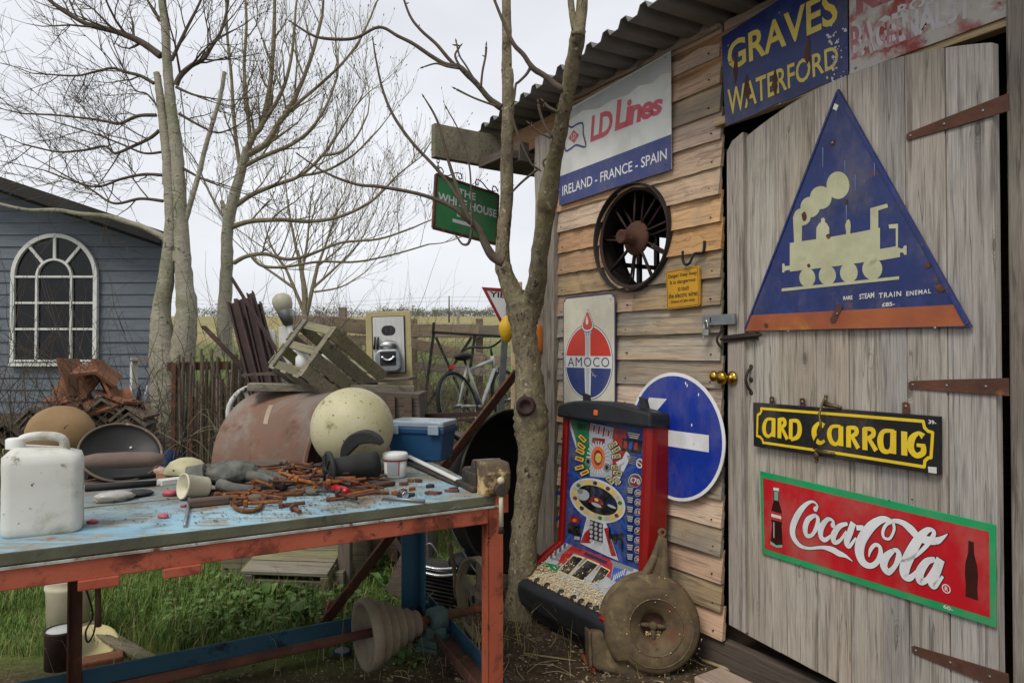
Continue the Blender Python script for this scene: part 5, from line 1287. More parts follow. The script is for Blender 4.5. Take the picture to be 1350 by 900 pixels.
def jerrycan():
    c = tb(36, 708); fm = T((c.x, c.y + .07, TZ)) @ RZ(28) @ Matrix.Scale(.95, 4)
    t = thing('jerrycan', 'dirty white plastic jerrycan standing at the near end of the bench', 'jerrycan', fm)
    M_['jerry'] = mk('dirty_white_plastic', '#c9c8c0', '#bcbbb0', 3, rough=.5, bump=.12, bscale=12, bdist=.01, spots=(('#8f8c78', 5, .52, .2), ('#6a6656', 18, .6, .1), ('#3a362c', 40, .66, .05)))
    m = MB(); P = rrect(-.105, .105, -.075, .075, .03, 4); n = len(P); lv = [(.0, .93), (.012, 1.0), (.03, 1.0), (.1, .985), (.17, .99), (.215, 1.0), (.24, .96), (.262, .72), (.268, .6)]
    vs_ = []
    for (z, k) in lv:
        for (x, y) in P:
            sh = 0.0 if z < .22 else -.03 * (z - .22) / .05
            vs_.append((x * k + sh * .3, y * k, z + (-.012 if z > .25 and x > .05 else 0)))
    m.add(vs_, [(i * n + j, i * n + (j + 1) % n, (i + 1) * n + (j + 1) % n, (i + 1) * n + j) for i in range(len(lv) - 1) for j in range(n)], True)
    m.add([vs_[j] for j in range(n)], [tuple(range(n))[::-1]]); m.add([vs_[(len(lv) - 1) * n + j] for j in range(n)], [tuple(range(n))])
    m.build('body', M_['jerry'], t)
    m = MB(); m.tube(cat([(-.07, 0, .255), (-.055, 0, .29), (0, 0, .297), (.045, 0, .285), (.055, 0, .25)], 5), .014, 10); m.build('handle', M_['jerry'], t)
    m = MB(); m.m = T((-.075, 0, .262)); m.lathe([(.026, 0), (.026, .028), (.02, .032), (0, .032)], 18); m.build('cap', M_['whitepaint'], t)
jerrycan()
def spool():
    c = tb(447, 646); e = tb(502, 616)
    d = (e - c).normalized(); d = V((.86, .5, .05)).normalized(); x = d.cross(V((0, 0, 1))).normalized(); fm = MAT(x, x.cross(d) * -1, d, c + V((-.05, .03, .07))) @ Matrix.Scale(1.35, 4)
    t = thing('plastic_reel', 'black plastic reel with flanged ends lying before the net float', 'reel', fm)
    m = MB(); m.lathe([(.012, -.004), (.05, -.004), (.056, 0), (.056, .008), (.05, .01), (.034, .012), (.03, .02)], 28)
    for i in range(8): a = R(45 * i); m.bar((.012 * math.cos(a), .012 * math.sin(a), -.005), (.05 * math.cos(a), .05 * math.sin(a), -.005), .005, .006, (0, 0, 1))
    m.lathe([(.004, -.012), (.012, -.012), (.012, 0)], 12); m.build('flange', M_['rubber'], t)
    m = MB(); m.lathe([(.03, .01), (.034, .03), (.037, .08), (.036, .12), (.04, .145), (.0, .145)], 24); m.build('drum', M_['rubber'], t)
    t2 = thing('rubber_boot_sole', 'curved black rubber pad curled between the reel and the net float', 'rubber pad', T(at(484, 606, 2.93)) @ Matrix.Scale(1.3, 4))
    m = MB(); m.m = RZ(20); P = [(-.07, .03), (-.06, .065), (-.02, .095), (.03, .09), (.06, .06), (.065, .03), (.04, .045), (0, .055), (-.04, .04)]
    m.prism(cat(P, 3, True), -.03, .03); m.v = [(a, c_, b) for a, b, c_ in m.v]; m.build('pad', M_['rubber'], t2, bev=.008)
spool()
def tub():
    c = tb(520, 630); fm = T((c.x, c.y + .02, TZ)) @ RZ(-10)
    t = thing('plastic_tub', 'white plastic tub with a red band and lid behind the rods', 'tub', fm)
    m = MB(); m.lathe([(.0, .002), (.042, .002), (.044, .01), (.050, .085), (.0, .085)], 28); m.build('body', M_['whitepaint'], t)
    m = MB(); m.lathe([(.051, .078), (.0535, .08), (.0535, .1), (.048, .105), (0, .106)], 28); m.build('lid', M_['whitepaint'], t)
    m = MB(); m.lathe([(.0512, .073), (.0518, .073), (.0516, .080), (.0508, .080), (.0512, .073)], 28); m.build('red_band', FL['red'], t)
    m = MB(); vs_ = []
    for i in range(9):
        a = R(-115 + 7 * i); vs_ += [(.0462 * math.cos(a), .0462 * math.sin(a), .014), (.0512 * math.cos(a), .0512 * math.sin(a), .072)]
    m.add(vs_, [(2 * i, 2 * i + 2, 2 * i + 3, 2 * i + 1) for i in range(8)]); m.build('label', FL['silver'], t)
    m = MB(); a = R(-55); m.add([(.046 * math.cos(a), .046 * math.sin(a), .012), (.0462 * math.cos(a + .09), .0462 * math.sin(a + .09), .012), (.0514 * math.cos(a + .09), .0514 * math.sin(a + .09), .075), (.0514 * math.cos(a), .0514 * math.sin(a), .075)], [(0, 1, 2, 3)]); m.build('red_stripe', FL['red'], t)
tub()
def cup():
    c = tb(243, 659); d = V((-.62, -.72, .16)).normalized(); x = d.cross(V((0, 0, 1))).normalized()
    fm = MAT(x, d.cross(x), d, c + V((.02, .03, .043)))
    t = thing('cream_cup', 'cream plastic cup lying on its side on the bench', 'cup', fm)
    m = MB(); m.lathe([(.0, -.05), (.033, -.05), (.036, -.045), (.043, .035), (.046, .036), (.046, .042), (.042, .042), (.033, -.042), (0, -.042)], 28); m.build('shell', M_['creamplastic'], t)
M_['creamplastic'] = mk('cream_plastic', '#c9c2aa', '#bdb59a', 6, rough=.45, bump=.04, spots=(('#7a7058', 7, .64, .15),))
cup()
def rod(name, label, cat_, a, b, r, mat, ra=None, group=None, part='bar', lift=0.0):
    A, B = V(a), V(b); A.z += lift; B.z += lift
    t = thing(name, label, cat_, T((A + B) / 2), group); c = (A + B) / 2
    m = MB(); m.tube([A - c, B - c], [r, ra or r], 8); m.build(part, M_[mat], t); return t, A - c, B - c
rod('steel_punch', 'short bright steel rod lying on the blue planks near the cup', 'rod', tb(244, 696) + V((0, 0, .006)), tb(250, 659) + V((0, 0, .012)), .0055, 'zinc')
def strip():
    a, b = tb(532, 606), tb(607, 637); c = (a + b) / 2
    t = thing('white_strip', 'white plastic edging strip lying across the end of the bench', 'strip', T(c))
    m = MB(); m.bar(a - c + V((0, 0, .03)), b - c + V((0, 0, .008)), .026, .008); m.build('strip', M_['whitepaint'], t, bev=.002)
    a, b = tb(535, 612), tb(606, 642); c = (a + b) / 2
    t = thing('dark_strip', 'dark steel bar under the white strip at the bench end', 'bar', T(c)); m = MB(); m.bar(a - c + V((0, 0, .012)), b - c + V((0, 0, .004)), .02, .006); m.build('bar', M_['oldiron'], t)
strip()
def screwdrivers():
    a, b = tb(373, 622) + V((0, 0, .05)), tb(430, 646) + V((0, 0, .02)); c = tb(459, 655) + V((0, 0, .018)); o = (a + c) / 2
    t = thing('long_screwdriver', 'long screwdriver with chrome collar and red handle on the bolts', 'screwdriver', T(o))
    m = MB(); m.tube([a - o, b - o], .0035, 8); m.build('blade', M_['steel'], t)
    d = (c - b).normalized(); L = (c - b).length
    m = MB(); m.tube([b - o - d * .03, b - o + d * .01], [.008, .011], 10); m.build('collar', M_['chrome'], t)
    m = MB(); m.tube([b - o + d * .01, b - o + d * .045, b - o + d * .05, c - o - d * .03, c - o], [.012, .012, .0135, .017, .012], 12); m.build('handle', M_['redhandle'], t)
    a, c = tb(466, 643) + V((0, 0, .012)), tb(487, 628) + V((0, 0, .018)); o = (a + c) / 2
    t = thing('red_screwdriver', 'small red handled screwdriver pointing at the black reel', 'screwdriver', T(o)); m = MB(); m.tube([a - o, (a + c) / 2 - o, c - o], [.007, .012, .010], 10); m.build('handle', M_['redhandle'], t)
    m = MB(); d = (a - c).normalized(); m.tube([a - o, a - o + d * .06], .003, 6); m.build('blade', M_['steel'], t)
M_['redhandle'] = mk('red_handle', '#a01c22', '#8a1820', 8, rough=.35, bump=.02, spots=(('#4a2018', 6, .6, .15),))
screwdrivers()
# rusty bolts, spikes and a hook: each its own thing
def bolts():
    rg = random.Random(14)
    def bolt(L, r, hd=True):
        m = MB(); m.tube([(-L / 2, 0, 0), (L / 2 - .004, 0, 0)], r, 8); me = m.mesh('shank', M_['rust_orange'])
        h = MB(); h.m = T((-L / 2, 0, 0)) @ RY(-90); h.prism(circ(0, 0, r * 1.9, 6), -.002, r * 1.6); return me, h.mesh('head', M_['rust_orange'])
    kinds = [bolt(.17, .0055), bolt(.12, .0065), bolt(.08, .007), bolt(.05, .0075), bolt(.15, .004, False)]
    spots = []
    for i in range(92):
        px = rg.uniform(296, 500); f = (px - 296) / 204
        py = 668 - 34 * rg.random() ** .8 - 8 * f + 6 * math.sin(px * .06)
        if px < 345 and py > 662: py -= 12
        spots.append((px, min(py, 672 - 14 * f), rg.uniform(-65, 45), rg.choice([0, 0, 1, 1, 2, 3, 4, 4])))
    spots += [(312, 662, -30, 0), (330, 652, 10, 0), (352, 640, 8, 0), (345, 630, 12, 0), (368, 628, 5, 0), (392, 676, -40, 3), (388, 668, 20, 2), (322, 664, 70, 2), (350, 668, 0, 1), (405, 650, 14, 0), (425, 640, -5, 0)]
    alt = [M_['rust'], M_['rust_dark'], M_['rust_orange'], M_['rust_orange']]
    kinds = [[tuple(q) for q in kinds]] + [[tuple(x.copy() for x in q) for q in kinds] for _ in range(2)]
    for ks, mt in zip(kinds[1:], alt):
        for q in ks:
            for x in q: x.materials[0] = mt
    for i, (px, py, a, k) in enumerate(spots):
        p = tb(px, py); z = .009 + (.03 * rg.random() + .02 if 625 < py < 652 and 320 < px < 470 else rg.uniform(0, .008))
        kk = (i * 7) % 5 % 3; t = thing('rusty_bolt', ('orange', 'brown', 'dark')[kk] + ' rusted bolt in the heap on the blue bench top', 'bolt', T(p + V((0, 0, z))) @ RZ(a + rg.uniform(-20, 20)) @ RY(rg.uniform(-9, 9)), ('orange', 'brown', 'dark')[kk] + ' rusty bolts heaped on the bench')
        for nm, me in zip(('shank', 'head'), kinds[kk][k]):
            o = bpy.data.objects.new(nm, me); col.objects.link(o); o.parent = t
    m = MB()
    for i in range(1500):
        px = rg.gauss(410, 90) if i % 3 else rg.uniform(120, 640); py = rg.uniform(625, 690) - (px - 300) * .04; p = tb(px, py); q = p - C0; s_ = rg.uniform(.0015, .006); a = rg.uniform(0, 6.28)
        dd = q.dot(V((-EB.y, EB.x, 0)) * -1); f = (q.x * UB.y - q.y * UB.x) / (EB.x * UB.y - EB.y * UB.x)
        if not .02 < f < .98 or px > 630: continue
        m.add([(p.x + s_ * math.cos(a + k), p.y + s_ * rg.uniform(.4, 1) * math.sin(a + k), TZ + .003 + rg.uniform(0, .003)) for k in (0, 1.5, 3.2, 4.6)], [(0, 1, 2, 3)])
    tag(m.build('bench_grit', M_['rust_dark'], clean=False), 'rust flakes and grit strewn over the bench top', 'grit', kind='stuff')
    # hook
    c = tb(332, 670); t = thing('rusty_hook', 'curved rusty hook with a shank at the near edge of the bolts', 'hook', T(c))
    P = [tb(310, 660), tb(310, 672), tb(325, 677), tb(341, 674), tb(345, 665), tb(352, 658), tb(372, 655), tb(400, 653)]
    m = MB(); m.tube([V(p) - c + V((0, 0, .009)) for p in cat([tuple(p) for p in P], 5)], .0075, 8); m.build('hook', M_['rust_orange'], t)
    for i, (a, b, r, lab) in enumerate((((330, 618), (372, 628), .006, 'thin rusty rod at the back of the bolt heap'), ((332, 632), (412, 640), .010, 'thick dark rusted rod through the bolt heap'), ((462, 648), (520, 640), .009, 'rust brown rod before the white tub'), ((505, 660), (560, 664), .006, 'pale flat spanner at the front of the bench'))):
        rod('rusty_rod' if i < 3 else 'flat_spanner', lab, 'rod' if i < 3 else 'spanner', tb(*a) + V((0, 0, .022 if i < 2 else .01)), tb(*b) + V((0, 0, .018 if i < 2 else .01)), r, 'rust' if i < 3 else 'zinc')
    for i, (x, y, r) in enumerate(((337, 661, .022), (371, 646, .02), (412, 652, .022), (425, 622, .034))):
        q = tb(x, y); t = thing('stone' if i < 3 else 'rusty_cup', ('small grey pebble before the hook', 'ridged brown lump in the middle of the bolts', 'grey oval pebble under the long screwdriver', 'brown rusted dome shaped cap behind the bolts')[i], 'pebble' if i < 3 else 'cap', T(q + V((0, 0, 0))))
        m = MB(); m.ball((0, 0, r * .55), r, 12, 8, (1.25, .9, .7), .06, i); m.build('body', M_['pebble'] if i in (0, 2) else M_['rust'], t)
    for i, (x, y, a, lab) in enumerate(((520, 630, 20, 'chrome socket extension lying before the white tub'), (531, 655, -65, 'short bright bolt at the front of the rod pile'))):
        q = tb(x, y); t = thing('chrome_bolt', lab, 'bolt', T(q + V((0, 0, .014))) @ RZ(a)); m = MB(); m.tube([(-.035, 0, 0), (.02, 0, 0)], .007, 10); m.build('shank', M_['zinc'], t)
        m = MB(); m.tube([(.018, 0, 0), (.036, 0, 0)], .012, 10); m.build('head', M_['chrome'], t)
    # scrap near the vice
    for i in range(12):
        px, py = rg.uniform(520, 600), rg.uniform(628, 655); q = tb(px, min(py, 658 - (px - 520) * .12))
        t = thing('scrap_piece', 'flake of rusty scrap lying before the vice', 'scrap', T(q + V((0, 0, .006))) @ RZ(rg.uniform(0, 180)), 'scrap before the vice')
        m = MB(); s = rg.uniform(.014, .034); m.prism([(s * math.cos(k) * rg.uniform(.6, 1.2), .6 * s * math.sin(k) * rg.uniform(.6, 1.2)) for k in (0, 1, 2.2, 3.3, 4.4, 5.4)], -.004, .006); m.build('flake', M_[rg.choice(['rust', 'rust_dark', 'rust_orange'])], t)
M_['pebble'] = mk('pebble', '#6d6657', '#5b5548', 14, rough=.85, bump=.2)
bolts()
def glove():
    c = tb(300, 650); t = thing('work_glove', 'grimy grey knitted work glove crumpled on a wood block', 'glove', T((c.x, c.y + .03, TZ)) @ RZ(25) @ Matrix.Scale(1.4, 4))
    m = MB(); rg = random.Random(3)
    m.ball((0, 0, .05), .052, 26, 16, (1.35, .9, .62), .13, 3)
    for i, (x, y, l, a) in enumerate(((.05, -.03, .085, -25), (.06, -.008, .09, -8), (.055, .012, .085, 8), (.045, .03, .07, 25))):
        d = V((math.cos(R(a)), math.sin(R(a)), -.25)); p = V((x - .01, y, .045)); m.tube([p, p + d * l * .5 + V((0, 0, .006)), p + d * l], [.015, .013, .010], 10)
    p = V((-.03, -.04, .03)); m.tube([p, p + V((.03, -.03, -.008)), p + V((.08, -.035, -.014))], [.016, .014, .010], 10)
    m.tube([(-.06, .0, .045), (-.10, .01, .035)], [.036, .04], 16)
    m.build('knit', M_['knit'], t, clean=False)
    b = tb(270, 668); t2 = thing('wood_block', 'small dark wood block under the grey glove', 'block', T((b.x, b.y + .03, TZ)) @ RZ(32)); m = MB(); m.box((.0, 0, .013), (.13, .05, .024)); m.build('block', M_['darkwood'], t2, bev=.003)
M_['knit'] = mk('grimy_knit', '#6c6c66', '#52524d', 30, rough=.95, bump=.8, bscale=220, bdist=.004, spots=(('#77756c', 20, .6, .15),))
glove()
# rolled papers, bags and tubes left of the cup
def rolls():
    R_ = [('paper_roll', 'white rolled paper with a yellow stain beyond the grey tube', 'paper', (142, 627), (212, 624), .015, 'whitepaint', .02),
          ('grey_tube', 'dark grey rubber tube lying across the bench by the jerrycan', 'tube', (112, 648), (206, 641), .013, 'rubber', .014),
          ('black_tube', 'short black tube end poking out behind the jerrycan', 'tube', (112, 633), (142, 628), .022, 'rubber', .022),
          ('foam_roll', 'long thin dark tube behind the white rolled paper', 'tube', (150, 633), (205, 630), .011, 'rubber', .012)]
    for nm, lab, c_, a, b, r, mt, z in R_:
        t, A, B = rod(nm, lab, c_, tb(*a) + V((0, 0, z)), tb(*b) + V((0, 0, z)), r, mt, r * .9)
        if nm == 'black_tube': m = MB(); d = (B - A).normalized(); m.tube([B - d * .002, B + d * .004], [r * .7, r * .7], 12); m.build('bore', M_['black'], t)
    q = tb(212, 628); t = thing('rag', 'crumpled pinkish rag at the end of the white paper roll', 'rag', T(q)); m = MB(); m.ball((0, 0, .018), .026, 12, 8, (1.2, .9, .8), .2, 5); m.build('cloth', M_['pinkrag'], t)
    q = tb(150, 662); t = thing('plastic_bag', 'crumpled clear plastic bag with yellow print beside the jerrycan', 'bag', T(q) @ RZ(28)); m = MB(); m.ball((0, .01, .018), .05, 18, 10, (1.3, .75, .42), .16, 7); m.build('film', M_['bagfilm'], t)
    q = tb(182, 655); t = thing('black_pouch', 'flat black pouch on the bench before the dark tubes', 'pouch', T(q) @ RZ(38)); m = MB(); m.ball((0, .01, .012), .055, 16, 8, (1.0, .8, .24), .06, 9); m.build('film', M_['black'], t)
    q = tb(203, 610); 
    for i, (x, y, lab) in enumerate(((224, 654, 'pink wax lump beside the cream cup'), (242, 668, 'pink wax crumb before the steel rod'), (216, 683, 'flat pink wax chip in the middle of the bench'), (122, 690, 'pink wax lump touching the white jerrycan'))):
        q = tb(x, y); s = (.022, .009, .014, .013)[i]; t = thing('wax_lump', lab, 'wax', T(q)); m = MB(); m.ball((0, 0, s * .5), s, 10, 7, (1.3, .9, .6), .18, i); m.build('lump', M_['pinkwax'], t)
    # leaning board and plates at the back edge
    a, b = tb(210, 640), tb(300, 628); c = (a + b) / 2
    t = thing('white_board', 'white painted board edge lying along the back of the bench', 'board', T(c)); m = MB(); m.bar(a - c + V((0, 0, .012)), b - c + V((0, 0, .012)), .05, .022); m.build('board', M_['whitepaint'], t, bev=.002)
    q = tb(196, 604); t = thing('yellow_sponge', 'pale yellow sponge lying behind the white jerrycan', 'sponge', T(tb(128, 618) + V((0, .02, .02))) @ RZ(20)); m = MB(); m.box((0, 0, .012), (.07, .05, .024)); m.box((0, .03, .0), (.05, .04, .036)); m.build('foam', M_['sponge'], t, bev=.006)
M_['pinkrag'] = mk('pink_rag', '#b58f80', '#9c8478', 20, rough=.9, bump=.4, spots=(('#d0c0b0', 10, .55, .15),))
M_['pinkwax'] = mk('pink_wax', '#b0505a', '#9c444e', 14, rough=.5, bump=.1)
M_['bagfilm'] = mk('bag_film', '#a8a49a', '#97928a', 10, rough=.25, bump=.3, bscale=25, spots=(('#c9b45a', 5, .6, .1),))
M_['sponge'] = mk('sponge', '#c9b87c', '#bca96a', 14, rough=.95, bump=.3)
rolls()
# ---------------------------------------------------------------- blue-grey cabin with an arched window
def cabin():
    D = 9.0; fr = frame((0, D, 0), (1, 0)); rg = random.Random(31)
    t = thing('garden_cabin', 'blue grey boarded cabin with an arched white window and dark roof', 'cabin', T((-5.0, D, 0)))
    ox = -5.0
    xr = (222 - 675) / FPX * D; xr2 = xr; zr = 2.80; zl = lambda x: zr + (xr - x) * .335
    base = ter(-5, D); rh = .1535; k = 0
    while True:
        z0 = base + k * rh
        if z0 > 5.2: break
        z1 = z0 + rh; x0 = -8.2; x1 = xr
        def cut(z): return min(xr, xr - (z - zr) / .335) if z > zr else xr
        if cut(z0) > x0 + .1:
            m = MB(); w = rg.uniform(-.002, .002)
            a, b = cut(z0), max(x0 + .05, cut(z1))
            m.add([(x0 - ox, -.024 + w, z0), (a - ox, -.024 + w, z0), (b - ox, -.008 + w, z1), (x0 - ox, -.008 + w, z1), (x0 - ox, .01, z0), (a - ox, .01, z0), (b - ox, .01, z1), (x0 - ox, .01, z1)], [(0, 1, 2, 3), (7, 6, 5, 4), (4, 5, 1, 0), (3, 2, 6, 7), (5, 6, 2, 1), (0, 3, 7, 4)])
            m.build('board', M_['shed_blue'], t)
        k += 1
    m = MB(); m.add([(-8.2 - ox, .02, base - .1), (xr - ox, .02, base - .1), (xr - ox, .02, zr), (-8.2 - ox, .02, zl(-8.2)), (-10.6 - ox, 4, base - .1), (xr - 2.4 - ox, 4, base - .1), (xr - 2.4 - ox, 4, zr), (-10.6 - ox, 4, zl(-8.2))], [(3, 2, 1, 0), (4, 5, 6, 7), (1, 2, 6, 5), (0, 4, 7, 3)]); m.build('wall', M_['shed_blue'], t)
    # roof slab with overhang and fascia
    m = MB(); xo = xr + .12
    pts = [(xo - ox, zl(xo)), (-8.3 - ox, zl(-8.3)), (-8.3 - ox, zl(-8.3) + .1), (xo - ox, zl(xo) + .1)]
    m.prism([(p[0], p[1]) for p in pts], -4.2, .42); m.v = [(a + .6 * (min(c, 0) + .0), -c, b) for a, b, c in m.v]; m.build('roof', M_['roofdark'], t, bev=.01)
    m = MB(); m.bar((xo + .01 - ox, -.45, zl(xo) + .05), (-8.3 - ox, -.45, zl(-8.3) + .05), .03, .15, (0, 0, 1)); m.build('fascia', M_['roofdark'], t)
    m = MB(); m.box((xr - ox, -.03, (base + zr) / 2), (.07, .05, zr - base)); m.build('corner_trim', M_['shed_blue'], t)
    # window
    cx = (75 - 675) / FPX * D - ox; hw = .555; top = 2.92; sp = top - hw; bot = 1.27
    w = bpy.data.objects.new('window', None); col.objects.link(w); w.parent = t; w.location = (cx, -.03, 0)
    def arc(r, n=20): return [(r * math.cos(math.pi * i / n), sp + r * math.sin(math.pi * i / n)) for i in range(n + 1)]
    def band(r0, r1, z0=None):
        m = MB(); a, b = arc(r0), arc(r1)
        if z0 is not None: a = [(r0, z0)] + a + [(-r0, z0)]; b = [(r1, z0)] + b + [(-r1, z0)]
        vs_ = [(x, 0, z) for x, z in a] + [(x, 0, z) for x, z in b]; n = len(a); vs_ += [(x, -.05, z) for x, _, z in vs_]
        m.add(vs_, [q for i in range(n - 1) for q in ((i, i + 1, n + i + 1, n + i), (2 * n + i, 3 * n + i, 3 * n + i + 1, 2 * n + i + 1), (i, 2 * n + i, 2 * n + i + 1, i + 1), (n + i, n + i + 1, 3 * n + i + 1, 3 * n + i))]); return m
    band(hw, hw - .05, bot).build('frame', M_['whitepaint'], w); band(.235, .208, bot).build('mullion_arch', M_['whitepaint'], w)
    for z in (sp + .0, sp - .335, sp - .67, bot + .02): m = MB(); m.box((0, -.024, z), (2 * hw - .06, .04, .026)); m.build('glazing_bar', M_['whitepaint'], w)
    for a in (50, 130, 90): m = MB(); m.bar((.22 * math.cos(R(a)), -.024, sp + .22 * math.sin(R(a))), ((hw - .04) * math.cos(R(a)), -.024, sp + (hw - .04) * math.sin(R(a))), .036, .034, (0, 1, 0)); m.build('glazing_bar', M_['whitepaint'], w)
    m = MB(); m.box((0, -.03, bot - .03), (2 * hw + .02, .08, .04)); m.build('sill', M_['whitepaint'], w)
    zz = [bot + .02, sp - .67, sp - .335, sp]; zz = sorted(zz)
    for i in range(3):
        for (a, b) in ((-hw + .04, -.22), (-.22, .22), (.22, hw - .04)):
            m = MB(); m.box(((a + b) / 2, -.012, (zz[i] + zz[i + 1]) / 2), (b - a, .006, zz[i + 1] - zz[i]), RX(rg.uniform(-.4, .4))); m.build('pane', M_['darkglass'], w)
    m = MB(); P = arc(hw - .04); m.add([(x, -.012, z) for x, z in P], [tuple(range(len(P)))]); m.build('pane', M_['darkglass'], w)
M_['roofdark'] = mk('dark_roof', '#2b2a29', '#222120', 6, rough=.85, bump=.2)
cabin()

# ---------------------------------------------------------------- stake fence and leaning steel
M_['stake'] = wood('rough_stake', '#75644e', '#5e5040', 2, '#2c241a', .25, .012, moss='#6a6a40', moss_thr=.62)
def stake_fence():
    D = 6.6; rg = random.Random(41); g = ter(-2.8, D)
    t = thing('stake_fence', 'fence of rough upright stakes between the twin trunked tree and the rusty tank', 'fence', T((-2.8, D, g)))
    xs = [(px - 675) / FPX * D + 2.8 for px in [232 + 2.1 * i for i in range(57)]]
    for i, x in enumerate(xs):
        h = 1.1 + rg.uniform(-.12, .2); r = rg.uniform(.010, .021); dx = rg.gauss(0, .03); dy = rg.uniform(-.05, .05)
        m = MB(); m.tube([(x, dy, -.05), (x + dx * .5, dy + rg.uniform(-.01, .01), h * .5), (x + dx, dy, h)], [r * 1.1, r, r * .8], 6, smooth=False); m.build('stake', M_['stake'], t)
    for z, rr in ((1.12, .05), (.35, .02)): m = MB(); m.bar((xs[0] - .1, .06, z), (xs[-1] + .2, .06, z + .02), .05, rr * 1.6); m.build('rail', M_['rust'] if z > 1 else M_['stake'], t)
    m = MB(); m.bar((xs[1], -.06, .0), (xs[1] + .0, -.06, 1.15), .03, .04); m.build('iron_post', M_['rust'], t); m = MB(); m.bar((xs[12], -.06, .0), (xs[12], -.06, .85), .025, .03); m.build('iron_post', M_['rust'], t)
stake_fence()
def leaning_steel():
    rg = random.Random(43)
    S = [(308, 398, 350, 560, 14), (316, 394, 352, 560, 13), (326, 392, 366, 560, 12), (330, 386, 372, 540, 9), (340, 400, 376, 545, 9), (305, 366, 345, 430, 4)]
    labs = ['wide rusty channel post leaning first in the bundle behind the tank', 'second rusty channel post leaning behind the tank', 'third rusty channel post leaning behind the tank', 'narrow grey brown steel bar leaning among the channel posts', 'short rusty post leaning beside the lamp globe', 'thin steel rod sticking up highest above the channel posts']
    for (x0, y0, x1, y1, w), lab in zip(S, labs):
        D = 6.1 + rg.uniform(-.15, .1); a = at(x0, y0, D); b = at(x1, y1, D - .5); ln = (a - b)
        b = a - ln * ((a.z - ter(a.x, a.y) + .02) / ln.z); ww = w / FPX * D
        t = thing('steel_post', lab, 'steel post', T(b), 'steel posts leaning behind the tank')
        m = MB(); u = (a - b); L = u.length; x = u.normalized(); y = V((0, -1, .2)).cross(x).normalized(); z = x.cross(y); m.m = MAT(y, z, x)
        m.prism([(-ww / 2, -ww * .3), (ww / 2, -ww * .3), (ww / 2, ww * .35), (ww * .32, ww * .35), (ww * .32, -ww * .1), (-ww * .32, -ww * .1), (-ww * .32, ww * .35), (-ww / 2, ww * .35)], 0, L); m.build('section', M_['rust_dark'], t)
    a, b = at(268, 430, 6.0), at(345, 510, 5.6); t = thing('slotted_bar', 'dark slotted steel bar slanting across the stake fence', 'bar', T(b)); m = MB(); m.bar(a - b, V((0, 0, 0)) + (b - a) * .35, .05, .012); m.build('bar', M_['rust_dark'], t)
    # lamp globe on a spike
    c = at(372, 398, 5.9); d = (at(384, 440, 5.9) - at(371, 394, 5.9)).normalized(); x = d.cross(V((0, 1, 0))).normalized()
    t = thing('lamp_globe', 'old white lamp globe with a grey collar leaning behind the crate', 'lamp', MAT(x, d.cross(x), d, c))
    m = MB(); m.lathe([(0, -.075), (.04, -.07), (.07, -.045), (.082, -.01), (.08, .03), (.065, .07), (.05, .09)], 24); m.build('globe', M_['floatwhite'], t)
    m = MB(); m.lathe([(.062, .07), (.064, .085), (.058, .12), (.04, .2), (.034, .2), (.03, .21)], 20); m.build('collar', M_['zinc'], t)
    m = MB(); m.lathe([(.024, .2), (.024, .42), (.028, .6), (.028, 1.1), (0, 1.1)], 14); m.build('stem', M_['whitepaint'], t)
    # white odds and ends behind the drum
    for i, (x0, x1, y0, y1, D, lab) in enumerate(((352, 362, 435, 468, 6.0, 'narrow white painted panel leaning behind the wooden crate'), (367, 384, 430, 464, 5.95, 'wide white painted panel leaning behind the wooden crate'))):
        a, b = at(x0, y1, D), at(x1, y0, D); t = thing('leaning_door_leaf', lab, 'panel', T(((a.x + b.x) / 2, D, ter(a.x, D)))); z0 = a.z - ter(a.x, D)
        m = MB(); m.box((0, 0, (b.z - ter(a.x, D)) / 2), (b.x - a.x, .03, b.z - ter(a.x, D)), RX(-2)); m.build('panel', M_['whitepaint'], t, bev=.004)
    c = at(337, 545, 5.6); t = thing('cart_wheel', 'broken white painted wheel half hidden by the rusty tank', 'wheel', look_frame(c, 20, 8))
    m = MB(); m.lathe([(.20, -.02), (.23, -.02), (.235, 0), (.23, .02), (.20, .02), (.20, -.02)], 28, a0=-10, a1=330); m.build('rim', M_['whitechip'], t)
    for i in range(7): a = R(51 * i + 12); m = MB(); m.bar((.03 * math.cos(a), .03 * math.sin(a), 0), (.21 * math.cos(a), .21 * math.sin(a), 0), .03, .015, (0, 0, 1)); m.build('spoke', M_['whitechip'], t)
    m = MB(); m.lathe([(0, .03), (.04, .03), (.045, -.03), (0, -.03)], 14); m.build('hub', M_['rust_dark'], t)
M_['floatwhite'] = mk('globe_white', '#a5a28c', '#8f8c76', 6, rough=.5, bump=.05, spots=(('#7c7a5c', 7, .6, .2),))
M_['whitechip'] = mk('chipped_white', '#c4c2bb', '#b2b0a8', 10, rough=.7, bump=.3, spots=(('#3a2e26', 9, .54, .08),))
leaning_steel()

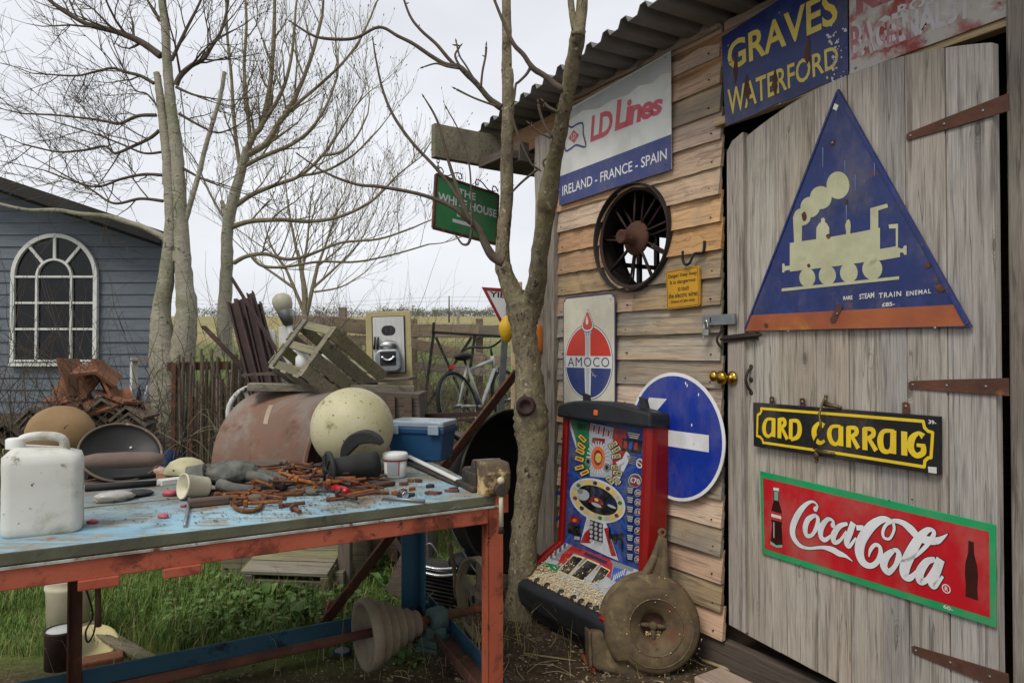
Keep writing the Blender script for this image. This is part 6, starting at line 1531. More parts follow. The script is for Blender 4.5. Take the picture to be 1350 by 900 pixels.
# ---------------------------------------------------------------- rusty tank, planks, crate
M_['tankrust'] = mk('tank_rust', '#6e5648', '#7b5a49', 3, rough=.85, bump=.2, bscale=50, spots=(('#7d736a', 3.2, .46, .2), ('#5c4436', 7, .58, .15), ('#8a5c44', 5, .6, .15), ('#c4b8a0', 45, .72, .03)))
def tank():
    D = 4.75; top = at(400, 514, D); r = .47; c = V((top.x + .07, D - .04, top.z - r))
    ax = V((-.87, .49, 0)).normalized(); x = ax.cross(V((0, 0, 1))).normalized()
    t = thing('rusty_tank', 'short open ended rusty steel tank behind the bench and net float', 'tank', MAT(x, ax.cross(x), ax, c))
    L = .42; m = MB(); m.lathe([(r - .012, -L), (r, -L), (r, L - .03), (r - .01, L), (r - .06, L + .02), (.0, L + .03)], 60); m.lathe([(r - .012, -L), (r - .012, L - .04), (0, L - .04)], 60); m.build('shell', M_['tankrust'], t, clean=False)
    m = MB(); m.lathe([(r + .001, -L + .002), (r + .008, -L + .004), (r + .008, -L + .02), (r + .001, -L + .022)], 60); m.build('end_bead', M_['tankrust'], t)
    f = MAT(x, ax.cross(x), ax, c).inverted()
    q = f @ at(372, 545, D - r * .8); a = math.atan2(q.y, q.x); m = MB(); vs_ = []
    for i in range(7):
        b = a + (i - 3) * .055
        for dz in (-.02, .02): vs_.append(((r + .002) * math.cos(b), (r + .002) * math.sin(b), .05 + dz + .012 * (i - 3)))
    m.add(vs_, [(2 * i, 2 * i + 2, 2 * i + 3, 2 * i + 1) for i in range(6)]); m.build('tape_strip', M_['tape'], t)
    # timber cradle the tank sits on
    for i, (yy, lab) in enumerate(((-.3, 'mossy sleeper under the near side of the rusty tank'), (.22, 'mossy sleeper under the far side of the rusty tank'))):
        s = thing('sleeper', lab, 'timber', T((c.x, c.y + yy, ter(c.x, c.y)))); z = c.z - math.sqrt(r * r - .3 * .3) - ter(c.x, c.y); z = max(.1, z)
        m = MB(); m.box((0, 0, z / 2), (.9, .16, z)); m.build('beam', M_['mossy'], s, bev=.006)
M_['tape'] = mk('masking_tape', '#a08a74', '#93806c', 9, rough=.6, bump=.03)
tank()
def planks_on_tank():
    D = 4.75
    a, b = at(328, 512, 4.6), at(545, 513, 4.85); c = (a + b) / 2
    t = thing('roof_plank', 'long weathered plank lying across the top of the rusty tank', 'plank', T(c)); m = MB(); m.bar(a - c + V((0, 0, .012)), b - c + V((0, 0, .004)), .16, .05); m.build('board', M_['mossy'], t, bev=.004)
    a, b = at(333, 502, 4.85), at(545, 507, 5.0); c = (a + b) / 2
    t = thing('thin_board', 'thin dark warped board on top of the long plank under the crate', 'board', T(c)); m = MB(); n = 8; vs_ = []
    for i in range(n + 1):
        p = (a - c).lerp(b - c, i / n); z = .035 + .02 * math.sin(i * .8)
        for (dy, dz) in ((-.2, 0), (.2, .0), (.2, .018), (-.2, .018)): vs_.append((p.x, p.y + dy, p.z + z + dz))
    m.add(vs_, [q for i in range(n) for q in ((4 * i, 4 * i + 4, 4 * i + 5, 4 * i + 1), (4 * i + 2, 4 * i + 1, 4 * i + 5, 4 * i + 6), (4 * i + 3, 4 * i + 2, 4 * i + 6, 4 * i + 7), (4 * i, 4 * i + 3, 4 * i + 7, 4 * i + 4))] + [(0, 1, 2, 3), (4 * n + 3, 4 * n + 2, 4 * n + 1, 4 * n)]); m.build('board', M_['darkwood'], t)
    # dark trough beside the tank
    c = at(530, 560, 4.7); t = thing('wooden_trough', 'dark stained wooden hopper beside the tank behind the toolbox', 'trough', T((c.x, c.y, ter(c.x, c.y))))
    g = ter(c.x, c.y); m = MB(); z1 = at(530, 514, 4.7).z - g; xw = .2
    m.add([(-.22, -.1, 0), (.20, -.1, 0), (.13, -.12, z1 - .02), (-.25, -.12, z1), (-.2, .3, 0), (.2, .3, 0), (.13, .3, z1 - .02), (-.25, .3, z1)], [(3, 2, 1, 0), (4, 5, 6, 7), (1, 2, 6, 5), (0, 4, 7, 3), (2, 3, 7, 6)]); m.build('side', M_['darkwood'], t, bev=.005)
    for x in (-.05, .06): m = MB(); m.bar((x + .02, -.13, 0), (x, -.14, z1 - .03), .02, .05, (1, 0, 0)); m.build('batten', M_['darkwood'], t)
planks_on_tank()
def crate():
    P0, P1, P2, P4 = at(355, 482, 4.7), at(397, 497, 4.4145), at(400, 421, 4.83), at(508, 488, 4.8817)
    ux = P1 - P0; W = ux.length; ux.normalize(); uy = P2 - P0; uy -= ux * uy.dot(ux); H = uy.length; uy.normalize()
    w = P4 - (P0 + ux * W + uy * H); L = w.length; uz = ux.cross(uy)
    if uz.dot(w) > 0: P0 = P0 + ux * W; ux = -ux; uz = -uz
    fm = MAT(ux, uy, uz, P0)
    t = thing('slatted_crate', 'mossy slatted wooden crate tipped on its corner on top of the planks', 'crate', fm)
    rg = random.Random(12); th = .016
    def slat(c, d, nm='slat'): m = MB(); m.box(c, d); m.build(nm, M_['mossy'], t, bev=.002)
    # both end frames
    for zz in (0, -L):
        slat((.0 + .025, H / 2, zz), (.05, H, th), 'end_post'); slat((W - .025, H / 2, zz), (.05, H, th), 'end_post')
        slat((W / 2, .03, zz - .017 * (1 if zz == 0 else -1)), (W, .06, th), 'end_slat'); slat((W / 2, H * .5, zz - .017 * (1 if zz == 0 else -1)), (W, .055, th), 'end_slat'); slat((W / 2, H - .03, zz - .017 * (1 if zz == 0 else -1)), (W, .06, th), 'end_slat')
    for yy in (.045, H * .37, H * .62, H - .045):
        slat((W + th / 2, yy, -L / 2), (th, .085, L + .03)); slat((-th / 2, yy, -L / 2), (th, .07, L + .03))
    for xx in (.05, W * .5, W - .05): slat((xx, -th / 2, -L / 2), (.07, th, L + .02))
    for k, (x, y, zz, r) in enumerate(((W * .35, H * .3, -.12, .05), (W * .6, H * .5, -.2, .04))):
        c = fm @ V((x, y, zz)); j = thing('white_jar', ('white plastic jar inside the lower part of the crate', 'white jar with a lid deeper in the crate')[k], 'jar', T(c)); m = MB(); m.lathe([(0, -.06), (r, -.06), (r, .05), (r * .7, .07), (r * .7, .09), (0, .09)], 18); m.build('body', M_['whitepaint'], j)
crate()

# ---------------------------------------------------------------- hand grinder on its board
def grinder_board():
    D = 5.5; c = at(520, 545, D); g = ter(c.x, D)
    fm = look_frame(V((c.x, D, g)), -4, 5, 2.2)
    t = thing('grinder_board', 'yellowed board with a white panel and steel hand grinder leaning upright', 'grinder', fm)
    k = D / FPX; top = (at(515, 408, D).z - g)
    w = 60 * k; xL = -w * .5
    m = MB(); m.box((0, top / 2, 0), (w, top, .03)); m.build('board', M_['yellowboard'], t, bev=.004)
    ph = 75 * k; py0 = top - 8 * k - ph
    m = MB(); m.box((.0, py0 + ph / 2, .018), (44 * k, ph + .012, .01)); m.build('panel_edge', M_['black'], t); m = MB(); m.box((.0, py0 + ph / 2, .022), (41 * k, ph, .012)); m.build('panel', M_['panelwhite'], t, bev=.002)
    yy = py0 + ph
    m = MB(); m.plate(rrect(-.055, .055, yy - .15, yy - .07, .038), .0295); m.build('maker_plate', M_['black'], t)
    m = MB(); m.m = T((0, yy - .235, .06)); m.ball((0, 0, 0), .075, 20, 12, (1, .6, .6)); m.build('hopper_lid', M_['steel'], t)
    m = MB(); m.prism(rrect(-.1, .1, yy - .45, yy - .27, .05), .028, .14); m.build('housing', M_['zinc'], t, bev=.012)
    m = MB(); m.prism(rrect(-.062, .062, yy - .40, yy - .29, .01), .13, .144); m.build('front_plate', M_['rubber'], t, bev=.002)
    m = MB(); m.tube([(.05 * math.cos(R(200 + 14 * i)), yy - .31 + .05 * math.sin(R(200 + 14 * i)), .15) for i in range(11)], .013, 8); m.build('shackle', M_['chrome'], t)
    for x in (-.115, -.09): m = MB(); m.tube([(x, yy - .26, .04), (x + .01, yy - .16, .05)], .008, 8); m.build('lever', M_['oldiron'], t)
    m = MB()
    for i in range(6): m.box((-.1 + .04 * i, py0 + ph / 2, .0285), (.002, ph - .02, .002))
    m.build('panel_grooves', M_['ldgrey'], t)
M_['yellowboard'] = mk('yellowed_board', '#b0a478', '#a0946a', 5, rough=.7, bump=.08, spots=(('#77704e', 6, .6, .2),))
M_['panelwhite'] = mk('panel_white', '#c4c4c2', '#b8b8b5', 6, rough=.5, bump=.05)
grinder_board()

# ---------------------------------------------------------------- field fence, gate, pole
def field_fence():
    D = 11.5; rg = random.Random(51)
    xs = lambda px, d=D: (px - 675) / FPX * d
    t = thing('field_fence', 'post and rail fence with a thick log top rail along the field', 'fence', T((xs(560), D, ter(xs(560), D))))
    ox, g = xs(560), ter(xs(560), D)
    def seg(px0, y0, px1, y1, w, h, nm='rail', dd=0, mat='railwood'):
        a, b = at(px0, y0, D + dd), at(px1, y1, D + dd); o = V((ox, D, g)); m = MB(); n = 6
        for_ = [a.lerp(b, i / n) - o for i in range(n + 1)]
        m.bar(a - o, b - o, w, h); m.build(nm, M_[mat], t, bev=.01)
    seg(380, 424, 440, 427, .14, .24); seg(440, 427, 492, 432, .14, .24); seg(538, 436, 632, 436, .14, .22); seg(632, 437, 760, 434, .14, .2)
    seg(380, 447, 492, 449, .05, .16); seg(540, 452, 640, 474, .05, .18, dd=-.1); seg(550, 482, 650, 492, .05, .14, dd=-.1); seg(640, 474, 760, 478, .05, .15)
    for px in (385, 440, 452, 545, 632, 700, 760): seg(px, 420 if px != 452 else 405, px, 520, .13, .12, 'post', .13)
    m = MB()
    for i in range(14):
        z = .15 + .09 * i; a, b = V((xs(380) - ox, .09, z)), V((xs(760) - ox, .09, z)); m.tube([a, b], .003, 4)
    for i in range(56): x = xs(380) - ox + i * .09; m.tube([(x, .09, 0), (x, .09, 1.35)], .0025, 4)
    tag(m.build('wire_mesh', M_['zinc'], t, clean=False), kind='stuff')
field_fence()
def gate():
    D = 8.0; c = at(600, 540, D); g = ter(c.x, D); o = V((c.x, D, g))
    t = thing('iron_gate', 'black iron gate frame with diagonal braces leaning at the field fence', 'gate', T(o))
    for (a, b, w, nm) in (((572, 438), (558, 545), .05, 'stile'), ((570, 438), (668, 444), .05, 'top_rail'), ((626, 442), (612, 545), .05, 'stile'), ((622, 444), (560, 540), .05, 'brace'), ((668, 470), (650, 500), .05, 'brace'), ((575, 445), (620, 545), .03, 'brace'), ((572, 425), (571, 440), .03, 'spike')):
        m = MB(); m.bar(at(*a, D) - o, at(*b, D) - o, .03, w, (0, 1, 0)); m.build(nm, M_['blacksheet'], t)
gate()
def pole():
    D = 120; x = (592 - 675) / FPX * D; g = ter(x, D); top = at(592, 390, D).z
    t = thing('telegraph_pole', 'thin telegraph pole far off in the field with two wires', 'pole', T((x, D, g))); m = MB(); m.tube([(0, 0, 0), (0, 0, top - g)], [.16, .1], 8); m.build('pole', M_['darkwood'], t)
    m = MB()
    for dz in (-.2, -.9):
        m.tube(cat([(-60, 10, top - g + dz + 1.2), (-30, 5, top - g + dz - .9), (0, 0, top - g + dz), (40, -5, top - g + dz - 1.0), (80, -10, top - g + dz)], 6), .02, 4)
    m.build('wires', M_['blacksheet'], t)
    D = 60; x = (604 - 675) / FPX * D; g = ter(x, D); t = thing('field_post', 'short grey post standing out in the field', 'post', T((x, D, g))); m = MB(); m.box((0, 0, .9), (.25, .2, 1.9)); m.build('post', M_['post'], t)
pole()

# ---------------------------------------------------------------- bicycle
M_['bikegrey'] = mk('worn_white_frame', '#a9a9a4', '#8f8f8a', 9, rough=.5, bump=.1, spots=(('#5a5048', 8, .58, .1),))
def bicycle():
    D = 7.0; c = at(648, 540, D); g = at(648, 572, D).z
    fm = T((c.x, D, g)) @ RZ(62) @ RX(-14)
    s = thing('timber_stack', 'stack of old dark timbers carrying the white bicycle', 'timber stack', T((c.x, D, ter(c.x, D))))
    for i in range(5): m = MB(); m.box((0, -.3 + .15 * i, (g - ter(c.x, D) - .01) / 2), (1.3, .13, g - ter(c.x, D) - .01), RZ(3 * (i % 3) - 3)); m.build('timber', M_['darkwood'], s, bev=.01)
    t = thing('white_bicycle', 'white bicycle leaning behind the rusty plank near the field gate', 'bicycle', fm)
    r = .32
    for nm, x in (('wheel', -.5), ('wheel', .5)):
        e = bpy.data.objects.new('wheel', None); col.objects.link(e); e.parent = t; e.location = (x, 0, r)
        m = MB(); m.tube([(r * math.cos(R(9 * i)), 0, r * math.sin(R(9 * i))) for i in range(40)], .02, 8, closed=True); m.build('tyre', M_['tyre'], e)
        m = MB(); m.tube([((r - .025) * math.cos(R(9 * i)), 0, (r - .025) * math.sin(R(9 * i))) for i in range(40)], .008, 6, closed=True); m.build('rim', M_['zinc'], e)
        m = MB()
        for i in range(18): a = R(20 * i); m.tube([(.015 * math.cos(a + .5), .02 if i % 2 else -.02, .015 * math.sin(a + .5)), ((r - .03) * math.cos(a), 0, (r - .03) * math.sin(a))], .0012, 4)
        m.build('spokes', M_['zinc'], e); m = MB(); m.tube([(0, -.04, 0), (0, .04, 0)], .02, 10); m.build('hub', M_['zinc'], e)
    F = [((-.5, 0, r), (-.08, 0, .29), .014), ((-.08, 0, .29), (-.2, 0, .72), .017), ((-.2, 0, .70), (-.5, 0, r), .011), ((-.08, 0, .29), (.36, 0, .68), .02), ((-.18, 0, .66), (.35, 0, .76), .018), ((.34, 0, .66), (.35, 0, .80), .02), ((.36, 0, .68), (.5, 0, r), .014)]
    m = MB()
    for a, b, w in F: m.tube([a, b], w, 8)
    m.build('frame', M_['bikegrey'], t)
    m = MB(); m.ball((-.22, 0, .80), .09, 14, 8, (1.5, .8, .45)); m.tube([(-.2, 0, .70), (-.22, 0, .79)], .012, 8); m.build('saddle', M_['rubber'], t)
    m = MB(); m.tube(cat([(.25, -.26, .93), (.33, -.2, .95), (.36, 0, .90), (.33, .2, .95), (.25, .26, .93)], 5), .012, 8); m.tube([(.35, 0, .8), (.36, 0, .91)], .013, 8); m.build('handlebar', M_['blacksheet'], t)
    m = MB(); m.m = T((-.08, 0, .29)) @ RX(90); m.lathe([(.02, -.03), (.09, -.032), (.09, -.026), (.02, -.024)], 20); m.build('chainset', M_['oldiron'], t); m = MB(); m.box((-.45, 0, .70), (.05, .05, .04)); m.build('rear_reflector', FL['red'], t)
bicycle()

# ---------------------------------------------------------------- yield sign, floats, rusty plank, pan
def behind_tree():
    D = 5.6; k = D / FPX; c = at(664, 400, D); fm = look_frame(c, 8, -4, -3)
    t = thing('yield_sign', 'red bordered triangular road sign standing behind the forked tree', 'sign', fm)
    s = .30
    P = [(-s * .62, .12), (s * .62, .12), (0, -s * 1.02 + .12)]
    m = MB(); m.prism(P, -.004, .0); m.build('border', FL['red'], t); m = MB(); m.plate([(x * .76, (y - .015) * .76 + .012) for x, y in P], .001); m.build('face', M_['signwhite'], t)
    lettering('YIELD', M_['black'], t, (-.115, .115, .045, .09), .002, .02); m = MB(); g = ter(c.x, D); m.box((.03, (g - c.z) / 2, -.03), (.05, c.z - g, .04)); m.build('post', M_['zinc'], t)
    D = 6.2; a = at(681, 372, D); g = ter(a.x, D); t = thing('gate_post', 'pale squared timber post rising behind the tree fork', 'post', T((a.x, D, g))); m = MB(); m.box((0, 0, (a.z - g) / 2), (.1, .1, a.z - g)); m.build('post', M_['palewood'], t, bev=.006)
    D = 4.2
    for nm, px, py, w, h, mt, lab in (('yellow_float', 668, 434, 21, 36, 'buoyyellow', 'lemon yellow float hung behind the tree fork'), ('orange_float', 708, 447, 22, 40, 'buoyorange', 'orange float hung between the tree trunk and corner post')):
        c = at(px, py, D); k = D / FPX; hh, ww = h * k / 2, w * k / 2; g = 0
        t = thing(nm, lab, 'float', T(c)); m = MB(); pr = [(.0, -hh), (ww * .35, -hh * .9), (ww * .8, -hh * .5), (ww, -.0), (ww * .9, hh * .4), (ww * .5, hh * .8), (ww * .12, hh), (0, hh * 1.02)] if 'yellow' in nm else [(0, -hh), (ww * .7, -hh * .93), (ww * .95, -hh * .7), (ww, 0), (ww * .95, hh * .7), (ww * .7, hh * .93), (0, hh)]
        m.lathe(cat(pr, 3), 22); m.build('shell', M_[mt], t); m = MB(); m.tube(cat([(0, 0, hh * .98), (.0, .0, hh + .06), (.02, -.2, hh + .12)], 4), .005, 6); m.build('rope', M_['twig_pale'], t)
    # rusty flat bar leaning from the bench end up to the shed corner
    a, b = at(580, 622, 3.75), at(680, 492, 4.0); t = thing('rusty_plank', 'rust brown steel channel leaning diagonally behind the vice', 'steel channel', T((a.x, a.y, 0))); o = V((a.x, a.y, 0))
    d = (b - a); a2 = a - d * ((a.z - .02) / d.z); m = MB(); m.bar(a2 - o, b - o, .012, .085, (-.5, -1, .2)); m.build('web', M_['rust'], t, bev=.002)
    # big black pan on edge behind the tree
    D = 4.1; c = at(676, 645, D); k = D / FPX; fm = look_frame(c, 50, 6, 0)
    t = thing('black_pan', 'huge black iron pan standing on edge behind the tree trunk', 'pan', fm)
    r = 103 * k; m = MB(); m.lathe([(r, .02), (r + .008, .012), (r, .0), (r * .93, -.12), (r * .8, -.2), (r * .5, -.25), (0, -.26)], 48); m.lathe([(r, .02), (r - .012, .01), (r * .91, -.11), (r * .78, -.188), (r * .49, -.235), (0, -.245)], 48); m.build('bowl', M_['blacksheet'], t, clean=False)
    m = MB(); m.tube([((r + .004) * math.cos(R(7.5 * i)), (r + .004) * math.sin(R(7.5 * i)), .014) for i in range(48)], .009, 8, closed=True); m.build('rim', M_['oldiron'], t)
    m = MB(); m.tube(cat([(r * .75, r * .7, .0), (r * .82, r * .82, .03), (r * .9, r * .8, .03), (r * .85, r * .62, .0)], 5), .018, 8); m.build('handle', M_['rust'], t)
    # long iron bars and hoop behind the toolbox
    for i, (p, q, w, lab) in enumerate((((540, 549), (640, 545), .03, 'long brown iron bar lying behind the toolbox'), ((560, 556), (625, 553), .02, 'thin black bar beneath the long brown bar'))):
        a, b = at(*p, 4.9), at(*q, 4.6); c = (a + b) / 2; t = thing('iron_bar', lab, 'bar', T(c)); m = MB(); m.bar(a - c, b - c, w, w); m.build('bar', M_['rust_dark'], t)
        m = MB(); m.bar(b - c - V((0, 0, 0)), V((b.x - c.x, b.y - c.y, ter(b.x, b.y) - c.z)), .03, .03); m.build('stand', M_['rust_dark'], t)
    P = [at(x, y, 4.8) for x, y in ((548, 575), (570, 558), (600, 553), (630, 560), (640, 580))]; c = P[2]; t = thing('hose', 'thin black hose arching behind the toolbox', 'hose', T(c)); m = MB(); m.tube([V(p) - c for p in cat([tuple(p) for p in P], 6)], .008, 6); m.build('hose', M_['rubber'], t)
M_['buoyyellow'] = mk('buoy_yellow', '#c9a21c', '#b58f18', 6, rough=.55, bump=.1, spots=(('#7a7a30', 6, .56, .15),))
M_['buoyorange'] = mk('buoy_orange', '#b86a22', '#a65c1c', 6, rough=.55, bump=.1, spots=(('#8a5a30', 6, .58, .15),))
behind_tree()
# ---------------------------------------------------------------- bare trees behind
def grow(m, p, d, L, r, lev, rg, up=.25, bud=None, n=None):
    """one twig with its side twigs"""
    k = 5 if lev > 1 else 4; pts = [p.copy()]; rad = [r]; q = p.copy(); dd = d.copy()
    for i in range(k):
        dd = (dd + V((rg.gauss(0, .16), rg.gauss(0, .16), rg.gauss(0, .12) + up * .25))).normalized(); q = q + dd * (L / k); pts.append(q.copy()); rad.append(r * (1 - .75 * (i + 1) / k))
    m.tube(pts, rad, 5 if lev > 2 else 4 if lev > 1 else 3, cap=False)
    if lev == 0:
        if bud is not None: bud.tube([q - dd * .016, q, q + dd * .016], [r, r * 1.6 + .0018, .001], 4, cap=False) if rg.random() < .5 else None
        return
    c = {4: 7, 3: 7, 2: 6, 1: 4}[lev] if n is None else n
    for i in range(c):
        t = rg.uniform(.2, 1.0) if i else 1.0; j = min(k - 1, int(t * k)); b = pts[j].lerp(pts[j + 1], t * k - j) if t < 1 else pts[-1]
        ax = (pts[j + 1] - pts[j]).normalized(); o = ax.orthogonal().normalized(); o.rotate(Matrix.Rotation(rg.uniform(0, 6.28), 3, ax))
        nd = (ax * rg.uniform(.55, 1.0) + o * rg.uniform(.45, .95) + V((0, 0, up))).normalized() if t < 1 else ax
        grow(m, b, nd, L * rg.uniform(.42, .68), max(.0031, rad[j] * rg.uniform(.5, .7)), lev - 1, rg, up, bud)
def big_tree(name, label, D, trunk_limbs, boughs, seed, up=.3, lev=3, L=1.0, mt='bark_pale', mc='twig', extra=(), step=3, minr=.0055, tw=.86, buds=True):
    rg = random.Random(seed); b = trunk_limbs[0][0]; base = at(b[0], b[1], D); g = ter(base.x, D)
    t = thing(name, label, 'tree', T((base.x, D, g))); inv = T((-base.x, -D, -g))
    m = MB(); m.m = inv
    for i, l in enumerate(trunk_limbs): limb(m, [(p[0], p[1], p[2] * tw) for p in l], D, 14, 6, seed + i, .035)
    m.build('trunk', M_[mt], t, clean=False)
    c = MB(); c.m = inv; bd = MB(); bd.m = inv
    for i, bg in enumerate(boughs):
        q = limb(c, bg, D, 7, 6, seed + 50 + i, .04); n = len(q)
        for j in range(max(2, n // 6), n, step):
            p = V(q[j][:3]); ax = (V(q[min(n - 1, j + 1)][:3]) - V(q[j - 1][:3])).normalized(); o = ax.orthogonal().normalized(); o.rotate(Matrix.Rotation(rg.uniform(0, 6.28), 3, ax))
            grow(c, p, (ax * .7 + o * rg.uniform(.5, .9) + V((0, 0, up))).normalized(), L * rg.uniform(.5, 1.1), max(minr, q[j][3] * .5), lev - 1 if rg.random() < .6 else lev - 2, rg, up, bd)
        grow(c, V(q[-1][:3]), (V(q[-1][:3]) - V(q[-3][:3])).normalized(), L, max(minr, q[-1][3]), lev - 1, rg, up, bd)
    for (l, w) in extra: limb(c, l, D, 6, 5, seed)
    c.build('crown', M_[mc], t, clean=False)
    if bd.v and buds: tag(bd.build('buds', M_['bud'], t, clean=False), kind='stuff')
    return t
M_['bud'] = mk('dark_bud', '#2a2520', '#1d1a17', 20, rough=.9, bump=.05)
def w_(pts, a, b): n = len(pts) - 1; return [(p[0], p[1], a + (b - a) * i / n) for i, p in enumerate(pts)]
def trees():
    big_tree('twin_trunk_tree', 'tall pale twin trunked bare tree standing beside the blue cabin', 7.4,
        [[(222, 600, 66), (222, 560, 60), (220, 500, 56), (214, 450, 44), (213, 410, 32), (220, 360, 26), (226, 300, 23), (223, 240, 20), (219, 190, 17), (214, 150, 15), (208, 105, 12), (206, 96, 10)],
         [(236, 580, 44), (240, 480, 44), (246, 410, 36), (242, 360, 29), (239, 300, 25), (235, 230, 22), (232, 190, 21), (226, 145, 19), (221, 90, 16), (218, 40, 14), (213, -10, 13), (207, -100, 10), (203, -200, 6)],
         [(233, 345, 18), (228, 325, 15), (215, 313, 12), (190, 300, 10), (165, 292, 9.5), (140, 285, 9), (105, 282, 8), (75, 277, 7), (30, 276, 6), (-30, 260, 4)],
         [(245, 290, 9), (252, 265, 9), (262, 230, 8.5), (272, 190, 8), (281, 160, 7.5), (291, 125, 7), (296, 95, 7)]],
        [w_([(212, 74), (190, 58), (170, 48), (150, 41), (118, 33), (96, 22), (75, 8), (40, -20)], 10, 4), w_([(232, 112), (238, 100), (252, 87), (268, 78), (280, 60), (292, 40), (300, 10)], 8, 3),
         w_([(203, 110), (185, 100), (165, 95), (148, 90), (125, 95), (100, 100), (60, 98)], 5, 2), w_([(206, 152), (182, 153), (158, 163), (140, 160), (120, 157), (75, 152), (30, 150)], 5, 2),
         w_([(210, 172), (198, 182), (175, 193), (152, 202), (138, 193), (110, 198), (75, 200), (30, 190)], 5, 2), w_([(215, 231), (190, 230), (160, 236), (130, 246), (100, 240), (60, 225)], 4.5, 2), w_([(215, 265), (185, 262), (150, 268), (120, 250), (80, 228)], 4.5, 2),
         w_([(216, 200), (190, 202), (160, 190), (120, 175), (70, 160)], 3.5, 1.5), w_([(232, 115), (255, 125), (280, 130)], 4, 2), w_([(238, 220), (265, 235), (290, 245)], 4, 2), w_([(226, 80), (245, 40), (265, 0), (280, -40)], 5, 2), w_([(236, 150), (262, 165), (285, 175), (300, 172)], 4, 2),
         w_([(222, 40), (200, 10), (180, -30)], 5, 2), w_([(214, 150), (195, 125), (175, 115), (150, 60)], 3, 1.4)], 77, .12, 3, .75, tw=.74, buds=False)
    big_tree('budding_tree', 'bare many limbed tree with dark buds behind the stake fence', 9.0,
        [[(296, 470, 25), (296, 420, 21), (299, 350, 18), (300, 300, 17), (306, 270, 17), (318, 225, 14), (326, 195, 12)], [(302, 296, 11), (298, 280, 8), (292, 265, 6)]],
        [w_([(323, 205), (335, 178), (345, 165), (355, 120), (360, 70), (362, 20), (362, -40)], 9, 4), w_([(324, 205), (350, 190), (366, 165), (378, 148), (395, 115), (412, 70), (425, 20)], 9, 4), w_([(320, 220), (350, 205), (385, 190), (410, 170), (430, 140), (445, 100)], 6, 3), w_([(306, 275), (330, 258), (360, 245), (395, 232), (425, 205), (450, 170)], 7, 3),
         w_([(304, 300), (330, 292), (370, 290), (410, 292), (450, 285), (490, 265), (520, 235)], 7, 3), w_([(308, 347), (325, 338), (350, 335), (380, 342), (410, 335), (450, 320), (500, 315), (545, 300)], 6, 2.5), w_([(330, 336), (345, 350), (375, 352), (420, 345), (470, 345), (520, 335), (565, 322)], 4.5, 2),
         w_([(318, 228), (312, 190), (308, 150), (305, 100), (300, 50), (298, 0)], 6, 3), w_([(330, 185), (326, 140), (322, 90), (325, 30), (322, -20)], 6, 3), w_([(345, 165), (372, 120), (385, 70), (390, 10)], 6, 3), w_([(300, 295), (285, 270), (272, 245), (262, 220)], 4, 2), w_([(376, 150), (400, 130), (440, 95), (470, 60), (490, 20)], 5, 2.5), w_([(395, 232), (430, 225), (465, 205), (490, 180)], 4, 2), w_([(425, 205), (450, 200), (470, 180), (485, 150)], 4, 2)], 99, .55, 3, .8, 'bark_pale', 'twig_pale', step=4)
    big_tree('thorn_tree', 'fine twigged hedge tree far behind the crate and fence', 15.0,
        [[(402, 430, 12), (402, 390, 9), (398, 360, 7), (392, 330, 5)], [(403, 420, 7), (412, 380, 6), (420, 345, 5)], [(402, 415, 6), (388, 380, 5), (375, 350, 4)]],
        [w_([(392, 335), (385, 300), (380, 270), (378, 255)], 4, 1.5), w_([(420, 348), (432, 315), (440, 290), (445, 270)], 4, 1.5), w_([(375, 352), (358, 325), (350, 300)], 4, 1.5), w_([(412, 380), (440, 355), (465, 330), (480, 310)], 4, 1.5), w_([(388, 380), (360, 360), (338, 345), (322, 330)], 4, 1.5), w_([(398, 360), (405, 320), (408, 285), (410, 262)], 4, 1.5), w_([(420, 350), (450, 325), (470, 300)], 3, 1.4), w_([(414, 385), (450, 378), (480, 360)], 3, 1.4)], 123, .4, 3, 1.5, 'twig_pale', 'twig_pale', minr=.007, step=3)
    # suckers and brambles between the twin tree and the fence
    rg = random.Random(7); g = ter(-3, 6.3)
    t = thing('bramble_shoots', 'tangle of thin bare shoots in front of the cabin and stake fence', 'shrub', T((-3.2, 6.3, g))); m = MB()
    for i in range(150):
        x = rg.uniform(-1.9, 1.6); y = rg.uniform(-.5, .4); d = V((rg.gauss(0, .35), rg.gauss(0, .2), 1)).normalized(); m.m = Matrix.Identity(4)
        grow(m, V((x, y, 0)), d, rg.uniform(.7, 1.7), rg.uniform(.004, .008), 1, rg, -.05, None, 4)
    m.build('stems', M_['twig'], t, clean=False)
    t = thing('pale_bramble', 'pale arching bramble stems before the stake fence', 'shrub', T((-2.6, 6.2, g))); m = MB()
    for i in range(16):
        x = rg.uniform(-.6, .7); P = [(x, 0, 0), (x + rg.uniform(-.1, .2), -.05, rg.uniform(.3, .5)), (x + rg.uniform(0, .4), -.1, rg.uniform(.5, .8)), (x + rg.uniform(.2, .7), -.15, rg.uniform(.1, .5))]
        m.tube(cat(P, 5), [.006 - .00025 * j for j in range(16)], 5)
    m.build('stems', M_['twig_pale'], t, clean=False)
    for nm, lab, px, D_, n_, sp, hh in (('dry_brush', 'brown dry brush tangled below the iron gate', 600, 7.6, 120, .75, .8), ('brush_heap', 'low heap of dead branches between the tile heap and the tank', 250, 5.6, 110, .55, .3), ('hedge_shoots', 'thicket of bare brown shoots along the field fence', 470, 10.6, 150, 1.5, 1.3)):
        x_ = (px - 675) / FPX * D_; t = thing(nm, lab, 'shrub', T((x_, D_, ter(x_, D_)))); m = MB()
        for i in range(n_): grow(m, V((rg.uniform(-sp, sp), rg.uniform(-.3, .3), 0)), V((rg.gauss(0, .7), rg.gauss(0, .3), 1 if hh > .5 else .35)).normalized(), hh * rg.uniform(.6, 1.3), rg.uniform(.004, .009), 1, rg, -.05, None, 4)
        m.build('stems', M_['twig'] if hh < 1 else M_['twig_pale'], t, clean=False)
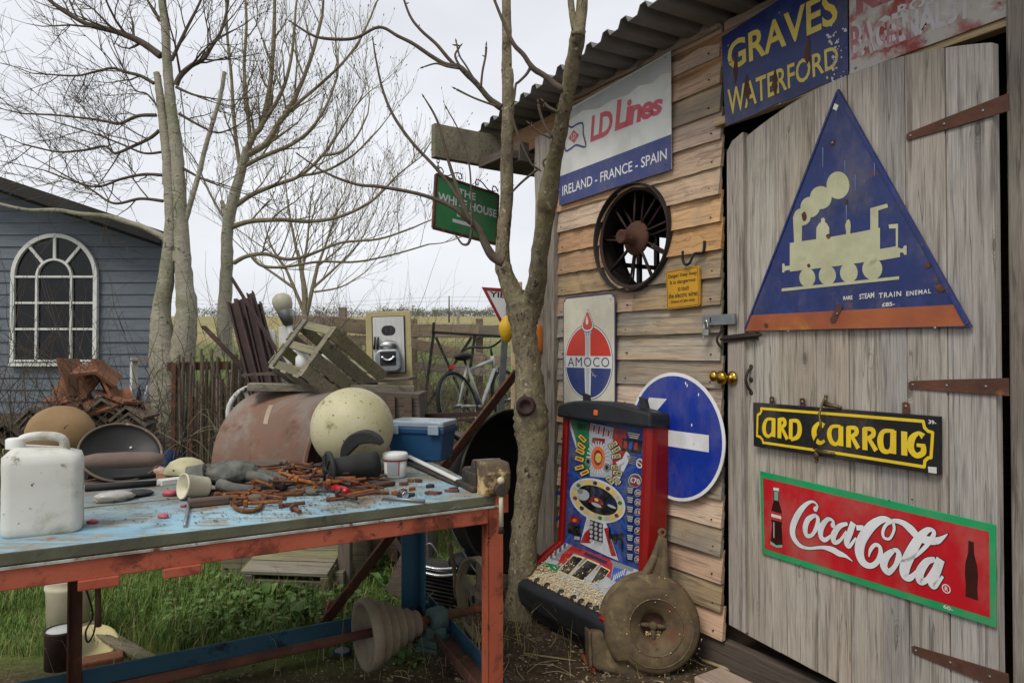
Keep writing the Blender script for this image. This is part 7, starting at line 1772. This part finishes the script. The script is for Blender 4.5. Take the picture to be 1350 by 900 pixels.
    # far hedgerow trees on the skyline, each its own
    def far_tree(x, D, h, w, seed, lab):
        r2 = random.Random(seed); g = ter(x, D); t = thing('far_tree', lab, 'tree', T((x, D, g)), 'trees along the far skyline')
        m = MB(); m.tube([(0, 0, -.5), (0, 0, h * .5)], [h * .04, h * .02], 5); m.build('trunk', M_['twig'], t)
        m = MB()
        for i in range(420):
            a, b, c = r2.gauss(0, w * .4), r2.gauss(0, w * .3), h * abs(r2.gauss(.4, .25)); s = h * r2.uniform(.05, .13)
            m.add([(a + r2.uniform(-s, s), b, c + r2.uniform(-s, s)) for _ in range(3)], [(0, 1, 2)])
        m.build('crown', M_['farwood'], t, clean=False)
    r3 = random.Random(61)
    for i in range(34):
        D = r3.uniform(330, 400); px = 505 + i * 7.2 + r3.uniform(-3, 3); x = (px - 675) / FPX * D; h = r3.uniform(3.5, 6.5)
        far_tree(x, D, h, h * r3.uniform(.8, 1.3), i, 'hazy bare tree in the long row on the far skyline')
    for i in range(14):
        D = r3.uniform(330, 400); px = 250 + i * 19; x = (px - 675) / FPX * D; far_tree(x, D, r3.uniform(3.5, 6), 8, 80 + i, 'hazy bare tree in the long row on the far skyline')
M_['farwood'] = mk('far_wood', '#6a6a58', '#5c5e4e', 1, rough=.95, bump=0)
trees()
# ---------------------------------------------------------------- left side: tiles, stones, pans
M_['tile'] = mk('ridge_tile', '#6f5f4c', '#5a4d40', 9, rough=.9, bump=.4, spots=(('#8a8468', 6, .58, .12), ('#9a5a34', 5, .64, .15)), rnd=.22, hue=.01)
M_['tile_orange'] = mk('terracotta', '#80543a', '#6b4632', 7, rough=.9, bump=.35, spots=(('#5e3f2a', 5, .58, .15), ('#a06c44', 9, .6, .12)), rnd=.18)
def tiles():
    rg = random.Random(17); D = 6.6
    def ridge(mat, L=.42, w=.2, th=.022, an=38):
        m = MB(); c, s = math.cos(R(an)), math.sin(R(an)); P = [(-w * c, -w * s), (0, 0), (w * c, -w * s), (w * c - th * s, -w * s - th), (0, -th / c), (-w * c + th * s, -w * s - th)]
        n = len(P); vs_ = [(x, -L / 2, z) for x, z in P] + [(x, L / 2, z) for x, z in P]
        m.add(vs_, [(0, 1, 4, 5), (1, 2, 3, 4), (n + 1, n, n + 5, n + 4), (n + 2, n + 1, n + 4, n + 3)] + [(i, i + n, (i + 1) % n + n, (i + 1) % n) for i in range(n)]); return m.mesh('tile', mat)
    A, B = ridge(M_['tile']), ridge(M_['tile_orange'], .4, .21, .024, 24)
    def place(px, py, yaw, pitch, roll, me, lab, d=0):
        o = bpy.data.objects.new('ridge_tile', me); col.objects.link(o); o.matrix_world = T(at(px, py, D + d)) @ RZ(yaw) @ RX(pitch) @ RY(roll); tag(o, lab, 'tile', 'ridge tiles heaped by the cabin')
    # nested stacks, each tile over the last
    for si, (px, py, n) in enumerate(((98, 552, 4), (138, 562, 5), (178, 566, 5), (60, 560, 4), (118, 578, 3), (20, 570, 4))):
        nm = ('stack beside the boulder', 'middle stack behind the black lid', 'stack nearest the twin tree', 'stack beyond the jerrycan', 'low front stack', 'stack at the cabin end')[si]
        for k in range(n): place(px + rg.uniform(-2, 2), py - 8.5 * k, rg.uniform(-14, 14), 0, rg.uniform(-7, 7), A, ('%s ridge tile in the %s' % (('bottom', 'second', 'third', 'fourth', 'top')[k if k < n - 1 else 4], nm)), rg.uniform(-.05, .05))
    labs = ['flat orange tile lying highest on the heap', 'orange tile standing on edge under the top tile', 'orange tile leaning beside the arched window', 'small orange tile sticking out to the right', 'orange tile propped at the cabin side of the heap', 'orange brown tile lying behind the boulder', 'dull orange tile lying flat behind the stacks', 'broken orange tile on the stack by the tree', 'orange tile tilted over the middle stack', 'tilted brown tile between the stacks']
    for i, (px, py, yaw, pitch, roll) in enumerate(((132, 483, 20, 12, 18), (112, 497, 60, 60, 30), (92, 505, -30, 50, 10), (150, 500, 80, 60, 40), (82, 512, 30, 40, -40), (100, 522, 10, 10, 25), (140, 520, -60, 20, 10), (168, 522, 70, 15, 30), (128, 530, 40, -15, 0), (155, 535, 100, 10, -20))): place(px, py, yaw, pitch, roll, B if i < 8 else A, labs[i], -.05 + .1 * (i % 2))
    # blue barrel lying under the heap
    c = at(175, 588, 6.3); t = thing('blue_barrel', 'dark blue plastic barrel lying under the tile heap', 'barrel', T((c.x, c.y, ter(c.x, c.y) + .2)) @ RY(90)); m = MB(); m.lathe([(0, -.4), (.18, -.4), (.2, -.37), (.2, -.15), (.205, -.13), (.2, -.11), (.2, .11), (.205, .13), (.2, .15), (.2, .37), (.18, .4), (0, .4)], 28); m.build('shell', M_['barrelblue'], t)
    # pallets under the stacks
    for i, px in enumerate((90, 150)):
        c = at(px, 585, D); g = ter(c.x, c.y); t = thing('tile_pallet', ('grey pallet under the tiles beside the boulder', 'grey pallet under the tiles near the twin tree')[i], 'pallet', T((c.x, c.y, g))); z = max(.12, c.z - g - .0)
        for k in range(5): m = MB(); m.box((-.22 + .11 * k, 0, z - .01), (.09, .9, .02)); m.build('slat', M_['darkwood'], t)
        for y in (-.38, 0, .38): m = MB(); m.box((0, y, (z - .02) / 2), (.56, .08, z - .02)); m.build('bearer', M_['darkwood'], t)
    # small shelf of bottles by the trunk
    D2 = 7.9; c = at(190, 560, D2); g = ter(c.x, D2); t = thing('bottle_shelf', 'narrow white framed shelf with bottles against the cabin wall', 'shelf', T((c.x, D2, g))); k = D2 / FPX; top = at(190, 472, D2).z - g
    for x in (-.12, .12): m = MB(); m.box((x, 0, top / 2), (.025, .12, top)); m.build('upright', M_['whitepaint'], t)
    for z in (.25, .62, top - .02): m = MB(); m.box((0, 0, z), (.24, .14, .025)); m.build('shelf_board', M_['railwood'], t)
    for i, (x, z, c_) in enumerate(((-.06, .27, 'silver'), (.0, .27, 'grey'), (.06, .27, 'red'), (-.05, .64, 'navy'), (.04, .64, 'silver'))):
        b = thing('bottle', ('clear bottle low on the narrow shelf', 'grey bottle low in the middle of the narrow shelf', 'red bottle low on the narrow shelf', 'dark blue jar on the upper narrow shelf', 'pale jar on the upper narrow shelf')[i], 'bottle', T((c.x + x, D2 - .02, g + z))); m = MB(); m.lathe([(0, 0), (.026, 0), (.026, .12), (.012, .16), (.012, .2), (0, .2)], 14); m.build('glass', FL[c_], b)
M_['barrelblue'] = mk('barrel_blue', '#1d3a63', '#172f52', 5, rough=.5, bump=.05)
tiles()
def left_bits():
    c = at(80, 572, 4.6); g = ter(c.x, c.y); t = thing('round_boulder', 'beige round boulder with a drilled hole behind the jerrycan', 'boulder', T(c)); m = MB(); m.ball((0, 0, 0), .2, 30, 18, (1.05, .9, .93), .012, 3); m.build('stone', M_['sandstone'], t)
    m = MB(); m.m = T(V((.125, -.125, .05))) @ RZ(45) @ RX(90) @ Matrix.Scale(1.25, 4); m.lathe([(0, .004), (.018, .003), (.021, -.01), (0, -.01)], 14); m.build('drill_hole', M_['black'], t)
    z = c.z - .2 - g; s = thing('stone_plinth', 'low stack of rough blocks carrying the round boulder', 'block', T((c.x, c.y, g))); m = MB(); m.box((0, 0, z / 2 + .01), (.34, .3, z + .02)); m.build('block', M_['darkwood'], s, bev=.01)
    # black lid standing on edge on the bench
    r = .155; c = at(159, 613, 2.98); c.z = TZ + .1; fm = look_frame(c, 10, 46, 0); t = thing('pan_lid', 'dark shallow pan with a worn rim tilted up behind the bench', 'pan', fm)
    m = MB(); m.lathe([(r, .012), (r + .005, .006), (r, 0), (r * .96, -.018), (0, -.022)], 44); m.lathe([(r, .012), (r - .005, .004), (r * .94, -.012), (0, -.016)], 44); m.build('dish', M_['panblack'], t, clean=False)
    m = MB(); m.tube([((r + .002) * math.cos(R(7.5 * i)), (r + .002) * math.sin(R(7.5 * i)), .008) for i in range(48)], .0055, 8, closed=True); m.build('rim', M_['panrim'], t)
    q = fm @ V((.03, .02, .0)); m = MB(); m.ball((.045, .035, -.012), .006, 8, 6); m.build('rivet', M_['whitepaint'], t)
    c = at(163, 617, 2.78); t = thing('brown_bolster', 'smooth brown stone roller lying before the dark pan', 'roller', T(c) @ RZ(12)); m = MB(); m.m = T((0, 0, .032)) @ RY(90); m.lathe([(0, -.15), (.02, -.145), (.03, -.1), (.033, 0), (.03, .1), (.02, .145), (0, .15)], 22); m.build('stone', M_['stonebrown'], t)
    # yellow half float behind the bench
    c = tb(245, 626, .88) ; t = thing('half_float', 'pale yellow half round float peeping over the back of the bench', 'float', T(at(245, 622, 2.95))); m = MB(); m.lathe([(.085, 0), (.08, .02), (.06, .045), (.03, .058), (0, .062)], 26); m.build('shell', M_['floatyellow'], t); m = MB(); m.box((0, 0, -.012), (.22, .06, .022)); m.build('mount', M_['sawn'], t)
    # under the bench, near left
    c = at(60, 850, 2.9); p = onground(72, 862); t = thing('white_bucket', 'tall off white plastic bucket under the near end of the bench', 'bucket', T((p.x, p.y + .1, 0))); m = MB(); m.lathe([(0, 0), (.085, 0), (.095, .26), (.1, .27), (.1, .285), (.096, .29), (.1, .31), (.1, .33), (.09, .335), (0, .335)], 30); m.build('shell', M_['creamplastic'], t)
    p = onground(118, 868); t = thing('cream_disc', 'round cream plastic lid tipped on the grass under the bench', 'lid', T((p.x, p.y, .05)) @ RX(24) @ RY(12)); m = MB(); m.lathe([(0, .012), (.09, .012), (.105, .02), (.115, .02), (.12, .0), (.118, -.01), (.11, 0), (0, 0)], 34); m.build('disc', M_['lidcream'], t)
    p = onground(82, 880); t = thing('paint_tin', 'grey topped brown tin standing at the near end under the bench', 'tin', T((p.x, p.y, .0)) @ RY(0)); m = MB(); m.lathe([(0, 0), (.07, 0), (.07, .15), (.073, .155), (.073, .165), (.066, .165), (.066, .158), (0, .158)], 30); m.build('can', M_['rust_dark'], t); m = MB(); m.lathe([(0, .161), (.065, .161), (.066, .159)], 30); m.build('lid', M_['ldgrey'], t)
    a, b = onground(112, 852), onground(200, 878); c = (a + b) / 2; t = thing('mossy_plank', 'mossy plank sloping off the cream lid onto the grass', 'plank', T((c.x, c.y, 0))); m = MB(); m.bar((a.x - c.x, a.y - c.y, .10), (b.x - c.x, b.y - c.y, .02), .07, .018); m.build('board', M_['mossy'], t, bev=.003)
    a, b = onground(120, 890), onground(150, 880); c = (a + b) / 2; t = thing('brick_piece', 'broken pinkish brick on the grass before the mossy plank', 'brick', T((c.x, c.y, 0)) @ RZ(30)); m = MB(); m.box((0, 0, .03), (.16, .09, .06)); m.build('body', M_['tile_orange'], t, bev=.008)
    P = [at(x, y, 2.62) for x, y in ((108, 762), (118, 790), (122, 812), (113, 832), (116, 846), (124, 832), (128, 800), (132, 775))]; c = P[0]; t = thing('cable_loop', 'thin black cable loop hanging from the bench', 'cable', T(c)); m = MB(); m.tube([V(p) - c for p in cat([tuple(p) for p in P], 6)], .0035, 6); m.build('cable', M_['rubber'], t)
M_['sandstone'] = mk('sandstone', '#8d7250', '#7d6546', 5, rough=.9, bump=.3, spots=(('#6b5a44', 7, .56, .2),))
M_['panblack'] = mk('pan_black', '#22211f', '#181817', 6, rough=.55, bump=.15, spots=(('#3a332c', 8, .6, .15),))
M_['panrim'] = mk('pan_rim', '#6b5848', '#4e463a', 9, rough=.6, bump=.2, spots=(('#b09a86', 10, .56, .1), ('#3a4238', 6, .55, .1)))
M_['stonebrown'] = mk('stone_brown', '#6d5c52', '#5e4f47', 6, rough=.8, bump=.1)
M_['lidcream'] = mk('lid_cream', '#c4b884', '#b8ab78', 6, rough=.5, bump=.05, spots=(('#8a8158', 6, .62, .15),))
left_bits()
def back_shelf():
    t = thing('board_shelf', 'rough board shelf carrying papers behind the bench', 'shelf', T(Bp(1.0, 1.2)))
    o = Bp(1.0, 1.2); P = lambda a, b, z: Bp(a, b, z) - o
    for b in (1.08, 1.2, 1.32): m = MB(); m.bar(P(.62, b, TZ - .016), P(1.75, b, TZ - .016), .112, .022); m.build('board', M_['darkwood'], t, bev=.003)
    for a in (.7, 1.65): m = MB(); m.bar(P(a, .98, TZ - .06), P(a, 1.38, TZ - .046), .04, .036); m.build('bracket', M_['rust'], t)
back_shelf()
def under_bench():
    # mossy pallet box
    D = 4.35; g = lambda p: ter(p.x, p.y); a, b = at(338, 750, D), at(452, 768, D - .25)
    c = V(((a.x + b.x) / 2, 4.3, 0)); t = thing('mossy_pallet', 'mossy wooden pallet deck sloping on the grass behind the bench', 'pallet', T(c) @ RZ(-6) @ RX(16))
    for i in range(4): m = MB(); m.box((0, -.16 + .125 * i, .19), (.52, .115, .022)); m.build('slat', M_['mossy'], t, bev=.003)
    for x in (-.22, .24): m = MB(); m.box((x, .03, .11), (.05, .5, .13)); m.build('bearer', M_['mossy'], t, bev=.003)
    m = MB(); m.box((0, -.2, .09), (.5, .02, .1)); m.build('slat', M_['mossy'], t, bev=.003)
    p = onground(455, 775); t = thing('short_post', 'square wooden post standing at the pallet corner', 'post', T((p.x, p.y, 0))); m = MB(); m.box((0, 0, .28), (.075, .075, .58)); m.build('post', M_['stake'], t, bev=.006); m = MB(); m.box((-.06, -.05, .06), (.14, .07, .1)); m.build('foot_block', M_['mossy'], t, bev=.004)
    # red tin and lid
    p = onground(440, 814); t = thing('red_tin', 'small open red tin with white lettering on the ground under the bench', 'tin', T((p.x, p.y, 0)) @ RZ(10)); m = MB(); m.lathe([(0, .004), (.045, .004), (.047, 0), (.048, .07), (.05, .074), (.046, .076), (.045, .01), (0, .01)], 28); m.build('can', FL['maroon'], t)
    m = MB(); m.lathe([(.0485, .022), (.049, .024), (.049, .062), (.0485, .064)], 28); m.build('band', FL['red'], t)
    L = lettering('25% EX', FL['white'], t, (-.03, .03, .033, .05), 0, .02)
    for v in L.data.vertices:
        a_ = v.co.x / .05; z_ = v.co.y; v.co = (.0497 * math.sin(a_), -.0497 * math.cos(a_), z_)
    p = onground(451, 864); t = thing('jar_cover', 'small blue rimmed lid lying on the gravel under the bench', 'lid', T((p.x, p.y, .01))); m = MB(); m.lathe([(0, .008), (.036, .008), (.042, .012), (.044, .0), (.0, .0)], 26); m.build('disc', M_['barrelblue'], t); m = MB(); m.lathe([(0, .009), (.034, .0095), (.036, .0085)], 26); m.build('face', M_['ldgrey'], t)
    # motorcycle engine and tank
    D = 3.95; c = at(590, 770, D); t = thing('motorcycle_engine', 'finned motorcycle engine with a black tank and chrome pipes under the bench end', 'engine', T((c.x, c.y, .0)) @ RZ(-14)); k = D / FPX
    z0 = c.z
    for i in range(9): m = MB(); m.box((-.04, 0, z0 - .07 + .021 * i), (.23 - .004 * abs(i - 4), .2, .008), RY(6)); m.build('fin', M_['oldiron'], t, bev=.002)
    m = MB(); m.box((-.04, .01, z0 - .0), (.16, .15, .2)); m.box((.0, .02, z0 - .13), (.34, .18, .16)); m.box((0, .05, (z0 - .2) / 2), (.3, .1, max(.02, z0 - .2))); m.build('crankcase', M_['blacksheet'], t, bev=.02)
    m = MB(); m.ball((.16, .02, z0 + .13), .12, 22, 14, (1.35, .8, .55)); m.build('tank', M_['black'], t)
    for dz in (0, .035): m = MB(); m.tube(cat([(-.16, -.1, z0 + .1 + dz), (-.02, -.12, z0 + .085 + dz), (.1, -.12, z0 + .10 + dz)], 5), .010, 8); m.build('chrome_pipe', M_['chrome'], t)
    m = MB(); m.tube(cat([(-.12, -.14, z0 - .15), (.06, -.16, z0 - .1), (.2, -.14, z0 - .08)], 5), .014, 8); m.build('exhaust', M_['bench_blue'], t)
    m = MB(); m.tube(cat([(.05, -.12, z0 + .27), (.07, -.13, z0 + .2), (.085, -.13, z0 + .12), (.09, -.14, z0 + .05), (.1, -.15, z0 - .02)], 5), [.016 - .0004 * i for i in range(21)], 8); m.build('bent_lever', M_['castiron'], t)
    m = MB(); m.tube(cat([(.02, -.05, z0 + .42), (.06, -.06, z0 + .3), (.16, -.08, z0 + .15), (.22, -.08, z0 + .08)], 6), .006, 6); m.build('cable', M_['zinc'], t)
    m = MB(); m.tube(cat([(-.14, -.06, z0 + .2), (-.08, -.06, z0 + .24), (-.02, -.06, z0 + .16)], 6), .005, 6); m.build('cable', M_['zinc'], t)
    a, b = at(540, 720, 4.0), at(590, 690, 4.1); t = thing('dark_plank', 'dark plank leaning under the bench end beside the engine', 'plank', T((a.x, a.y, 0))); o = V((a.x, a.y, 0)); m = MB(); m.bar(V((-.1, 0, .02)), V((.22, .25, .78)), .09, .02, (0, -1, 0)); m.build('board', M_['darkwood'], t)
under_bench()

# ---------------------------------------------------------------- grass, weeds, litter
def leafmat(n, a, b):
    t = NT(n); co = t.coords(off=False); c = t.mix(t.ramp(t.noise(co, 9, 3, .6), .3, .7), C(a), C(b)); t.fin(c, .6, 0, None, .3); t.b.inputs['Subsurface Weight'].default_value = 0.0; return t.mat
M_['blade'] = leafmat('grass_blade', '#4a6428', '#6a843c'); M_['leaf'] = leafmat('weed_leaf', '#48622f', '#688448'); M_['olive'] = leafmat('rough_blade', '#5f6334', '#7c7648'); M_['dry'] = leafmat('dry_stem', '#8a7a54', '#a2926a')
def grass():
    rg = random.Random(70)
    def patch(name, n, xr, yr, h, w, keep, mat, label):
        vs_, fs = [], []
        for i in range(n):
            x, y = rg.uniform(*xr), rg.uniform(*yr)
            if not keep(x, y): continue
            z = ter(x, y) - .008; L = rg.uniform(*h) * (1.1 if math.sin(x * 3.1) + math.sin(y * 2.7 + x) > 0 else .6); a = rg.uniform(0, 6.28); b = rg.uniform(.1, .8) * L; ww = rg.uniform(.6, 1.2) * w
            dx, dy = math.cos(a), math.sin(a); px_, py_ = -dy * ww, dx * ww; k = len(vs_)
            vs_ += [(x - px_, y - py_, z), (x + px_, y + py_, z), (x + dx * b * .35 + px_ * .8, y + dy * b * .35 + py_ * .8, z + L * .6), (x + dx * b * .35 - px_ * .8, y + dy * b * .35 - py_ * .8, z + L * .6), (x + dx * b, y + dy * b, z + L * rg.uniform(.75, 1.0))]
            fs += [(k, k + 1, k + 2, k + 3), (k + 3, k + 2, k + 4)]
        m = MB(); m.v, m.f, m.sm = vs_, fs, [False] * len(fs); o = m.build(name, mat, clean=False); tag(o, label, 'grass', kind='stuff')
    def keep(x, y):
        e = x - .16 * y + .45 * math.sin(x * 2.2 + 1) * math.sin(y * 1.9)
        soil = e > -1.15 + rg.gauss(0, .12) and y < 6.5
        return not soil or rg.random() < .05
    patch('grass', 42000, (-4.2, .1), (3.25, 6.4), (.05, .15), .0022, keep, M_['blade'], 'green grass growing behind and under the bench')
    patch('rough_grass', 30000, (-7, 1.8), (6.4, 14), (.1, .3), .006, lambda x, y: True, M_['olive'], 'rough grass out to the field fence')
    patch('dry_grass', 4200, (-4, .6), (3.0, 8.0), (.08, .3), .002, lambda x, y: rg.random() < .7, M_['dry'], 'dry bent stems scattered through the grass')
    def weed(px, py, s, n, kind, lab):
        p = onground(px, py); t = thing('weed', lab, 'plant', T((p.x, p.y, ter(p.x, p.y) - .005)), 'leafy weeds in the yard'); m = MB()
        for i in range(n):
            a = rg.uniform(0, 6.28); e = rg.uniform(.2, 1.2); L = s * rg.uniform(.6, 1.1); w = L * (.16 if kind == 0 else .34); d = V((math.cos(a) * math.cos(e), math.sin(a) * math.cos(e), math.sin(e))); o = V((rg.gauss(0, s * .12), rg.gauss(0, s * .12), 0 if kind == 0 else rg.uniform(0, s * .8)))
            q = V((-math.sin(a), math.cos(a), 0)) * w; P = [o, o + d * L * .3 + q * .8, o + d * L * .65 + q, o + d * L + V((0, 0, -L * .25)), o + d * L * .65 - q, o + d * L * .3 - q * .8]; md = o + d * L * .5 + V((0, 0, -w * .4))
            k = len(m.v); m.v += [tuple(x) for x in P] + [tuple(md)]; m.f += [(k + j, k + (j + 1) % 6, k + 6) for j in range(6)]; m.sm += [True] * 6
        m.build('leaves', M_['leaf'], t, clean=False)
    W = [(515, 775, .16, 14, 0, 'upright dock weed beside the blue bench leg'), (478, 800, .12, 14, 0, 'low rosette weed beside the red tin'), (535, 872, .12, 16, 0, 'narrow leaved rosette under the cone pulley'), (500, 748, .14, 12, 0, 'tall grassy weed behind the red tin'), (395, 830, .10, 26, 1, 'broad leaved weed clump left of the red tin'), (355, 800, .10, 26, 1, 'broad leaved weed clump before the mossy pallet'), (320, 818, .08, 22, 1, 'small leafy clump beside the blue rail'), (285, 832, .08, 22, 1, 'small leafy clump along the blue rail middle'), (345, 770, .12, 24, 1, 'dark leafy clump at the pallet corner'), (375, 790, .09, 24, 1, 'leafy clump under the front edge of the pallet'), (250, 850, .07, 18, 1, 'small leafy clump nearest the cream lid'), (945, 862, .09, 26, 1, 'green leafy weed at the foot of the shed boards'), (716, 800, .06, 18, 1, 'pale leafy weed between the tree and fruit machine'), (706, 775, .06, 14, 1, 'small weed climbing at the tree foot'), (218, 790, .08, 10, 0, 'thin weed in the grass under the hanging bolt'), (300, 775, .10, 10, 0, 'feathery weed in the long grass')]
    for w in W: weed(*w)
    m = MB()
    for i in range(1000):
        p = onground(rg.gauss(340, 75), rg.gauss(800, 24))
        if p.y < 3.35 or p.y > 5: continue
        a, e, L = rg.uniform(0, 6.28), rg.uniform(-.1, .7), rg.uniform(.018, .045); d = V((math.cos(a) * math.cos(e), math.sin(a) * math.cos(e), math.sin(e))); q = V((-math.sin(a), math.cos(a), rg.uniform(-.3, .3))) * L * .42; o = V((p.x, p.y, ter(p.x, p.y) + rg.uniform(.01, .075)))
        k = len(m.v); m.v += [tuple(o), tuple(o + d * L * .35 + q), tuple(o + d * L * .75 + q * .8), tuple(o + d * L), tuple(o + d * L * .75 - q * .8), tuple(o + d * L * .35 - q)]; m.f += [(k, k + 1, k + 2, k + 3), (k, k + 3, k + 4, k + 5)]; m.sm += [False] * 2
    tag(m.build('ground_ivy', M_['leaf'], clean=False), 'low ground ivy leaves matted in the grass behind the blue rail', 'ivy', kind='stuff')
    # litter on the soil
    vs_, fs = [], []
    for i in range(5200):
        x, y = rg.uniform(-1.9, 1.2), rg.uniform(2.3, 4.6)
        if x - .16 * y < -1.35 and rg.random() < .9: continue
        q = WALL.inverted() @ V((x, y, 0))
        if q.z < .02: continue
        s = rg.uniform(.002, .007) if rg.random() < .93 else rg.uniform(.008, .02); a = rg.uniform(0, 6.28); e = rg.uniform(.3, 1.0); z = ter(x, y) + .002 + rg.uniform(0, .006); k = len(vs_)
        for u, v in ((-1, -e * .5), (1, -e * .4), (.8, e * .5), (-.7, e * .4)): vs_.append((x + s * (u * math.cos(a) - v * math.sin(a)), y + s * (u * math.sin(a) + v * math.cos(a)), z + rg.uniform(-.002, .004)))
        fs.append((k, k + 1, k + 2, k + 3))
    m = MB(); m.v, m.f, m.sm = vs_, fs, [False] * len(fs); tag(m.build('wood_chips', M_['chips'], clean=False), 'pale wood chips and grit scattered over the soil', 'litter', kind='stuff')
    m = MB()
    for i in range(700):
        x, y = rg.uniform(-1.6, 1.0), rg.uniform(2.3, 4.4)
        if (WALL.inverted() @ V((x, y, 0))).z < .03: continue
        m.ball((x, y, ter(x, y) + .001), rg.uniform(.004, .014), 6, 4, (1.2, .9, .6), .15, i)
    tag(m.build('gravel', M_['pebble'], clean=False), 'grey gravel scattered over the soil', 'gravel', kind='stuff')
    m = MB()
    for i in range(150):
        x, y = rg.uniform(-.6, 1.0), rg.uniform(2.5, 4.0); q = WALL.inverted() @ V((x, y, 0))
        if q.z < .05: continue
        a = rg.uniform(0, 6.28); L = rg.uniform(.05, .2); z = ter(x, y) + .006; m.tube(cat([(x, y, z), (x + L * .5 * math.cos(a + .2), y + L * .5 * math.sin(a + .2), z + .01), (x + L * math.cos(a), y + L * math.sin(a), z)], 3), .0018, 4)
    tag(m.build('twig_litter', M_['dry'], clean=False), 'dry twigs scattered at the tree foot', 'litter', kind='stuff')
    for i, (a, b, r, mt, lab) in enumerate((((728, 838), (774, 856), .012, 'stake', 'thick broken stick between the bumper and blower outlet'), ((768, 868), (782, 888), .014, 'bench_orange', 'red painted stick end lying below the blower outlet'), ((925, 872), (975, 890), .009, 'dry', 'thin pale stick lying by the doorstep'), ((690, 862), (760, 872), .005, 'dry', 'long thin twig lying across the soil'))):
        A, B = onground(*a), onground(*b); rod('stick', lab, 'stick', A + V((0, 0, r)), B + V((0, 0, r)), r, mt, r * .7, part='wood')
M_['chips'] = mk('wood_chips', '#9a8560', '#b29d76', 60, rough=.95, bump=.1)
grass()
scene.render.resolution_x = 1024; scene.render.resolution_y = 682
